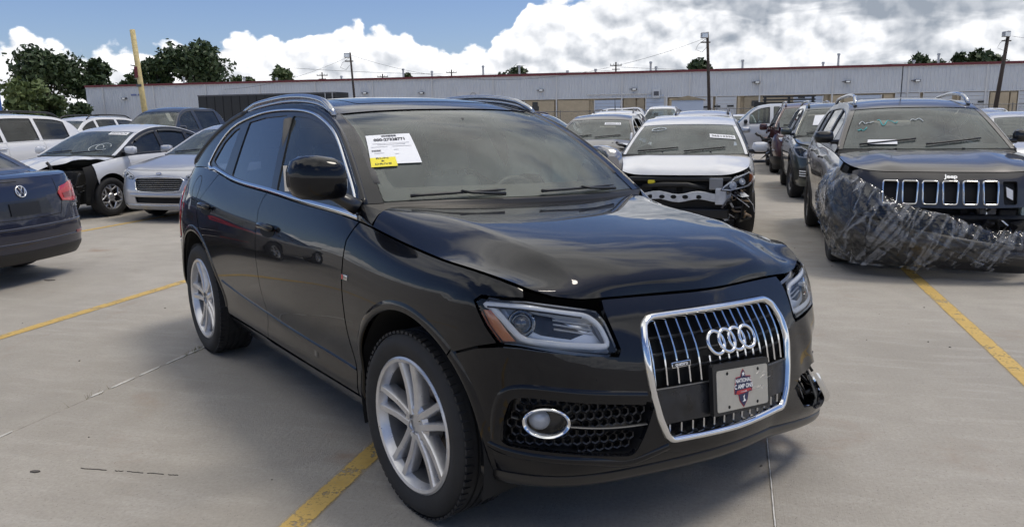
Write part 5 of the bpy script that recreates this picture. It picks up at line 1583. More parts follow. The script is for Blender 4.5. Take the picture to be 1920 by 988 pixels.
    # flat features on the nose / tail: (name, material, [(y, z)...], offset, mirrored)
    def feat(lst, conv):
        made = {}
        for nm, m, pts, off, mir in lst:
            for s in ((1, -1) if mir else (1,)):
                o = [conv(s * y, z) for y, z in pts]
                if mir and s < 0: pass
                patch(nm, sh.ev, o, m, root, off=off, thick=max(.006, abs(off) + .004) if off > 0 else 0, h=h)
    feat(sp.get('nose', []), lambda y, z: (float(sh.fy(y)) if y else 0.0, z))
    def rc(y, z):
        if abs(y) < 1e-6: return (sh.A, z)
        a = float(sh.ry(abs(y))); return (a if y > 0 else 2 * sh.A - a, z)
    feat(sp.get('tail', []), rc)
    return root, sh, ho

SUV = dict(wb=2.70, fo=.92, ro=.98, hw=.92, zs=.27, Rt=.355, rim=.235, tw=.225, zn=.93, zr=1.10, lean=.14, rlean=.10, zbump=.62,
           top=[(.6, .98), (.2, 1.02), (-.4, 1.08), (-2.0, 1.12), (-3.3, 1.16)],
           can=[(-.38, 1.10), (-.68, 1.30), (-1.02, 1.50), (-1.40, 1.60), (-1.9, 1.635), (-2.5, 1.62), (-3.0, 1.56), (-3.25, 1.38), (-3.42, 1.14)], xh=-1.08, xr=-3.02,
           doors=[-.50, -1.48, -2.36], wins=[(-.80, -1.42), (-1.50, -2.28), (-2.38, -2.98)], sill_mat='black_plastic',
           nose=[('headlight', 'lens_white', [(.50, .80), (.80, .84), (.86, .92), (.72, .93), (.50, .87)], .004, True), ('grille', 'dark_gap', [(-.48, .70), (.48, .70), (.46, .86), (-.46, .86)], .003, False), ('lower_grille', 'dark_gap', [(-.50, .36), (.50, .36), (.56, .52), (-.56, .52)], .003, False)],
           tail=[('tail_lamp', 'lens_dark_red', [(.62, .78), (.86, .80), (.84, 1.06), (.66, 1.04)], .006, True), ('plate', 'plate_steel', [(-.16, .80), (.16, .80), (.16, .92), (-.16, .92)], .004, False)])
SEDAN = dict(wb=2.65, fo=.88, ro=1.02, hw=.905, zs=.19, Rt=.325, rim=.215, tw=.215, zn=.76, zr=.98, lean=.16, rlean=.10, zbump=.55, deck=True,
             top=[(.6, .80), (.2, .86), (-.35, .965), (-1.5, .985), (-2.9, 1.02), (-3.3, 1.02)],
             can=[(-.32, .985), (-.60, 1.14), (-.95, 1.33), (-1.25, 1.425), (-1.65, 1.455), (-2.05, 1.425), (-2.45, 1.31), (-2.80, 1.14), (-3.02, 1.035)], xh=-1.02, xr=-2.15,
             doors=[-.45, -1.42, -2.20], wins=[(-.70, -1.36), (-1.44, -2.10), (-2.17, -2.40)],
             nose=[('headlight', 'lens_white', [(.46, .66), (.76, .70), (.86, .78), (.70, .79), (.48, .73)], .004, True), ('grille', 'dark_gap', [(-.40, .56), (.40, .56), (.42, .68), (-.42, .68)], .003, False), ('lower_grille', 'dark_gap', [(-.5, .28), (.5, .28), (.42, .42), (-.42, .42)], .003, False)],
             tail=[('tail_lamp', 'lens_dark_red', [(.48, .74), (.84, .76), (.82, .92), (.50, .90)], .006, True)])
def S_(base, **k):
    d = dict(base); d.update(k); return d
# ------------------------------------------------------------------ ground
UD = (math.sin(R(16)), math.cos(R(16)))       # along the parking stripes, away from the camera
UP = (math.cos(R(16)), -math.sin(R(16)))      # across them
def gp(p, u, z=0.0): return (UP[0] * p + UD[0] * u, UP[1] * p + UD[1] * u, z)

def concrete(name='concrete', base=(.425, .394, .346)):
    m, nt, b = newmat(name); MATS[name] = m
    g = nt.nodes.new('ShaderNodeNewGeometry'); co = S(nt, g.outputs['Position'])
    big = noise(nt, co, .35, 6, .6, .4); mid = noise(nt, co, 2.6, 7, .62, .3); fine = noise(nt, co, 60, 4, .65); grit = noise(nt, co, 240, 2, .6)
    mp = nt.nodes.new('ShaderNodeMapping'); mp.inputs['Rotation'].default_value = (0, 0, R(16)); nt.links.new(co.k, mp.inputs['Vector'])
    mp2 = nt.nodes.new('ShaderNodeVectorMath'); mp2.operation = 'MULTIPLY'; nt.links.new(mp.outputs[0], mp2.inputs[0]); mp2.inputs[1].default_value = (1.0, 5.0, 1.0)
    streak = noise(nt, S(nt, mp2.outputs[0]), 1.6, 6, .6)
    mp3 = nt.nodes.new('ShaderNodeVectorMath'); mp3.operation = 'MULTIPLY'; nt.links.new(mp.outputs[0], mp3.inputs[0]); mp3.inputs[1].default_value = (120.0, 3.0, 1.0)
    broom = noise(nt, S(nt, mp3.outputs[0]), 1.0, 3, .5)
    dk = tuple(c * .72 for c in base); lt = tuple(min(1, c * 1.14) for c in base)
    c = mixc(nt, big.lin(.3, .7).clip(), dk, lt)
    c = mixc(nt, mid.lin(.35, .7).clip() * .60, c, tuple(k * .72 for k in base))
    c = mixc(nt, streak.ss(.48, .70) * .5, c, (.47, .44, .40))
    rust = noise(nt, co, .9, 6, .62, .8).ss(.57, .74) * mid.ss(.42, .62)
    c = mixc(nt, rust * .60, c, (.29, .17, .095))
    spots = voro(nt, co, 3.1, 0).ss(.015, .04, 1, 0) * noise(nt, co, 1.1, 2).ss(.52, .60)
    c = mixc(nt, spots * .75, c, (.05, .045, .042))
    c = mixc(nt, fine.lin(.3, .75).clip() * .58, c, tuple(k * .55 for k in base))
    pits = voro(nt, co, 46, 0).ss(.06, .16, 1, 0)
    c = mixc(nt, pits * .5, c, (.10, .09, .08))
    put(nt, b.inputs['Base Color'], c)
    put(nt, b.inputs['Roughness'], mid.lin(.3, .7, .62, .86))
    bump(nt, b, fine * .5 + grit * .25 + broom * .25 - pits * .3, .006, .9)
    return m
concrete()
def line_paint():
    m = bpy.data.materials.new('yellow_paint'); m.use_nodes = True; MATS['yellow_paint'] = m
    nt = m.node_tree; b = nt.nodes['Principled BSDF']; out = nt.nodes['Material Output']
    g = nt.nodes.new('ShaderNodeNewGeometry'); co = S(nt, g.outputs['Position'])
    n1 = noise(nt, co, 7, 6, .65); n2 = noise(nt, co, 60, 4, .6)
    c = mixc(nt, n1.lin(.3, .7).clip(), (.46, .30, .075), (.60, .42, .14)); c = mixc(nt, n2.ss(.5, .75) * .5, c, (.32, .27, .18))
    put(nt, b.inputs['Base Color'], c); b.inputs['Roughness'].default_value = .7
    tr = nt.nodes.new('ShaderNodeBsdfTransparent'); mx = nt.nodes.new('ShaderNodeMixShader')
    uv = nt.nodes.new('ShaderNodeTexCoord'); sp_ = nt.nodes.new('ShaderNodeSeparateXYZ'); nt.links.new(uv.outputs['Object'], sp_.inputs[0])
    edge = S(nt, sp_.outputs[0]).ab().ss(.045, .068, 0, .55)
    worn = ((n1 * .60 + n2 * .40 + edge).ss(.52, .62)) * .85
    put(nt, mx.inputs[0], worn); nt.links.new(b.outputs[0], mx.inputs[1]); nt.links.new(tr.outputs[0], mx.inputs[2]); nt.links.new(mx.outputs[0], out.inputs[0])
line_paint()
mat('joint_fill', (.27, .25, .22), .9, var=.4, vscale=12)
mat('sealant', (.62, .61, .58), .85, var=.25, vscale=20)
mat('dry_grass', (.16, .15, .06), .9, var=.5, vscale=30)
mat('litter', (.10, .09, .08), .9)

def build_ground():
    g = MB().add([(-900, -60, -.012), (900, -60, -.012), (900, 1500, -.012), (-900, 1500, -.012)], [(0, 1, 2, 3)]).build('ground', 'concrete'); tag(g, kind='structure')
    # cast slabs with open joints, near part of the lot
    PW, UW = 3.684, 12.34
    ang = -R(16)
    def slab_mesh(w, l):
        mb = MB(); e = .0022; t = .010
        v = []
        for z, i in ((-.011, 0), (-.004, 0), (0, .005)):
            for sx_, sy_ in ((0, 0), (1, 0), (1, 1), (0, 1)):
                v.append((e + i + sx_ * (w - 2 * e - 2 * i), e + i + sy_ * (l - 2 * e - 2 * i), z))
        f = [(8, 9, 10, 11)] + [(4 * k + i, 4 * k + (i + 1) % 4, 4 * k + 4 + (i + 1) % 4, 4 * k + 4 + i) for k in (0, 1) for i in range(4)]
        return mb.add(v, f)
    first = None
    for k in range(-14, 15):
        for r_ in range(0, 4):
            p0, u0 = .197 + k * PW, r_ * UW
            if first is None:
                o = slab_mesh(PW, UW).build('concrete_slab', 'concrete', g); first = o
            else:
                o = first.copy(); COL.objects.link(o); o.parent = g
            o.location = gp(p0, u0, 0); o.rotation_euler = (0, 0, ang)
    for k in (-2, -1, 0, 1):
        p0 = .197 + k * PW
        q = MB().box((0, 12, -.0055), (.010, 26, .008)).build('joint', 'joint_fill', g); q.location = gp(p0, 0); q.rotation_euler = (0, 0, ang)
    # crumbling white sealant along the left joint and the one under the nose
    for p0, u0, u1, dens in ((.197 - PW, 2.2, 8.0, .90), (.197, 1.4, 5.0, 1.1)):
        r_ = random.Random(int(u0 * 10)); u = u0
        while u < u1:
            l = r_.uniform(.05, .34)
            if r_.random() < dens:
                n = max(3, int(l / .03)); L = []; Rr = []
                w = r_.uniform(.006, .0085) if dens < 1 else .0026
                for i in range(n + 1):
                    uu = u + l * i / n; d = r_.uniform(-.0008, .0008)
                    ww = w * (1 if 0 < i < n else .3)
                    L.append(gp(p0 + d - ww, uu, .001)); Rr.append(gp(p0 + d + ww, uu, .001))
                V = L + Rr + [(a, b, c + .004) for a, b, c in L] + [(a, b, c + .004) for a, b, c in Rr]; m = n + 1
                F = [(2 * m + i, 2 * m + i + 1, 3 * m + i + 1, 3 * m + i) for i in range(n)] + [(i, i + 1, 2 * m + i + 1, 2 * m + i) for i in range(n)] + [(m + i + 1, m + i, 3 * m + i, 3 * m + i + 1) for i in range(n)]
                obj('joint_sealant', V, F, 'sealant', g)
            u += l + (r_.uniform(.01, .06) if dens < 1 else 0)
    # painted stall lines
    for i, (p0, u0, u1) in enumerate(((-9.07, 6.5, 16), (-5.145, 1.6, 8.6), (-1.585, -.5, 5.6), (1.67, 4.4, 13.5), (-12.9, 6.5, 16), (5.1, 5.5, 14), (8.6, 5.5, 14))):
        n = 60; V = []
        for k in range(n + 1):
            y = (u1 - u0) * k / n; V += [(-.062, y, .003), (.062, y, .003)]
        q = obj('stall_line', V, [(2 * k, 2 * k + 1, 2 * k + 3, 2 * k + 2) for k in range(n)], 'yellow_paint', g)
        q.location = gp(p0, u0); q.rotation_euler = (0, 0, ang)
    # tufts in the joint
    r_ = random.Random(3); V = []; F = []
    for uc, nn in ((4.32, 70), (4.62, 46), (5.15, 14), (5.75, 10), (3.4, 12)):
        for i in range(nn):
            b = Vector(gp(.197 - PW + r_.gauss(0, .010), uc + r_.gauss(0, .055), 0)); hgt = r_.uniform(.012, .045); d = Vector((r_.gauss(0, .016), r_.gauss(0, .016), hgt)); w = Vector((r_.uniform(-1, 1), r_.uniform(-1, 1), 0)).normalized() * .0014
            k = len(V); V += [b - w, b + w, b + d]; F.append((k, k + 1, k + 2))
    tag(obj('joint_grass', V, F, 'dry_grass'), 'sparse dry grass sprouting from the concrete joint', 'grass', kind='stuff')
    # crumbs, chips and bits of broken plastic lying about
    mb = MB(); r_ = random.Random(21)
    for i in range(60):
        x, y = r_.uniform(-4.5, 5), r_.uniform(2.2, 9.5); s_ = r_.uniform(.003, .010)
        n = r_.randint(4, 6); a0 = r_.random() * 6; poly = [(s_ * r_.uniform(.5, 1.3) * math.cos(a0 + 2 * PI * k / n), s_ * r_.uniform(.3, .9) * math.sin(a0 + 2 * PI * k / n)) for k in range(n)]
        mb.prism(poly, .003 + .2 * s_, Matrix.Translation((x, y, 0)) @ Matrix.Rotation(r_.random() * 6, 4, 'Z'))
    for x0, x1 in ((-1.97, -1.84), (-1.80, -1.76), (-1.74, -1.66), (-1.64, -1.56), (-1.54, -1.49)):      # broken tar line
        n = 6; L = [(x0 + (x1 - x0) * k / n, 3.30 - .18 * (x0 + (x1 - x0) * k / n + 1.97) + r_.uniform(-.003, .003)) for k in range(n + 1)]
        mb.prism([(a, b - r_.uniform(.0008, .002)) for a, b in L] + [(a, b + r_.uniform(.001, .0035)) for a, b in L[::-1]], .003)
    tag(mb.build('debris', 'litter'), 'tiny dark crumbs and chips scattered on the concrete', 'debris', kind='stuff')
    for (px, py, s_, lab) in ((-2.16, 3.27, .022, 'oil-dark flake on the concrete at the lower left'), (-4.62, 7.62, .055, 'dark scrap on the concrete beyond the far left stripe'), (4.18, 8.72, .05, 'black sliver lying right of the white hatchback'), (2.0, 5.15, .03, 'small dark chip on the concrete right of the chrome grille')):
        r_ = random.Random(int(px * 100)); n = 9
        poly = [(s_ * r_.uniform(.7, 1.2) * math.cos(2 * PI * k / n), .45 * s_ * r_.uniform(.6, 1.2) * math.sin(2 * PI * k / n)) for k in range(n)]
        o = MB().prism(poly, .006).build('scrap', 'litter'); o.location = (px, py, 0); tag(o, lab, 'scrap')
build_ground()
# ------------------------------------------------------------------ background
mat('siding', (.62, .64, .66), .55, var=.05, vscale=.6)
mat('siding_trim', (.66, .66, .65), .6)
mat('tan_block', (.50, .41, .28), .8, var=.10, vscale=1.5)
mat('tan_dark', (.36, .30, .21), .8, var=.12, vscale=1.5)
mat('door_white', (.62, .64, .66), .5)
mat('door_blue', (.50, .57, .68), .5)
mat('red_trim', (.16, .028, .032), .5)
mat('dark_open', (.006, .007, .008), .9)
mat('vent_metal', (.42, .42, .42), .5, .6)
mat('lamp_grey', (.10, .10, .11), .5)
mat('window_dark', (.03, .032, .035), .2)
mat('sign_blue', (.20, .24, .42), .7)
mat('wood_pole', (.055, .042, .035), .9, var=.3, vscale=8)
mat('yellow_pole', (.58, .47, .22), .6, var=.25, vscale=5)
mat('wire', (.03, .03, .03), .7)
mat('fence_metal', (.16, .16, .16), .6, .5)
mat('trailer_black', (.010, .011, .013), .35, var=.3, vscale=2)
mat('container_blue', (.03, .10, .36), .5)
mat('bark', (.05, .04, .03), .9)

def build_building():
    ca, sa = math.cos(R(12)), math.sin(R(12))
    root = empty('warehouse', (0, 100, 0), -R(12))           # local x along the wall, -y towards the camera
    tag(root, 'long white metal-sided warehouse with red roof edge and tan lower wall', 'building')
    ZT, ZR, ZW = 3.58, 6.50, 6.76
    T = lambda px: (lambda r_: 100 * r_ / (ca + sa * r_))((px - 960) / 1458 * .983)
    x0, x1 = -61.2, 84
    MB().box(((x0 + x1) / 2, 15, 3.15), (x1 - x0 - .1, 29.7, 6.3)).build('core', 'tan_block', root)
    roof = MB().box(((x0 + x1) / 2, 15, 6.45), (x1 - x0, 30.2, .3)).build('roof', 'siding_trim', root)
    # ribbed cladding, one sheet per bay
    bays = [x0] + [5.99 + 8.05 * k for k in range(-8, 10)] + [x1]; bays = [b for b in bays if x0 <= b <= x1]
    for a, b in zip(bays[:-1], bays[1:]):
        mb = MB(); n = max(4, int((b - a) / .40)); w = (b - a - .05) / n; xs = []; V = []
        zb = ZT if b > -7 else .3
        for i in range(n):
            xx = a + .025 + i * w
            for f, d in ((0, 0), (.62, 0), (.72, -.045), (.90, -.045)): xs.append((xx + f * w, -.06 + d))
        xs.append((b - .025, -.06))
        for x, y in xs: V += [(x, y, zb), (x, y, ZR)]
        obj('cladding', V, [(2 * i, 2 * i + 2, 2 * i + 3, 2 * i + 1) for i in range(len(xs) - 1)], 'siding', root)
        MB().box((b, -.14, (ZR + .2) / 2), (.16, .12, ZR - .2)).build('downpipe', 'siding_trim', root)
    for a, b in zip(bays[:-1], bays[1:]):
        MB().box(((a + b) / 2, -.16, (ZR + ZW) / 2), (b - a - .01, .22, ZW - ZR)).build('roof_trim', 'red_trim', root)
    MB().box(((x1 - 7) / 2, -.10, ZT + .04), (x1 + 7, .14, .10)).build('ledge', 'siding_trim', root)
    def lower(px0, px1, kind, top=ZT, m=None):
        a, b = T(px0), T(px1); c = (a + b) / 2; w = b - a
        if kind == 'door':
            d = empty('roller_door', (0, 0, 0), 0, root); n = 8
            for i in range(n):
                z0 = .1 + (top - .15) / n * i; MB().box((c, -.05, z0 + (top - .15) / n / 2), (w - .2, .06, (top - .15) / n - .025)).build('door_slat', m or 'door_white', d)
            for sx_ in (-1, 1): MB().box((c + sx_ * (w / 2 - .05), -.08, top / 2), (.12, .10, top - .04)).build('door_frame', 'siding_trim', d)
        elif kind == 'open':
            MB().box((c, -.04, top / 2), (w, .04, top - .1)).build('open_doorway', 'dark_open', root)
            for sx_ in (-1, 1): MB().box((c + sx_ * w / 2, -.10, top / 2), (.16, .10, top)).build('door_frame', 'siding_trim', root)
        elif kind == 'panel':
            MB().box((c, -.06, top / 2), (w - .06, .08, top - .06)).build('wall_panel', m or 'tan_dark', root)
        elif kind == 'post':
            MB().box((c, -.12, top / 2), (max(w, .2), .14, top)).build('wall_post', m or 'siding_trim', root)
    for a in ((905, 940, 'panel', 3.48, 'tan_block'), (947, 988, 'open', 3.45), (991, 1044, 'panel', 3.48, 'tan_block'), (1050, 1109, 'panel', 3.48, 'tan_block'), (1118, 1169, 'door', 3.45, 'door_blue'), (1173, 1196, 'panel'), (1198, 1212, 'panel'), (1214, 1250, 'door', 4.0, 'door_blue'), (1251, 1255, 'post'), (1258, 1292, 'panel', 3.48, 'tan_block'),
              (1303, 1340, 'door'), (1345, 1384, 'door'), (1386, 1391, 'post', 3.48, 'tan_block'), (1398, 1474, 'panel', 3.48, 'tan_dark'), (1490, 1546, 'door', 3.45, 'door_blue'), (1547, 1554, 'panel'), (1558, 1581, 'panel', 3.48, 'tan_block'), (1584, 1604, 'panel', 3.48, 'tan_block'), (1607, 1655, 'door', 3.45, 'door_blue'), (1658, 1676, 'panel', 3.48, 'tan_block'), (1680, 1726, 'door'), (1732, 1786, 'door'), (1795, 1800, 'panel', 3.48, 'tan_block'),
              (1803, 1855, 'door'), (1857, 1893, 'panel', 3.48, 'tan_block'), (1895, 1908, 'panel', 3.48, 'tan_block'), (1910, 1960, 'door'), (1965, 2010, 'panel', 3.48, 'tan_block')):
        lower(*a)
    ZP = lambda px, py: 1.535 + (lambda t: (100 - t * sa))(T(px)) * (((219.6 - .015 * (px - 960)) - py) / 1458 * .983) / (1.017 + ((219.6 - .015 * (px - 960)) - py) / 1458 * .186)
    for px, py in ((245, 185), (430, 180), (693, 175), (798, 175), (1020, 170), (1193, 168), (1421, 155), (1589, 154), (1718, 152)):
        l = MB().box((T(px), -.35, ZP(px, py)), (.62, .34, .26), bev=.04).build('wall_light', 'lamp_grey', root)
        MB().box((T(px), -.53, ZP(px, py)), (.42, .03, .16)).build('lens', 'lens_white', l)
        MB().tube([(T(px), -.1, ZP(px, py) + .1), (T(px) - .6, -.14, ZP(px, py) + .02)], .04, 5).build('bracket', 'lamp_grey', l)
    MB().box((T(883), -.10, (ZP(883, 173) + ZP(883, 190)) / 2), (T(904) - T(862), .06, ZP(883, 173) - ZP(883, 190))).build('louvre_panel', 'siding_trim', root)
    MB().tube([(T(893) + .38 * math.cos(t), -.16, ZP(893, 180) + .38 * math.sin(t)) for t in np.linspace(0, 2 * PI, 17)[:-1]], .04, 5, closed=True).build('vent_ring', 'vent_metal', root)
    for a, b in ((1003, 1013), (1002, 1015)):
        z1 = 196 if a == 1003 else 204; hgt = .55
        MB().box(((T(a) + T(b)) / 2, -.13, ZP(1008, z1)), (T(b) - T(a), .06, hgt)).build('window', 'window_dark', root)
    MB().box(((T(1412) + T(1427)) / 2, -.13, ZP(1420, 194)), (T(1427) - T(1412), .06, .62)).build('window', 'window_dark', root)
    for px, py in ((1348, 200), (1373, 199), (1324, 201), (1842, 191), (1505, 183)):
        MB().box((T(px), -.12, ZP(px, py)), (.75, .05, .22)).build('door_window', 'window_dark', root)
    for dx in (-.9, .0): MB().box((T(274 + dx * 14), -.12, ZP(276, 178)), (.85, .03, .24)).build('faded_sign', 'sign_blue', root)
    s_ = MB().box((T(1234), -.40, ZP(1234, 176)), (.9, .5, 1.0), bev=.05).build('air_unit', 'door_white', root)
    MB().box((T(1234), -.66, ZP(1234, 176)), (.6, .04, .5)).build('fan_grille', 'lamp_grey', s_)
    MB().tube([(T(1105), -.2, ZP(1105, 178)), (T(1225), -.2, ZP(1225, 176))], .06, 6).build('conduit', 'siding_trim', root)
    # roof stacks
    for px, hgt in ((520, .5), (640, .5), (755, 1.2), (808, .8), (903, 1.3), (970, 1.2), (1059, .4), (1111, .5), (1213, 1.2), (1223, .6), (1383, 1.1), (1532, .6), (1560, 1.5), (1700, .5), (1745, 1.2), (348, .9), (460, .6)):
        x = T(px) * 1.03
        v = MB(); v.lathe([(0, .13), (hgt, .13), (hgt, .2), (hgt + .22, .16), (hgt + .22, .001)], 10, 'Z', (x, 3, 6.60)); v.build('roof_vent', 'vent_metal', root)
build_building()

# ---- trees: tapered trunk, limbs, crown of many small leaf clumps
def leaf_mat(name, a, b):
    m, nt, bs = newmat(name); MATS[name] = m
    co = objco(nt); f = noise(nt, co, 1.3, 5, .7).lin(.3, .7).clip()
    put(nt, bs.inputs['Base Color'], mixc(nt, f, a, b)); bs.inputs['Roughness'].default_value = .6
leaf_mat('leaf_dark', (.010, .026, .010), (.062, .100, .030)); leaf_mat('leaf_mid', (.03, .06, .016), (.10, .14, .045)); leaf_mat('leaf_light', (.05, .085, .02), (.15, .19, .06))
def tree(label, loc, H, rw, m='leaf_dark', seed=1, trunk=.35, n=2600, leaf=.42, lobes=9, group='trees behind the warehouse', open_=.0, name='tree'):
    r_ = random.Random(seed); nr = np.random.default_rng(seed)
    root = empty(name, loc); tag(root, label, 'tree' if name == 'tree' else 'bush', group)
    zc = H * (.35 + trunk * .65); hz = H - zc
    mb = MB(); mb.tube([(0, 0, 0), (r_.uniform(-.2, .2), 0, H * .35), (r_.uniform(-.3, .3), r_.uniform(-.3, .3), H * .8)], [H * .028, H * .020, H * .006], 7)
    L = []
    for i in range(lobes):
        a = r_.uniform(0, 2 * PI); e = r_.uniform(-.55, 1.0); rr = r_.uniform(.25, .72)
        c = Vector((math.cos(a) * rr * rw, math.sin(a) * rr * rw, zc + e * hz * .62)); L.append((c, r_.uniform(.34, .60) * min(rw, hz)))
        mb.tube([(0, 0, H * r_.uniform(.25, .5)), (c.x * .5, c.y * .5, c.z * .75), tuple(c)], [H * .012, H * .008, H * .002], 5)
    mb.build('trunk', 'bark', root, smooth=True)
    V = []; F = []
    per = n // lobes
    for c, rad in L:
        d = nr.normal(size=(per, 3)); d /= np.linalg.norm(d, axis=1)[:, None]
        q = nr.random(per) ** .45 * rad * (1 + .30 * np.sin(d[:, 0] * 5 + c.x) * np.sin(d[:, 2] * 6 + c.z))
        p = np.array(c) + d * q[:, None] * (1, 1, .85)
        for k in range(per):
            t = Vector(nr.normal(size=3)).normalized(); b = t.cross(Vector(nr.normal(size=3))).normalized(); s_ = leaf * (.5 + nr.random())
            P = Vector(p[k]); i = len(V); V += [P - t * s_, P + b * s_ * .55, P + t * s_, P - b * s_ * .55 + t * .2]; F.append((i, i + 1, i + 2, i + 3))
    obj('crown', V, F, m, root)
    return root
def at(px, Y): return ((px - 960) / 1458 * .983 * Y, Y, 0)
def hz_(px, py, Y):
    v = (219.6 - .015 * (px - 960)) - py
    return 1.535 + Y * (v / 1458 * .983) / (1.017 + v / 1458 * .186)
for i, (lab, px, Y, ptop, rpx, m, kw) in enumerate((
        ('big dark round tree left of the warehouse, its crown the tallest at far left', 102, 135, 92, 58, 'leaf_dark', dict(n=4600, lobes=13)),
        ('dark tree touching the warehouse corner, right of the big round one', 180, 138, 104, 44, 'leaf_dark', dict(n=3600, lobes=11)),
        ('tall domed dark tree behind the warehouse roof, right of the yellow pole', 378, 170, 81, 58, 'leaf_dark', dict(n=5200, lobes=14)),
        ('ragged dark tree just right of the yellow pole', 305, 168, 110, 34, 'leaf_dark', dict(n=2400, lobes=9)),
        ('thin pale tree showing behind the yellow pole', 268, 175, 124, 16, 'leaf_mid', dict(n=420, lobes=6)),
        ('low treetop between the warehouse corner and the yellow pole', 246, 165, 148, 14, 'leaf_dark', dict(n=700, lobes=5)),
        ('thin feathery treetop over the roof left of the slender lamp pole', 470, 190, 134, 20, 'leaf_mid', dict(n=520, lobes=6)),
        ('small leafy treetop over the roof beside the slender lamp pole', 541, 190, 124, 24, 'leaf_mid', dict(n=1300, lobes=8)),
        ('tiny treetop over the roof right of the slender lamp pole', 777, 200, 135, 17, 'leaf_dark', dict(n=700, lobes=5)),
        ('dark treetop over the middle of the warehouse roof', 967, 190, 125, 30, 'leaf_dark', dict(n=1700, lobes=8)),
        ('dark treetop behind the lamp pole above the white hatchback', 1314, 185, 110, 25, 'leaf_dark', dict(n=1600, lobes=8)),
        ('tiny sparse treetop right of the lamp pole above the hatchback', 1381, 190, 118, 7, 'leaf_mid', dict(n=300, lobes=4)),
        ('leftmost of the three dark treetops at the right end of the roof', 1722, 170, 101, 34, 'leaf_dark', dict(n=2000, lobes=9)),
        ('middle one of the three dark treetops at the right end of the roof', 1780, 172, 97, 26, 'leaf_dark', dict(n=1800, lobes=8)),
        ('widest of the three dark treetops, against the rightmost pole', 1842, 170, 92, 38, 'leaf_dark', dict(n=2400, lobes=10)))):
    Ht = hz_(px, ptop, Y) * 1.10; rw = rpx / 1458 * Y * 1.08
    tree(lab, at(px, Y), Ht, rw, m, 30 + i, leaf=.46 * Y / 150, **kw)
for i, (lab, px, Y, ptop, rpx, m) in enumerate((('light green bush at the far left edge beside the blue container', 42, 95, 140, 46, 'leaf_light'), ('low green shrub in front of the dark trees at far left', 100, 100, 170, 34, 'leaf_mid'), ('dark low shrub before the warehouse corner', 150, 108, 184, 26, 'leaf_dark'))):
    tree(lab, at(px, Y), hz_(px, ptop, Y), rpx / 1458 * Y, m, 80 + i, trunk=.05, n=2600, leaf=.34, lobes=11, group='bushes at the left end of the lot', name='bush')

# ---- poles and wires
def pole(label, px, Y, ptop, pbot, r0, r1, m, lean, name='light_pole', head=True, cat='pole'):
    b = at(px + lean, Y); Ht = hz_(px, ptop, Y); dx = -lean / 1458 * Y * 1.0
    root = empty(name, b); tag(root, label, cat)
    MB().tube([(0, 0, 0), (dx * .5, 0, Ht * .5), (dx, 0, Ht)], [r0, (r0 + r1) / 2, r1], 10).build('shaft', m, root, smooth=True)
    if head:
        hd = MB().box((dx - .25, -.1, Ht - .25), (.52, .4, .42), bev=.05).build('floodlight', 'vent_metal', root)
        MB().box((dx - .25, -.32, Ht - .27), (.42, .03, .3)).build('lens', 'lens_white', hd)
        MB().tube([(dx - .5, 0, Ht - .75), (dx + .25, 0, Ht - .75)], .05, 6).build('bracket', 'wood_pole', root)
        MB().tube([(dx - .1, -.15, Ht - .5), (dx - .7, -.15, Ht - .9), (dx - .9, -.15, Ht - 1.3), (dx - .4, -.15, Ht - 1.5), (dx - .05, -.15, Ht - 1.1)], .015, 4).build('cable_loop', 'wire', root)
    return Vector((b[0] + dx, b[1], Ht))
pA = pole('slender dark lamp pole rising behind the black SUV roof', 667, 72, 99, 190, .13, .08, 'wood_pole', 7)
pB = pole('dark lamp pole standing behind the white hatchback', 1326, 62, 61, 205, .15, .10, 'wood_pole', 10)
pC = pole('dark lamp pole at the far right edge', 1881, 64, 59, 200, .19, .12, 'wood_pole', -14)
pY = pole('pale yellow post without a lamp, left of the domed tree', 270, 40, 56, 193, .15, .125, 'yellow_pole', 12, 'yellow_post', False, 'post')
yb = [o for o in COL.objects if o.name == 'yellow_post'][0]
MB().box((-.29, -.13, 4.0), (.16, .05, .55)).build('rust_patch', 'red_trim', yb); MB().box((-.22, -.13, 3.35), (.24, .05, .12)).build('clamp', 'lamp_grey', yb); MB().tube([(-.30, 0, 4.3), (-.6, 0, 4.35)], .03, 5).build('peg', 'lamp_grey', yb)
def wire(label, a, b, sag, r=.011):
    a, b = Vector(a), Vector(b); P = [a.lerp(b, t) - Vector((0, 0, sag * 4 * t * (1 - t))) for t in np.linspace(0, 1, 24)]
    tag(MB().tube(P, r, 4).build('overhead_wire', 'wire'), label, 'wire', 'overhead wires')
def pt(px, py, Y): p = at(px, Y); return (p[0], p[1], hz_(px, py, Y))
wire('wire sagging between the slender pole and the pole behind the hatchback', pA - Vector((0, 0, .2)), pB - Vector((.3, 0, .5)), 2.6)
wire('wire running down from the slender pole to the left', pA - Vector((0, 0, .3)), pt(430, 168, 76), .6)
wire('short wire leaving the pole at the far right edge', pC - Vector((-.3, 0, .4)), pt(2010, 70, 60), .2)
wire('far thin wire above the warehouse roof at centre', pt(560, 128, 160), pt(1160, 132, 160), 1.0, .03)
wire('far thin wire above the warehouse roof at right', pt(1160, 126, 160), pt(1700, 118, 160), 1.0, .03)
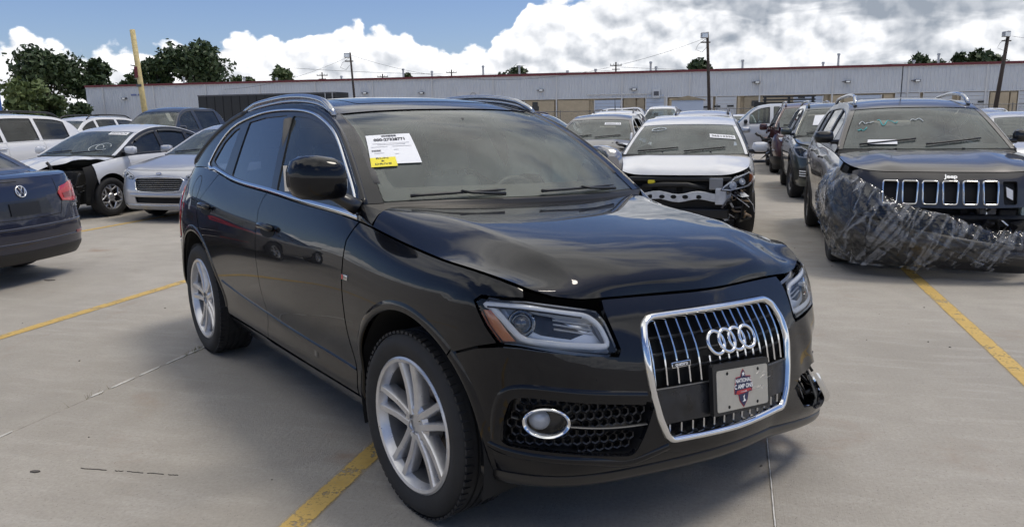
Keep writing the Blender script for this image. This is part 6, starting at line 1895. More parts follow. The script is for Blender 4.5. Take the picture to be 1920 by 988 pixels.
for lab, px, py, Y in (('far utility pole with crossarm left of the slender lamp pole', 613, 136, 160), ('far utility pole with a wide crossarm right of the slender lamp pole', 725, 139, 165), ('far utility pole beside the middle of the roof', 853, 131, 165), ('far utility pole with stepped insulators right of centre', 1158, 117, 150)):
    b = at(px, Y); Ht = hz_(px, py, Y); o = empty('utility_pole', b); tag(o, lab, 'pole', 'far utility poles')
    MB().tube([(0, 0, 0), (0, 0, Ht)], [.2, .13], 6).build('shaft', 'wood_pole', o); MB().box((0, 0, Ht - .6), (2.2, .14, .16)).build('crossarm', 'wood_pole', o); MB().box((0, 0, Ht - 1.3), (1.5, .14, .14)).build('crossarm', 'wood_pole', o)
    for k in (-1, -.4, .4, 1): MB().box((k, 0, Ht - .4), (.1, .1, .25)).build('insulator', 'vent_metal', o)

# ---- chain-link fence before the warehouse (right half)
def build_fence():
    m = bpy.data.materials.new('chain_mesh'); m.use_nodes = True; MATS['chain_mesh'] = m; nt = m.node_tree
    b = nt.nodes['Principled BSDF']; b.inputs['Base Color'].default_value = (.2, .2, .2, 1); b.inputs['Metallic'].default_value = .6
    co = objco(nt); sp_ = nt.nodes.new('ShaderNodeSeparateXYZ'); nt.links.new(co.k, sp_.inputs[0]); x, z = S(nt, sp_.outputs[0]), S(nt, sp_.outputs[2])
    w1 = ((x + z) * 14)._m('FRACT'); w2 = ((x - z) * 14)._m('FRACT')
    a = (w1.ss(.0, .10, 1, 0) + w2.ss(.0, .10, 1, 0)).mn(1.0)
    put(nt, b.inputs['Alpha'], a * .9)
    p0, p1 = Vector(at(1000, 86)), Vector(at(2060, 70)); d = p1 - p0; L = d.length; ang = math.atan2(d.y, d.x)
    root = empty('chain_link_fence', p0, ang); tag(root, 'thin chain-link fence along the front of the warehouse', 'fence')
    MB().tube([(0, 0, 2.02), (L, 0, 2.02)], .035, 6).build('top_rail', 'fence_metal', root)
    n = int(L / 3.1)
    for i in range(n + 1): MB().tube([(L * i / n, 0, 0), (L * i / n, 0, 2.15 + (.35 if i % 3 == 0 else 0))], .04, 6).build('post', 'fence_metal', root)
    for i in range(n): obj('mesh_panel', [(L * i / n, 0, .05), (L * (i + 1) / n, 0, .05), (L * (i + 1) / n, 0, 2.0), (L * i / n, 0, 2.0)], [(0, 1, 2, 3)], 'chain_mesh', root)
build_fence()

# ---- black box trailer, blue container
def build_trailer():
    a, b = Vector(at(379, 74)), Vector(at(635, 70)); d = b - a; L = d.length
    root = empty('box_trailer', a, math.atan2(d.y, d.x)); tag(root, 'long black box trailer parked before the warehouse', 'trailer')
    H = hz_(500, 176, 72)
    mb = MB().box((L / 2, 1.25, (1.1 + H) / 2), (L, 2.5, H - 1.1), bev=.04).build('box', 'trailer_black', root)
    MB().box((L / 2, -.02, H - .06), (L, .06, .12)).build('top_rail', 'lamp_grey', root); MB().box((L / 2, -.02, 1.15), (L, .06, .14)).build('bottom_rail', 'lamp_grey', root)
    for i in range(1, 16): MB().box((L * i / 16, -.015, (1.1 + H) / 2), (.06, .04, H - 1.3)).build('side_post', 'trailer_black', root)
    for x in (L - .95, L - .25): MB().box((x, -.03, (1.1 + H) / 2), (.10, .06, H - 1.2)).build('door_bar', 'vent_metal', root)
    MB().box((L / 2 - 4, 1.2, .75), (1.2, 2.2, .5)).build('landing_gear', 'lamp_grey', root)
    for x in (L - 2.6, L - 1.4):
        for y in (.2, 2.3): wheel(root, (x, y, .5), -1 if y < 1 else 1, .5, .3, .3, 'spokes6', 'vent_metal', disc=False)
build_trailer()
def build_container():
    root = empty('shipping_container', (-22.4, 35, 0), R(166)); tag(root, 'blue corrugated shipping container cut off by the left edge', 'container')
    V = []; F = []; L, W_, Hc = 6.0, 2.4, 3.15
    for side_, y in ((0, 0.0), (1, W_)):
        xs = []
        for i in range(22):
            x = L * i / 22
            for f, dd in ((0, 0), (.3, 0), (.5, .04), (.8, .04)): xs.append((x + f * L / 22, y + (dd if side_ == 0 else -dd)))
        k = len(V)
        for x, yy in xs: V += [(x, yy, .15), (x, yy, Hc - .1)]
        F += [(k + 2 * i, k + 2 * i + 2, k + 2 * i + 3, k + 2 * i + 1) for i in range(len(xs) - 1)]
    obj('corrugated_side', V, F, 'container_blue', root)
    MB().box((L / 2, W_ / 2, Hc), (L, W_, .12)).box((L / 2, W_ / 2, .1), (L, W_, .12)).box((0, W_ / 2, Hc / 2), (.08, W_, Hc)).box((L, W_ / 2, Hc / 2), (.08, W_, Hc)).build('frame', 'container_blue', root)
    for y in (.5, .9, 1.5, 1.9): MB().tube([(-.08, y, .2), (-.08, y, Hc - .1)], .03, 6).build('lock_rod', 'vent_metal', root)
build_container()
# ------------------------------------------------------------------ the other vehicles
paint('navy_paint', (.004, .006, .024), .25, dust=.015, coat_rough=.02)
paint('white_paint', (.66, .67, .69), .0, dust=.10)
paint('white_paint_b', (.72, .72, .72), .0, dust=.05)
paint('silver_paint', (.52, .53, .56), .55, dust=.08)
paint('brown_grey', (.085, .078, .074), .55, dust=.10)
paint('jeep_paint', (.034, .030, .028), .35, dust=.045, coat_rough=.02)
paint('green_paint', (.035, .045, .038), .35, dust=.08, coat_rough=.03)
paint('maroon_paint', (.055, .010, .014), .35, dust=.08)
paint('blue_paint', (.012, .022, .085), .35, dust=.05)
paint('dark_truck', (.022, .026, .036), .45, dust=.06)
paint('grey_paint', (.30, .31, .33), .5, dust=.10)
mat('beam_white', (.60, .62, .65), .5, .2, var=.15, vscale=12)
mat('radiator', (.025, .025, .026), .7, .3, bmp=.003, bscale=140)
mat('foam_tan', (.30, .22, .15), .9, var=.4, vscale=14)
mat('yellow_cap', (.75, .62, .03), .5)
mat('hose', (.015, .015, .015), .55)
mat('chalk', (.75, .80, .80), .9); mat('chalk_teal', (.10, .55, .55), .9)
H106 = -106.0

def lamp(root, sh, pts, s, rear=False, amber=None, bowls=(), name='headlight', lens='clear_lens', base='lamp_black', off=.003):
    A_ = lambda y, z: (float(sh.fy(s * y)), z)
    o = [A_(y, z) for y, z in pts]
    hb = patch(name, sh.ev, o, base, root, off=off, thick=.01, h=.05)
    c = strip_along('lamp_edge', sh.ev, densify(inset(o, .012), .03), .016, 'lamp_bright', hb, off=off + .001, thick=.006, closed=True)
    for y, z, r_ in bowls:
        P, N = sh.ev(np.array([A_(y, z)[0]]), np.array([z]), off + .002); M = Vector(N[0]).to_track_quat('Z', 'Y').to_matrix().to_4x4(); M.translation = Vector(P[0])
        mb = MB().lathe([(.0, r_), (.012, r_), (.014, r_ * .9), (.004, r_ * .82), (.004, r_ * .75), (.016, r_ * .45), (.02, .001)], 20, 'Z'); mb.v = [tuple(M @ Vector(v)) for v in mb.v]; mb.build('reflector', 'lamp_bright', hb, sharp=40)
    if amber: patch('amber_marker', sh.ev, [A_(y, z) for y, z in amber], 'lens_amber', hb, off=off + .006, thick=.006, h=.05)
    patch('lamp_cover', sh.ev, inset(o, .003), lens, hb, off=off + .022, thick=.02, h=.05)
    return hb

def junk(root, c, d, n, seed, mats=('hose', 'black_plastic', 'radiator', 'lamp_grey'), rad=.02):
    """loose bent pieces of a wrecked corner, each its own part"""
    r_ = random.Random(seed)
    for i in range(n):
        p = Vector([c[k] + r_.uniform(-d[k], d[k]) for k in range(3)]); m = mats[i % len(mats)]
        if r_.random() < .55:
            pts = [p]; v = Vector((r_.gauss(0, 1), r_.gauss(0, 1), r_.gauss(0, .7))).normalized()
            for k in range(4):
                v = (v + Vector((r_.gauss(0, .5), r_.gauss(0, .5), r_.gauss(0, .5)))).normalized(); pts.append(pts[-1] + v * max(d) * .22)
            MB().tube(pts, rad * r_.uniform(.4, 1.3), 6).build('bent_pipe', m, root, smooth=True)
        else:
            s_ = max(d) * r_.uniform(.2, .5); V = [(p.x + r_.gauss(0, s_ * .5), p.y + r_.gauss(0, s_ * .5), p.z + r_.gauss(0, s_ * .4)) for k in range(6)]
            me = bmesh.new()
            for v in V: me.verts.new(v)
            bmesh.ops.convex_hull(me, input=me.verts); me.verts.index_update()
            vv = [tuple(v.co) for v in me.verts]; ff = [tuple(v.index for v in f.verts) for f in me.faces]; me.free()
            obj('torn_shard', vv, ff, m, root)

def glass_tag(ho, ws, q0, q1, v0, v1, text, skew=0.0, size=.05, m='paper', off=.004):
    f = lambda a, b, o: tuple(ho.topev(np.array([q0 + (q1 - q0) * b + skew * (a - .5)]), np.array([v0 + (v1 - v0) * a]), o)[0][0])
    G = np.array([[f(i / 6, j / 3, off) for j in range(4)] for i in range(7)])
    p = sheet('windshield_tag', G, m, ws)
    if text:
        v, t = text_mesh(text, 1.0, .02); xs = [a[0] for a in v]; w = max(xs) - min(xs)
        obj('tag_number', [f(.5 + a / w * .86, .5 + b * .62, off + .0015) for a, b, _ in v], t, 'print', p)
    return p
def part(root, nm):
    return [c for c in root.children if c.name.split('.')[0] == nm][0]

# ---- navy saloon at the left edge, tail towards us
def car_jetta():
    sp = S_(SEDAN, wb=2.65, fo=.87, ro=1.06, hw=.889, zr=1.03, rlean=.10, zn=.78, zs=.22, top=[(.6, .80), (.2, .86), (-.35, .96), (-1.5, .985), (-2.8, 1.045), (-3.4, 1.055)], Rt=.325, tail=[])
    sp['can'] = [(-.32, .985), (-.60, 1.14), (-.95, 1.33), (-1.25, 1.42), (-1.65, 1.45), (-2.05, 1.43), (-2.45, 1.33), (-2.78, 1.18), (-2.98, 1.07)]
    rec = [(-.30, .66), (.30, .66), (.27, .82), (-.27, .82)]
    root, sh, ho = gen_car('parked_sedan', 'dark navy sedan cut by the left edge, its tail with round badge towards us', 'car', (-8.20, 8.44), 164, sp, 'navy_paint', near=True, wheels='spokes5')
    def rc(y, z): 
        a = float(sh.ry(abs(y))) if abs(y) > 1e-6 else sh.A
        return (a if y >= 0 else 2 * sh.A - a, z)
    for s in (1, -1):
        tl = patch('tail_lamp', sh.ev, [rc(s * y, z) for y, z in ((.47, .775), (.44, .85), (.50, .915), (.70, .955), (.858, .945), (.872, .86), (.85, .775), (.66, .755))], 'lens_red', root, off=.012, thick=.03, h=.04)
        patch('reverse_lens', sh.ev, [rc(s * y, z) for y, z in ((.50, .80), (.49, .845), (.66, .86), (.68, .80))], 'lens_dark_red', tl, off=.016, thick=.006, h=.05)
        patch('bumper_reflector', sh.ev, [rc(s * y, z) for y, z in ((.60, .425), (.84, .445), (.84, .475), (.60, .455))], 'lens_dark_red', root, off=.006, thick=.01, h=.05)
    # tailgate: shut lines, plate recess, bumper creases
    lid = [rc(y, z) for y, z in ((-.45, 1.0), (-.44, .84), (-.47, .775), (-.42, .655), (-.2, .645), (0, .643), (.2, .645), (.42, .655), (.47, .775), (.44, .84), (.45, 1.0))]
    strip_along('lid_gap', sh.ev, densify(lid, .05)[:-8], .007, 'dark_gap', root, off=.0005, thick=.002)
    pr = patch('plate_recess', sh.ev, [rc(y, z) for y, z in ((-.33, .675), (.33, .675), (.28, .825), (-.28, .825))], 'dark_plastic_b', root, off=.002, thick=.004, h=.05)
    patch('plate_holder', sh.ev, [rc(y, z) for y, z in ((-.165, .685), (.165, .685), (.165, .800), (-.165, .800))], 'black_plastic', pr, off=.012, thick=.008, h=.06)
    for z, w in ((.56, .030), (.42, .026)):
        strip_along('bumper_crease', sh.ev, [rc(y, z + .02 * (abs(y) / .85) ** 2) for y in np.linspace(-.86, .86, 40)], w, 'navy_paint', root, off=-.006, thick=.012)
    patch('lower_valance', sh.ev, [rc(y, z) for y, z in ((-.72, .225), (0, .222), (.72, .225), (.80, .345), (0, .335), (-.80, .345))], 'black_plastic', root, off=.004, thick=.01, h=.06)
    # round badge
    P, N = sh.ev(np.array([sh.A - 1e-4]), np.array([.905]), .006); n = Vector(N[0]); u = Vector((0, -1, 0)); v = n.cross(u); v = v if v.z > 0 else -v; c = Vector(P[0])
    bd = MB().tube([c + u * (.054 * math.cos(t)) + v * (.054 * math.sin(t)) for t in np.linspace(0, 2 * PI, 33)[:-1]], .006, 6, closed=True).build('round_badge', 'white_badge', root, smooth=True)
    dsk = MB(); K = [c + n * -.002 + u * (.05 * math.cos(t)) + v * (.05 * math.sin(t)) for t in np.linspace(0, 2 * PI, 25)[:-1]]; obj('badge_disc', K, [tuple(range(24))], 'navy_paint', bd)
    for pts in (((-.022, .046), (0, .004), (.022, .046)), ((-.046, .020), (-.022, -.040), (0, .0), (.022, -.040), (.046, .020))):
        MB().tube([c + n * .003 + u * a + v * b for a, b in pts], .0048, 5).build('badge_letter', 'white_badge', bd)
    P, N = sh.ev(np.array([rc(-.66, .70)[0]]), np.array([.712]), .004); n2 = Vector(N[0]); u2 = (Vector((0, -1, 0)) - n2 * n2.dot(Vector((0, -1, 0)))).normalized(); v2 = n2.cross(u2); v2 = v2 if v2.z > 0 else -v2
    text_on('trim_letters', '1.8T SE', .042, frame_place(P[0], u2, v2), 'white_badge', root, .0012)
mat('dark_plastic_b', (.010, .011, .016), .35, coat=.5)
car_jetta()

# ---- white saloon with its front corner torn open
def car_focus_sedan():
    sp = S_(SEDAN, wb=2.65, fo=.86, ro=1.02, hw=.908, zn=.80, steer=R(-6), handle_mat='white_paint', surround_mat='trim_black', rim=.212, mirror_mat='white_paint', nose=[], hbow=.14)
    sp['can'] = [(-.20, 1.00), (-.48, 1.14), (-.85, 1.32), (-1.18, 1.42), (-1.60, 1.462), (-2.05, 1.43), (-2.45, 1.32), (-2.80, 1.16), (-3.02, 1.05)]; sp['xh'] = -.95
    sp['top'] = [(.6, .84), (.2, .90), (-.30, .985), (-1.5, 1.0), (-2.9, 1.03), (-3.3, 1.03)]
    def hf(P):
        P = P.copy(); x, y = P[..., 0], P[..., 1]
        t = np.clip((x - .02) / .5, 0, 1)
        P[..., 2] += t * (.10 * np.clip(y / .6, 0, 1) + .02) + t * .03 * np.sin(x * 16 + y * 5) * np.cos(y * 9)
        P[..., 0] -= t * (.10 + .14 * np.clip(y / .7, 0, 1)); P[..., 1] -= t * .10 * np.clip(y / .7, 0, 1)
        return P
    sp['hood_fn'] = hf
    root, sh, ho = gen_car('wrecked_sedan', 'white sedan with its left front corner torn open and buckled hood', 'car', (-7.50, 13.25), H106, sp, 'white_paint', near=True, skip=('front',), wheels='honey', rim='alloy', tint='dark_glass')
    MB().box((.42, 0, .52), (.08, 1.1, .50), bev=.02).build('radiator', 'radiator', root)
    MB().box((.20, .05, .50), (.5, 1.15, .55), bev=.06).build('engine_block', 'under', root)
    MB().tube([(.58, -.62, .50), (.66, -.2, .50), (.64, .2, .50), (.52, .55, .47)], .05, 8, flat=.8).build('bumper_beam', 'lamp_grey', root)
    for i, (p, d, rz) in enumerate((((.62, .30, .66), (.30, .05, .22), .5), ((.60, .52, .46), (.26, .04, .14), -.3), ((.56, .60, .34), (.20, .05, .12), .2))):
        MB().box(p, d, rz, bev=.02, rx=.3 * (i - 1)).build('torn_panel', ('white_paint', 'grey_paint', 'beam_white')[i], root)
    pk = [(A, z) for A, z in ()]
    junk(root, (.58, .42, .46), (.16, .36, .20), 34, 5); junk(root, (.55, -.40, .46), (.14, .34, .18), 12, 6)
    ft = patch('front_bumper', sh.ev, [(-float(sh.fy(.2)), .30), (-float(sh.fy(.88)), .30), (-float(sh.fy(.88)), .64), (-float(sh.fy(.2)), .60)], 'white_paint', root, h=.06)
    lamp(root, sh, [(.50, .68), (.80, .72), (.86, .82), (.66, .80)], -1, bowls=((.66, .74, .05),))
    ws = part(root, 'windshield')
    qh = ho.q_of_x(sp['xh']); glass_tag(ho, ws, qh * .84, qh * .97, .30, .82, '28097676')
    for k in (0, 1):
        P, N = ho.topev(np.array([qh * (.30 + .13 * math.sin(t) + .05 * k) for t in np.linspace(0, 5.5, 22)]), np.array([.42 + .14 * k + .16 * math.cos(t) for t in np.linspace(0, 5.5, 22)]), .004); MB().tube(P, .004, 4).build('chalk_mark', 'chalk', ws)
    for s in (1,):      # rain guards over the side windows
        for x1, x2 in ((-.78, -1.36), (-1.46, -2.08)):
            strip_along('rain_guard', ho.side(s), [(x, float(ho.zc(x)) - .075) for x in np.linspace(x1, x2, 14)], .045, 'trim_black', root, off=.004, thick=.016)
car_focus_sedan()

# ---- silver saloon with wide slatted grille
def car_fusion():
    GR = [(-.46, .655), (-.40, .50), (-.30, .475), (0, .468), (.30, .475), (.40, .50), (.46, .655), (.40, .690), (0, .702), (-.40, .690)]
    sp = S_(SEDAN, wb=2.85, fo=.93, ro=1.08, hw=.925, zn=.80, lean=.14, nose=[], fholes=[GR, [(-.42, .30), (.42, .30), (.44, .395), (-.44, .395)]], top=[(.6, .84), (.2, .90), (-.35, .985), (-1.5, 1.0), (-3.0, 1.04), (-3.6, 1.04)], crown_h=.035, ridge=.012)
    sp['can'] = [(-.34, 1.0), (-.66, 1.15), (-1.02, 1.33), (-1.35, 1.43), (-1.80, 1.478), (-2.3, 1.44), (-2.7, 1.33), (-3.05, 1.16), (-3.28, 1.06)]; sp['xh'] = -1.12; sp['xr'] = -2.35; sp['doors'] = [-.48, -1.52, -2.40]; sp['wins'] = [(-.76, -1.46), (-1.54, -2.32), (-2.40, -2.66)]
    root, sh, ho = gen_car('parked_sedan', 'silver sedan with wide slatted grille, half hidden by the black SUV tail', 'car', (-5.22, 12.92), H106, sp, 'silver_paint', near=True, tint='side_glass', seats='seat_beige')
    F = lambda y: float(sh.fy(y)) if abs(y) > 1e-6 else 0.0
    g = patch('grille', sh.ev, [(F(y), z) for y, z in inset(GR, -.01)], 'dark_gap', root, off=-.035, thick=0, h=.06)
    strip_along('grille_frame', sh.ev, densify([(F(y), z) for y, z in GR], .04), .018, 'chrome', g, off=-.004, thick=.012, closed=True)
    for z in np.linspace(.495, .675, 7):
        w = float(np.interp(z, [.475, .50, .655, .69], [.30, .39, .445, .40]))
        strip_along('grille_slat', sh.ev, [(F(y), z + .006 * (1 - (y / .45) ** 2)) for y in np.linspace(-w, w, 20)], .014, 'satin', g, off=-.024, thick=.020)
    patch('lower_grille', sh.ev, [(F(y), z) for y, z in ((-.44, .29), (.44, .29), (.46, .40), (-.46, .40))], 'dark_gap', root, off=-.03, thick=0, h=.06)
    strip_along('lower_lip', sh.ev, [(F(y), .262 + .01 * abs(y)) for y in np.linspace(-.70, .70, 30)], .026, 'satin', root, off=0, thick=.014)
    strip_along('bumper_crease', sh.ev, [(F(y), .425) for y in np.linspace(-.52, .52, 30)], .06, 'silver_paint', root, off=-.004, thick=.018)
    fp = front_place(sh, 0, .752, .006); MB().add([fp(.048 * math.cos(t), .020 * math.sin(t), 0) for t in np.linspace(0, 2 * PI, 25)[:-1]], [tuple(range(24))]).build('oval_badge', 'sign_blue', root)
    MB().tube([fp(.050 * math.cos(t), .021 * math.sin(t), .001) for t in np.linspace(0, 2 * PI, 25)[:-1]], .004, 5, closed=True).build('badge_rim', 'satin', root)
    text_on('badge_letters', 'Ford', .026, lambda a, b: fp(a, b, .003), 'white_badge', root, .0005)
    for s in (1, -1): lamp(root, sh, [(.50, .66), (.78, .70), (.88, .785), (.70, .775), (.50, .715)], s, bowls=((.62, .70, .035), (.74, .73, .03)))
    # spent bag over the dashboard
    G = np.array([[(-.72 - .12 * math.sin(PI * j / 8), .36 + .3 * (i / 10 - .5), .98 + .16 * math.sin(PI * i / 10) * math.sin(PI * j / 8) + .02 * math.sin(i * 2 + j)) for j in range(9)] for i in range(11)]); sheet('spent_airbag', G, 'cloth_airbag', part(root, 'interior'))
car_fusion()

# ---- white SUV at the left edge, white SUV behind, dark pickup
sp = S_(SUV, wb=2.95, fo=.95, ro=1.05, hw=.97, can=[(-.50, 1.14), (-.80, 1.34), (-1.15, 1.56), (-1.55, 1.69), (-2.1, 1.725), (-2.8, 1.71), (-3.4, 1.62), (-3.72, 1.40), (-3.88, 1.18)], xh=-1.22, xr=-3.45, doors=[-.6, -1.62, -2.56], wins=[(-.92, -1.56), (-1.66, -2.48), (-2.58, -3.36)], rails='black_plastic', rail_h=.07, handles=True, surround_mat='white_paint_b', handle_mat='chrome', top=[(.6, 1.0), (.2, 1.05), (-.4, 1.12), (-2.0, 1.15), (-3.6, 1.18)])
gen_car('parked_suv', 'white SUV with black roof rails at the left edge behind the navy sedan', 'car', gp(-15.9, 11.6)[:2], H106, sp, 'white_paint_b', near=True, tint='side_glass', tint2='dark_glass')
gen_car('parked_suv', 'white SUV with black roof rails, seen over the white wreck towards the dark pickup', 'car', gp(-21.5, 20.2)[:2], H106, S_(sp, wb=2.8), 'white_paint_b', tint='dark_glass')
pk = S_(SUV, wb=3.5, fo=.95, ro=1.2, hw=1.0, Rt=.40, rim=.26, zs=.40, zn=1.15, zr=1.25, top=[(.6, 1.2), (.2, 1.23), (-.4, 1.27), (-2.0, 1.29), (-4.5, 1.30)], can=[(-.45, 1.29), (-.72, 1.52), (-1.0, 1.76), (-1.35, 1.895), (-1.8, 1.925), (-2.3, 1.915), (-2.70, 1.86), (-2.86, 1.62), (-2.92, 1.34)], xh=-1.06, xr=-2.72, doors=[-.55, -1.62, -2.62], wins=[(-.86, -1.56), (-1.70, -2.62)], bow=((0, .10), (.3, .05), (.6, 0), (1, -.02)), deck=True)
gen_car('parked_pickup', 'dark blue crew-cab pickup behind the white and silver sedans', 'pickup', gp(-16.2, 18.4)[:2], H106, pk, 'dark_truck', near=True, tint='side_glass', tint2='dark_glass')

# ---- white hatchback, front bumper gone
def car_hatch():
    sp = S_(SEDAN, wb=2.65, fo=.80, ro=.84, hw=.908, zn=.80, zr=.98, zbump=.56, deck=False, nose=[], tail=[], hbow=.16, crown_h=.035, ridge=.014, mirror_mat='white_paint', roof_mat='white_paint', edge_mat='trim_black', steer=R(4),
            top=[(.6, .845), (.2, .91), (-.22, 1.0), (-1.5, 1.02), (-3.0, 1.06)], can=[(-.20, 1.02), (-.48, 1.16), (-.82, 1.33), (-1.12, 1.425), (-1.55, 1.47), (-2.1, 1.45), (-2.6, 1.38), (-2.95, 1.24), (-3.15, 1.08)], xh=-.92, xr=-2.62, doors=[-.42, -1.40, -2.20], wins=[(-.64, -1.34), (-1.42, -2.12), (-2.2, -2.5)])
    sp['mirror'] = (-.40, 1.10)
    root, sh, ho = gen_car('wrecked_hatchback', 'white hatchback facing us with its front bumper missing', 'car', (2.25, 10.20), H106, sp, 'white_paint', near=True, skip=('front', 'mirror_r'), wheels='spokes7', seats='seat_grey')
    F = lambda y: float(sh.fy(y)) if abs(y) > 1e-6 else 0.0
    MB().box((.50, 0, .50), (.05, 1.16, .46), bev=.015).build('radiator', 'radiator', root)
    MB().box((.60, 0, .755), (.10, 1.24, .05), bev=.015).build('tie_bar', 'black_plastic', root)
    MB().box((.15, 0, .50), (.7, 1.5, .5), bev=.06).build('engine_block', 'under', root)
    bm = MB(); n = 16
    bp = [(.60 + .10 * (1 - (2 * i / n - 1) ** 2), -.62 + 1.24 * i / n, .545 - .02 * math.sin(i)) for i in range(n + 1)]
    V = []
    for x, y, z in bp: V += [(x, y, z - .05), (x + .03, y, z - .045), (x + .03, y, z + .045), (x, y, z + .05)]
    Fc = [(4 * i + k, 4 * i + 4 + k, 4 * i + 4 + (k + 1) % 4, 4 * i + (k + 1) % 4) for i in range(n) for k in range(4)]
    beam = obj('bumper_beam', V, Fc, 'beam_white', root)
    for y in (-.46, -.34, -.20, -.06, .08, .24):
        x = .633 + .10 * (1 - (y / .62) ** 2); K = [(x, y + .036 * math.cos(t), .545 + .024 * math.sin(t)) for t in np.linspace(0, 2 * PI, 13)[:-1]]; obj('beam_hole', K, [tuple(range(12))], 'dark_gap', beam)
    MB().box((.66, .50, .55), (.05, .13, .20), bev=.01).build('mount_plate', 'beam_white', root); MB().box((.64, .44, .70), (.05, .16, .14), bev=.01).build('mount_plate', 'grey_paint', root)
    MB().box((.62, -.34, .72), (.07, .09, .05), bev=.015).build('filler_cap', 'yellow_cap', root)
    MB().tube([(.62, -.45, .66), (.66, -.2, .69), (.66, .1, .69), (.62, .32, .64)], .030, 8).build('intake_hose', 'hose', root, smooth=True)
    for y in (-.45, -.15, .15): MB().box((.56, y, .60), (.04, .22, .12), bev=.01).build('duct', 'black_plastic', root)
    MB().box((.55, 0, .33), (.10, 1.2, .12), bev=.02).build('under_tray', 'black_plastic', root)
    junk(root, (.56, .62, .46), (.14, .18, .20), 30, 12, ('foam_tan', 'hose', 'beam_white', 'black_plastic', 'lamp_grey'), .014); junk(root, (.50, -.60, .44), (.12, .18, .2), 14, 13)
    MB().tube([(.62, .66, .60), (.64, .80, .55), (.62, .88, .45), (.60, .90, .36)], .004, 4).build('loose_wire', 'beam_white', root); MB().tube([(.62, .62, .58), (.66, .74, .50), (.64, .84, .42)], .004, 4).build('loose_wire', 'beam_white', root)
    patch('arch_liner', sh.ev, [(float(sh.ax(x)), z) for x, z in ((.36, .22), (.62, .22), (.60, .62), (.30, .66))], 'black_plastic', root, off=-.02, thick=.01, h=.06)
    for s in (1, -1): lamp(root, sh, [(.50, .625), (.62, .615), (.82, .66), (.885, .775), (.85, .835), (.70, .775), (.54, .675)], s, amber=[(.86, .70), (.89, .78), (.855, .81), (.835, .72)] if s > 0 else None, bowls=((.66, .68, .045), (.77, .72, .042)))
    ws = part(root, 'windshield'); qh = ho.q_of_x(sp['xh'])
    glass_tag(ho, ws, qh * .50, qh * .62, .42, .86, '36513390', -.012)
    t = np.linspace(0, 11, 40); P, N = ho.topev(qh * (.82 + .055 * np.sin(t * 1.05)), -.55 + .14 * np.cos(t), .004); MB().tube(P, .004, 4).build('chalk_mark', 'chalk', ws)
    for y in (-.28, .34):
        MB().box((-.16, y, 1.052), (.03, .022, .015), bev=.004).build('washer_nozzle', 'black_plastic', root)
    patch('sun_shade_band', ho.topev, [(qh * .93, -.35), (qh * .99, -.42), (qh * .99, .42), (qh * .93, .35)], 'frit', ws, off=-.010, thick=0, h=.1, scale=(ho.L, .6))
car_hatch()

# ---- dark grey-brown SUV draped in plastic film
def film_mat():
    m = bpy.data.materials.new('plastic_film'); m.use_nodes = True; MATS['plastic_film'] = m; nt = m.node_tree; nt.nodes.clear()
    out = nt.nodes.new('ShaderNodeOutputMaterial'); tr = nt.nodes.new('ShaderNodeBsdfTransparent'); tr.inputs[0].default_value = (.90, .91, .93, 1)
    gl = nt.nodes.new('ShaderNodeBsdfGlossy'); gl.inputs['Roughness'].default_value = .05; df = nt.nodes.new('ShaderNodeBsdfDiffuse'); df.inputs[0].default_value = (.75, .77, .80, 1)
    co = objco(nt); mp = nt.nodes.new('ShaderNodeMapping'); mp.inputs['Rotation'].default_value = (R(28), 0, 0); nt.links.new(co.k, mp.inputs['Vector'])
    vm = nt.nodes.new('ShaderNodeVectorMath'); vm.operation = 'MULTIPLY'; nt.links.new(mp.outputs[0], vm.inputs[0]); vm.inputs[1].default_value = (1.2, 3.6, .8)
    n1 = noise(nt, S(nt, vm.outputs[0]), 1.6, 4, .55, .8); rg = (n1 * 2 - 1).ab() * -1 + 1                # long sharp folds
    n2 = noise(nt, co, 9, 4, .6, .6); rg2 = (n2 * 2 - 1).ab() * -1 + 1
    bp = nt.nodes.new('ShaderNodeBump'); bp.inputs['Distance'].default_value = .016; bp.inputs['Strength'].default_value = 1.0; put(nt, bp.inputs['Height'], rg.pw(6.0) + rg2.pw(2.0) * .12)
    nt.links.new(bp.outputs[0], gl.inputs['Normal'])
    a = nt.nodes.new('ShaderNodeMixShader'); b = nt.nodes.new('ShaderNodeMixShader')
    put(nt, a.inputs[0], rg.ss(.90, .995) * rg2.ss(.55, .9) * .22 + .008); nt.links.new(tr.outputs[0], a.inputs[1]); nt.links.new(df.outputs[0], a.inputs[2])  # fold ridges mixed white: stress lines that also paint in bright sky streaks
    fr = nt.nodes.new('ShaderNodeFresnel'); fr.inputs[0].default_value = 1.5; nt.links.new(bp.outputs[0], fr.inputs['Normal'])
    put(nt, b.inputs[0], (S(nt, fr.outputs[0]) * 1.05 + .015).mn(.9)); nt.links.new(a.outputs[0], b.inputs[1]); nt.links.new(gl.outputs[0], b.inputs[2]); nt.links.new(b.outputs[0], out.inputs[0])
film_mat()
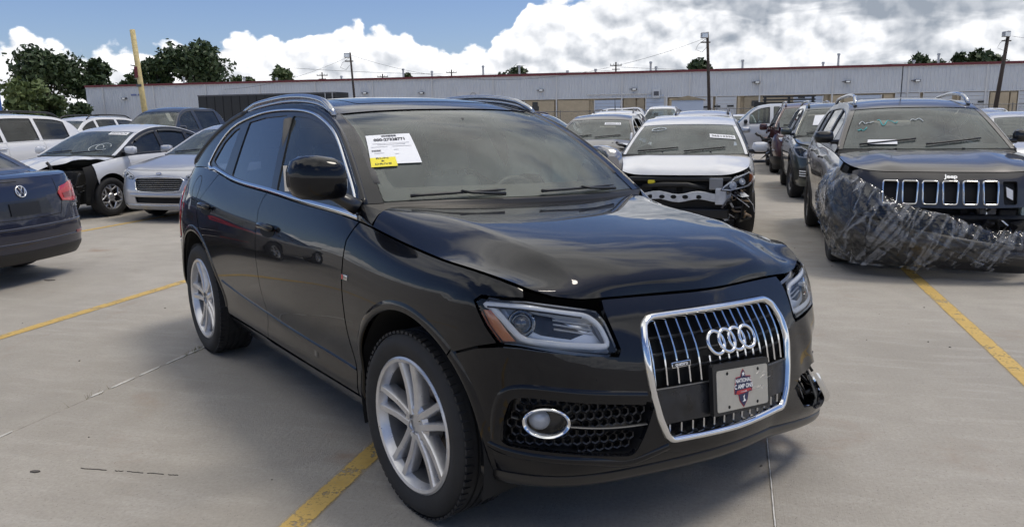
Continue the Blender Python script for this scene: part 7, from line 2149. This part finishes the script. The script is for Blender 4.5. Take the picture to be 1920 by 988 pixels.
def car_jeep():
    sp = S_(SUV, wb=2.70, fo=.88, ro=.98, hw=.93, zn=.985, zs=.24, lean=.10, nose=[], zbump=.66, hbow=.12, crown_h=.03, ridge=.016, rails='rail_silver', rail_h=.065, surround_mat='trim_black', edge_mat='jeep_paint', cladding=True, mirror_mat='trim_black', handle_mat='jeep_paint', Rt=.36, rim=.24,
            top=[(.6, 1.02), (.2, 1.065), (-.35, 1.12), (-2.0, 1.16), (-3.3, 1.22)], can=[(-.32, 1.15), (-.62, 1.34), (-.96, 1.53), (-1.30, 1.615), (-1.8, 1.645), (-2.4, 1.625), (-2.9, 1.56), (-3.2, 1.40), (-3.38, 1.22)], xh=-1.0, xr=-2.94, doors=[-.50, -1.50, -2.40], wins=[(-.84, -1.44), (-1.52, -2.30), (-2.40, -2.86)])
    sp['mirror'] = (-.52, 1.27)
    root, sh, ho = gen_car('wrecked_suv', 'dark brown-grey SUV with seven-slot grille, its front corner wrapped in plastic film', 'car', (4.20, 7.82), H106, sp, 'jeep_paint', near=True, skip=('front',), wheels='spokes5', rim='alloy_dark', seats='seat_dark')
    F = lambda y: float(sh.fy(y)) if abs(y) > 1e-6 else 0.0
    # nose panel with the slots
    slots = []
    for i in range(7):
        yc = (i - 3) * .166
        # image left is the car's right: index 0 -> right side
        slots.append([(yc + a, z) for a, z in ((-.056, .700), (.056, .700), (.064, .905), (-.064, .905))])
    slots = [rounded(q, .018, 3) for q in slots]
    ztn = .985
    npan = [(F(y), .665 + .02 * abs(y)) for y in np.linspace(-.66, .66, 14)] + [(F(.80), .80), (F(.84), .98)] + [(a, float(np.interp(abs(a), sh.av, sh.z1)) - .004) for a in np.linspace(F(.80), -F(.80), 20)] + [(-F(.84), .98), (-F(.80), .80)]
    npn = patch('grille_panel', sh.ev, npan, 'jeep_paint', root, holes=[[(F(y), z) for y, z in q] for q in slots], h=.05, thick=.03)
    for i, q in enumerate(slots):
        if i < 6: strip_along('slot_ring', sh.ev, densify([(F(y), z) for y, z in q], .03), .018, 'chrome', npn, off=0, thick=.014, closed=True)
        patch('slot_mesh', sh.ev, [(F(y), z) for y, z in inset(q, -.004)], 'radiator', npn, off=-.05, thick=0, h=.06)
    fp = front_place(sh, 3 * .166, .80, -.02); MB().add([fp(-.03, .06), fp(.03, .03), fp(.035, -.06), fp(-.02, -.03)], [(0, 1, 2, 3)]).build('loose_label', 'paper', root)
    fp = front_place(sh, 0, .940, .014); text_on('bonnet_letters', 'Jeep', .052, lambda a, b: fp(a, b, .004), 'white_badge', root, .0022, 1.15)
    MB().box((.55, 0, .50), (.05, 1.2, .36), bev=.015).build('radiator', 'radiator', root); MB().box((.2, 0, .55), (.6, 1.55, .5), bev=.06).build('engine_block', 'under', root)
    MB().tube([(.64, -.66, .56), (.74, 0, .56), (.64, .66, .56)], .05, 8, flat=.8).build('bumper_beam', 'black_plastic', root)
    for y, z, m in ((.36, .58, 'lamp_grey'), (.52, .56, 'radiator'), (.28, .44, 'black_plastic')): MB().box((.64, y, z), (.10, .14, .16), bev=.02).build('bracket', m, root)
    MB().tube([(.68, .34, .66), (.70, .35, .50), (.66, .40, .36)], .012, 6).build('coolant_pipe', 'satin', root); MB().tube([(.66, .40, .52), (.70, .46, .56), (.70, .52, .50), (.66, .50, .44)], .014, 6).build('coolant_pipe', 'satin', root)
    MB().box((.62, .70, .60), (.10, .14, .22), bev=.03).build('washer_bottle', 'cloth_airbag', root); MB().lathe([(0, .045), (.03, .045), (.03, .001)], 16, 'X', (.66, .60, .47)).build('blue_motor', 'sign_blue', root)
    junk(root, (.62, .42, .48), (.10, .30, .16), 26, 31)
    # fallen bumper cover hanging low in front
    n, m = 40, 10; G = np.zeros((n, m, 3))
    for i in range(n):
        u = i / (n - 1); a = -float(sh.ax(.10)) + (float(sh.ax(.10)) + F(.78)) * u
        top_ = float(np.interp(u, [0, .15, .35, .55, .75, 1], [.60, .68, .56, .46, .38, .30])); bot = .10 + .03 * math.sin(u * 4)
        for j in range(m):
            t = j / (m - 1); z = top_ + (bot - top_) * t
            P, N = sh.ev(np.array([a]), np.array([max(z, .30)]), .030 + .075 * math.sin(PI * min(1, t * 1.1)) ** .7 + .02 * u)
            G[i, j] = (P[0][0], P[0][1], z)
    sheet('fallen_bumper', G, 'trim_black', root, up=(1, 0, 0))
    # film
    film = []
    def ridge(v): return 1 - 2 * abs((v % 1.0) - .5)          # sharp fold profile
    for layer in range(2):
        n, m = 150, 46; G = np.zeros((n, m, 3)); r_ = np.random.default_rng(layer + 3); ph = r_.random(12) * 6
        for i in range(n):
            u = i / (n - 1); a = -float(sh.ax(-.05 if layer == 0 else .02)) + (float(sh.ax(-.05)) + F(.86)) * u
            top_ = float(np.interp(u, [0, .06, .16, .30, .45, .60, .75, 1.0], [.86, .96, 1.01, .93, .74, .60, .50, .40])) - .06 * layer + .015 * math.sin(u * 23) + .012 * ridge(u * 9)
            bot = float(np.interp(u, [0, .1, .5, 1], [.34, .15, .09, .12])) + .015 * math.sin(u * 31 + layer) + .012 * ridge(u * 17)
            for j in range(m):
                t = j / (m - 1); z = top_ + (bot - top_) * t
                g_ = u * 3.2 - t * 1.1                      # folds fan out from the fender
                w = .55 * ridge(g_ * 3.1 + .25 * math.sin(t * 5 + ph[0]) + ph[1]) ** 2 + .35 * ridge(g_ * 7.3 + .4 * math.sin(t * 7 + ph[2]) + ph[3]) ** 2 + .22 * ridge(u * 31 + t * 6 + ph[4]) + .15 * ridge(t * 13 - u * 9 + ph[5]) - .5
                edge = math.exp(-(u / .06) ** 2) + math.exp(-((1 - t) / .08) ** 2) * .6
                w += edge * (.6 * math.sin(u * 160 + t * 50) + .5 * math.sin(t * 90 + ph[6]))
                o = .022 + .105 * math.sin(PI * min(1, t * 1.05)) ** .6 + .02 * u + .026 * w * (.4 + t) + .016 * layer
                zz = min(max(z, .30), float(np.interp(abs(a), sh.av, sh.z1)) - .004)
                P, N = sh.ev(np.array([a]), np.array([zz]), max(o, .006)); G[i, j] = (P[0][0], P[0][1], z + .008 * w)
        film.append(G)
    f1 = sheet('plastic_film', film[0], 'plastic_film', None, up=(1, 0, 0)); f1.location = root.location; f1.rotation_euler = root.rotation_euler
    tag(f1, 'crumpled clear plastic film draped over the nose of the brown-grey SUV', 'plastic film')
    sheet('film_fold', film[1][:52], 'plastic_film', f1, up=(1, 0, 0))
    ws = part(root, 'windshield'); qh = ho.q_of_x(sp['xh'])
    def scrib(q0, v0, w, h_, n_, seed, m_c):
        r_ = random.Random(seed); qs = []; vs = []
        for i in range(n_): qs.append(q0 + h_ * r_.uniform(-1, 1)); vs.append(v0 + w * i / n_)
        c = spl(list(zip(qs, vs)), 40); P, N = ho.topev(c[:, 0], c[:, 1], .004); MB().tube(P, .0045, 4).build('chalk_mark', m_c, ws)
    scrib(qh * .60, -.80, .22, .010, 8, 1, 'chalk'); scrib(qh * .60, -.56, .30, .014, 9, 2, 'chalk_teal'); scrib(qh * .66, -.12, .20, .012, 6, 3, 'chalk'); scrib(qh * .46, -.80, .13, .010, 7, 4, 'chalk_teal')
    pp_ = np.array([[ho.topev(np.array([.022 + .012 * j]), np.array([-.66 + .34 * i / 5]), .012)[0][0] for j in range(3)] for i in range(6)]); sheet('paper_slip', pp_, 'paper', ws)
    MB().tube([(-1.75, .0, 1.70), (-1.75, 0, 2.06)], .006, 5).build('aerial', 'black_plastic', root)
    for y in (-.30, .32): MB().box((-.14, y, 1.158), (.03, .025, .015), bev=.004).build('washer_nozzle', 'black_plastic', root)
car_jeep()

# ---- dark green SUV behind it
def car_forester():
    sp = S_(SUV, wb=2.67, fo=.93, ro=1.02, hw=.907, zn=.95, zs=.26, nose=[], rails='green_paint', rail_h=.055, cladding=True, mirror_mat='green_paint', edge_mat='green_paint', surround_mat='green_paint', steer=R(5), Rt=.36, rim=.235, fholes=[], top=[(.6, .99), (.2, 1.03), (-.35, 1.09), (-2.0, 1.12), (-3.3, 1.16)],
            can=[(-.30, 1.11), (-.58, 1.32), (-.90, 1.54), (-1.25, 1.645), (-1.8, 1.675), (-2.5, 1.66), (-3.05, 1.58), (-3.30, 1.40), (-3.45, 1.16)], xh=-.96, xr=-3.08, hood_fn=None)
    root, sh, ho = gen_car('wrecked_suv', 'dark green SUV with paper sheets in its windshield, behind the film-wrapped SUV', 'car', (6.0, 14.15), H106, sp, 'green_paint', near=True, wheels='spokes5', rim='alloy_dark')
    F = lambda y: float(sh.fy(y)) if abs(y) > 1e-6 else 0.0
    for s in (1, -1):
        lamp(root, sh, [(.50, .735), (.80, .765), (.885, .93), (.80, .945), (.52, .83)], s, bowls=((.70, .82, .05), (.58, .785, .035)), amber=[(.48, .74), (.54, .745), (.54, .80), (.48, .80)])
        fg = patch('fog_pod', sh.ev, [(s * F(y), z) for y, z in ((.56, .40), (.78, .42), (.82, .58), (.60, .60))], 'black_plastic', root, off=.006, thick=.012, h=.05)
        for z in (.45, .49, .53): strip_along('fog_light', sh.ev, [(s * F(.66), z), (s * F(.71), z), (s * F(.76), z + .004)], .022, 'lens_white', fg, off=.012, thick=.012)
    patch('grille', sh.ev, [(F(y), z) for y, z in ((-.46, .66), (.46, .66), (.48, .86), (-.48, .86))], 'dark_gap', root, off=.004, thick=.008, h=.06)
    patch('lower_grille', sh.ev, [(F(y), z) for y, z in ((-.50, .34), (.50, .34), (.54, .50), (-.54, .50))], 'black_plastic', root, off=.004, thick=.008, h=.06)
    ws = part(root, 'windshield'); qh = ho.q_of_x(sp['xh'])
    glass_tag(ho, ws, qh * .38, qh * .74, -.66, -.26, '', .0)
    glass_tag(ho, ws, qh * .38, qh * .52, -.60, -.20, '', .0, off=.006)
    G = np.array([[(-.55 - .1 * j / 4, .05 + .35 * i / 5, 1.12 + .16 * j / 4 + .02 * math.sin(i * 3)) for j in range(5)] for i in range(6)]); sheet('crumpled_paper', G, 'paper', part(root, 'interior'))
    hd = MB().tube([tuple(p) for p in sh.top(np.linspace(-float(sh.ax(.1)), -F(.5), 14)) + (0, 0, .006)], .012, 5).build('hood_gap', 'dark_gap', root)
car_forester()

# ---- maroon SUV with a crushed flank
sp = S_(SUV, wb=2.9, fo=.95, ro=1.05, hw=.98, can=[(-.42, 1.16), (-.70, 1.36), (-1.05, 1.60), (-1.45, 1.73), (-2.0, 1.765), (-2.8, 1.75), (-3.4, 1.66), (-3.7, 1.44), (-3.86, 1.20)], xh=-1.12, xr=-3.45, doors=[-.6, -1.62, -2.56], wins=[(-.92, -1.56), (-1.66, -2.48), (-2.58, -3.36)], rails='maroon_paint', top=[(.6, 1.0), (.2, 1.05), (-.4, 1.12), (-2.0, 1.15), (-3.6, 1.18)])
root, sh, ho = gen_car('wrecked_suv', 'maroon SUV with crushed side, between the green SUV and the white hatchback', 'car', (7.75, 20.3), H106, sp, 'maroon_paint', near=True, skip=('fender_r', 'mirror_r'), tint='side_glass')
junk(root, (.1, -.85, .75), (.5, .14, .30), 30, 41, ('black_plastic', 'maroon_paint', 'lamp_grey', 'beam_white'), .03); junk(root, (-.7, -1.02, .95), (.35, .08, .2), 12, 42, ('black_plastic', 'maroon_paint'), .03)
MB().box((-.30, -1.16, 1.18), (.14, .20, .17), bev=.05).build('door_mirror', 'maroon_paint', root, sharp=60)
patch('fallen_bumper', sh.ev, [(-float(sh.fy(.2)), .18), (-float(sh.fy(.95)), .16), (-float(sh.ax(.3)), .20), (-float(sh.ax(.3)), .44), (-float(sh.fy(.2)), .48)], 'black_plastic', root, off=.06, thick=.02, h=.08)
# ---- grey-brown sedan with smashed left corner
sp = S_(SEDAN, wb=2.69, fo=.88, ro=.9, hw=.92, zn=.84, hbow=.15, crown_h=.045, ridge=.018, deck=False, zr=1.0, top=[(.6, .88), (.2, .95), (-.25, 1.03), (-1.5, 1.05), (-3.0, 1.08)], can=[(-.24, 1.05), (-.52, 1.20), (-.86, 1.38), (-1.18, 1.48), (-1.6, 1.525), (-2.15, 1.51), (-2.65, 1.43), (-3.0, 1.28), (-3.2, 1.10)], xh=-.96, xr=-2.68)
root, sh, ho = gen_car('wrecked_hatchback', 'brown-grey hatchback with its left front corner smashed, behind the black SUV windshield', 'car', (1.72, 16.3), H106, sp, 'brown_grey', near=True, skip=('fender_l', 'mirror_l', 'glass_l0', 'glass_l1'))
junk(root, (.15, .86, .72), (.42, .12, .24), 40, 51, ('black_plastic', 'hose', 'brown_grey', 'beam_white', 'black_plastic'), .028)
glass_tag(ho, part(root, 'windshield'), ho.q_of_x(-.96) * .70, ho.q_of_x(-.96) * .82, .18, .66, '30024719')
lamp(root, sh, [(.48, .70), (.78, .74), (.87, .83), (.70, .82)], 1, bowls=((.60, .74, .04), (.73, .77, .04)))
# ---- others further back, each as far as it shows
gen_car('parked_sedan', 'white sedan mostly hidden by the black SUV windshield pillar', 'car', (-.45, 16.9), H106, S_(SEDAN), 'white_paint', tint='dark_glass')
gen_car('parked_suv', 'white SUV with red tail lamp, its tail towards us behind the brown-grey hatchback', 'car', (3.75, 25.3), 74, S_(SUV, rails='lamp_grey', tail=[('tail_lamp', 'lens_dark_red', [(.60, .86), (.87, .90), (.86, 1.09), (.66, 1.07)], .008, True), ('plate', 'plate_steel', [(-.16, .70), (.16, .70), (.16, .82), (-.16, .82)], .004, False)]), 'white_paint_b', near=True, tint='dark_glass')
_w = [o for o in COL.objects if o.type == 'EMPTY' and o.get('label', '').startswith('white SUV with red tail')][0]
MB().tube([(-2.6, 0, 1.67), (-2.66, 0, 2.0)], [.014, .005], 5).build('aerial', 'black_plastic', _w)
gen_car('parked_suv', 'dark navy SUV seen side-on over the black SUV hood end', 'car', (2.45, 28.0), -16, S_(SUV, rails='blue_paint'), 'blue_paint', tint='dark_glass')
gen_car('parked_suv', 'silver crossover whose roof shows just above the white hatchback', 'car', (4.05, 16.9), H106, S_(SUV, rails='lamp_grey', can=[(p[0], p[1] - .055) for p in SUV['can']]), 'silver_paint')
sp = S_(SUV, wb=2.63, can=[(-.46, 1.10), (-.70, 1.32), (-.98, 1.56), (-1.25, 1.645), (-1.8, 1.665), (-2.6, 1.655), (-3.2, 1.60), (-3.36, 1.38), (-3.42, 1.14)], xh=-1.04, xr=-3.2, wins=[(-.80, -1.40), (-1.52, -2.28), (-2.40, -3.0)], mirror_mat='trim_black', handles=True)
sp['can'] = [(p[0], p[1] + .12) for p in sp['can']]; sp['top'] = [(p[0], p[1] + .10) for p in sp['top']]
gen_car('parked_suv', 'boxy white SUV standing side-on right of the white hatchback', 'car', gp(-.4, 26.8)[:2], 164, sp, 'white_paint', tint='side_glass', near=True)
gen_car('parked_sedan', 'silver sedan behind the film-wrapped SUV at the right edge', 'car', (10.0, 14.7), H106, S_(SEDAN, mirror_mat='trim_black'), 'silver_paint', near=True)
gen_car('parked_sedan', 'grey-silver sedan roof beyond the silver one at the right edge', 'car', (11.4, 18.6), H106, S_(SEDAN, can=[(p[0], p[1] + .06) for p in SEDAN['can']]), 'grey_paint', near=False)
gen_car('parked_pickup', 'white pickup facing us in the far row before the pale blue doors', 'pickup', (7.3, 38.5), H106, pk, 'white_paint', tint='side_glass')
gen_car('parked_sedan', 'white sedan in the far row just left of the hatchback roof', 'car', (6.2, 31.0), H106, S_(SEDAN), 'white_paint')
gen_car('parked_suv', 'far white SUV left of the lamp pole behind the hatchback', 'car', (10.0, 46.0), H106, S_(SUV), 'white_paint')
gen_car('parked_suv', 'far silver SUV just before the far white one', 'car', (9.5, 40.5), H106, S_(SUV), 'silver_paint')
gen_car('parked_sedan', 'far white sedan right of the lamp pole behind the hatchback', 'car', (12.6, 43.0), H106, S_(SEDAN), 'white_paint')
gen_car('parked_van', 'far white van parked side-on before the roller doors', 'van', (6.4, 62.0), 164, S_(SUV, wb=3.2, can=[(-.1, 1.2), (-.4, 1.5), (-.75, 1.85), (-1.1, 2.0), (-1.8, 2.05), (-2.8, 2.05), (-3.8, 2.0), (-4.1, 1.7), (-4.15, 1.2)], xh=-.8, xr=-3.85, doors=[-.3, -1.3, -2.5], wins=[(-.5, -1.2), (-1.35, -2.4), (-2.5, -3.6)]), 'white_paint', tint='dark_glass')
gen_car('parked_suv', 'far white car by the fence near the rightmost pole', 'car', (36.0, 58.0), H106, S_(SUV), 'white_paint')
def camper():
    b = at(1292, 68); root = empty('cargo_trailer', b, R(-12)); tag(root, 'small white enclosed trailer with a brownish roof before the roller doors', 'trailer')
    MB().box((0, 0, 1.7), (2.6, 4.0, 2.0), bev=.06).build('box', 'door_blue', root); MB().prism([(-1.5, 0), (1.5, 0), (0, .35)], 4.2, Matrix.Translation((0, 2.1, 2.7)) @ Matrix.Rotation(PI / 2, 4, 'X')).build('roof', 'tan_dark', root)
    MB().box((0, 0, .62), (2.2, 3.6, .2)).build('chassis', 'lamp_grey', root)
    for s in (1, -1): wheel(root, (s * 1.15, 0, .36), 1, .36, .22, .2, 'spokes6', 'vent_metal', disc=False)
camper()
# dark flat rack standing behind the maroon SUV
def rack():
    b = at(1482, 33); root = empty('truck_rack', b, R(-10)); tag(root, 'black truck rack of horizontal bars behind the maroon SUV', 'rack')
    for x in (-.95, 0, .95): MB().box((x, 0, 1.1), (.10, .10, 2.2)).build('upright', 'trailer_black', root)
    for z in (1.95, 2.07, 2.2): MB().box((0, 0, z), (2.1, .07, .06)).build('bar', 'trailer_black', root)
    MB().box((-1.15, 0, 1.85), (.5, .1, .28)).build('side_box', 'trailer_black', root)
rack()
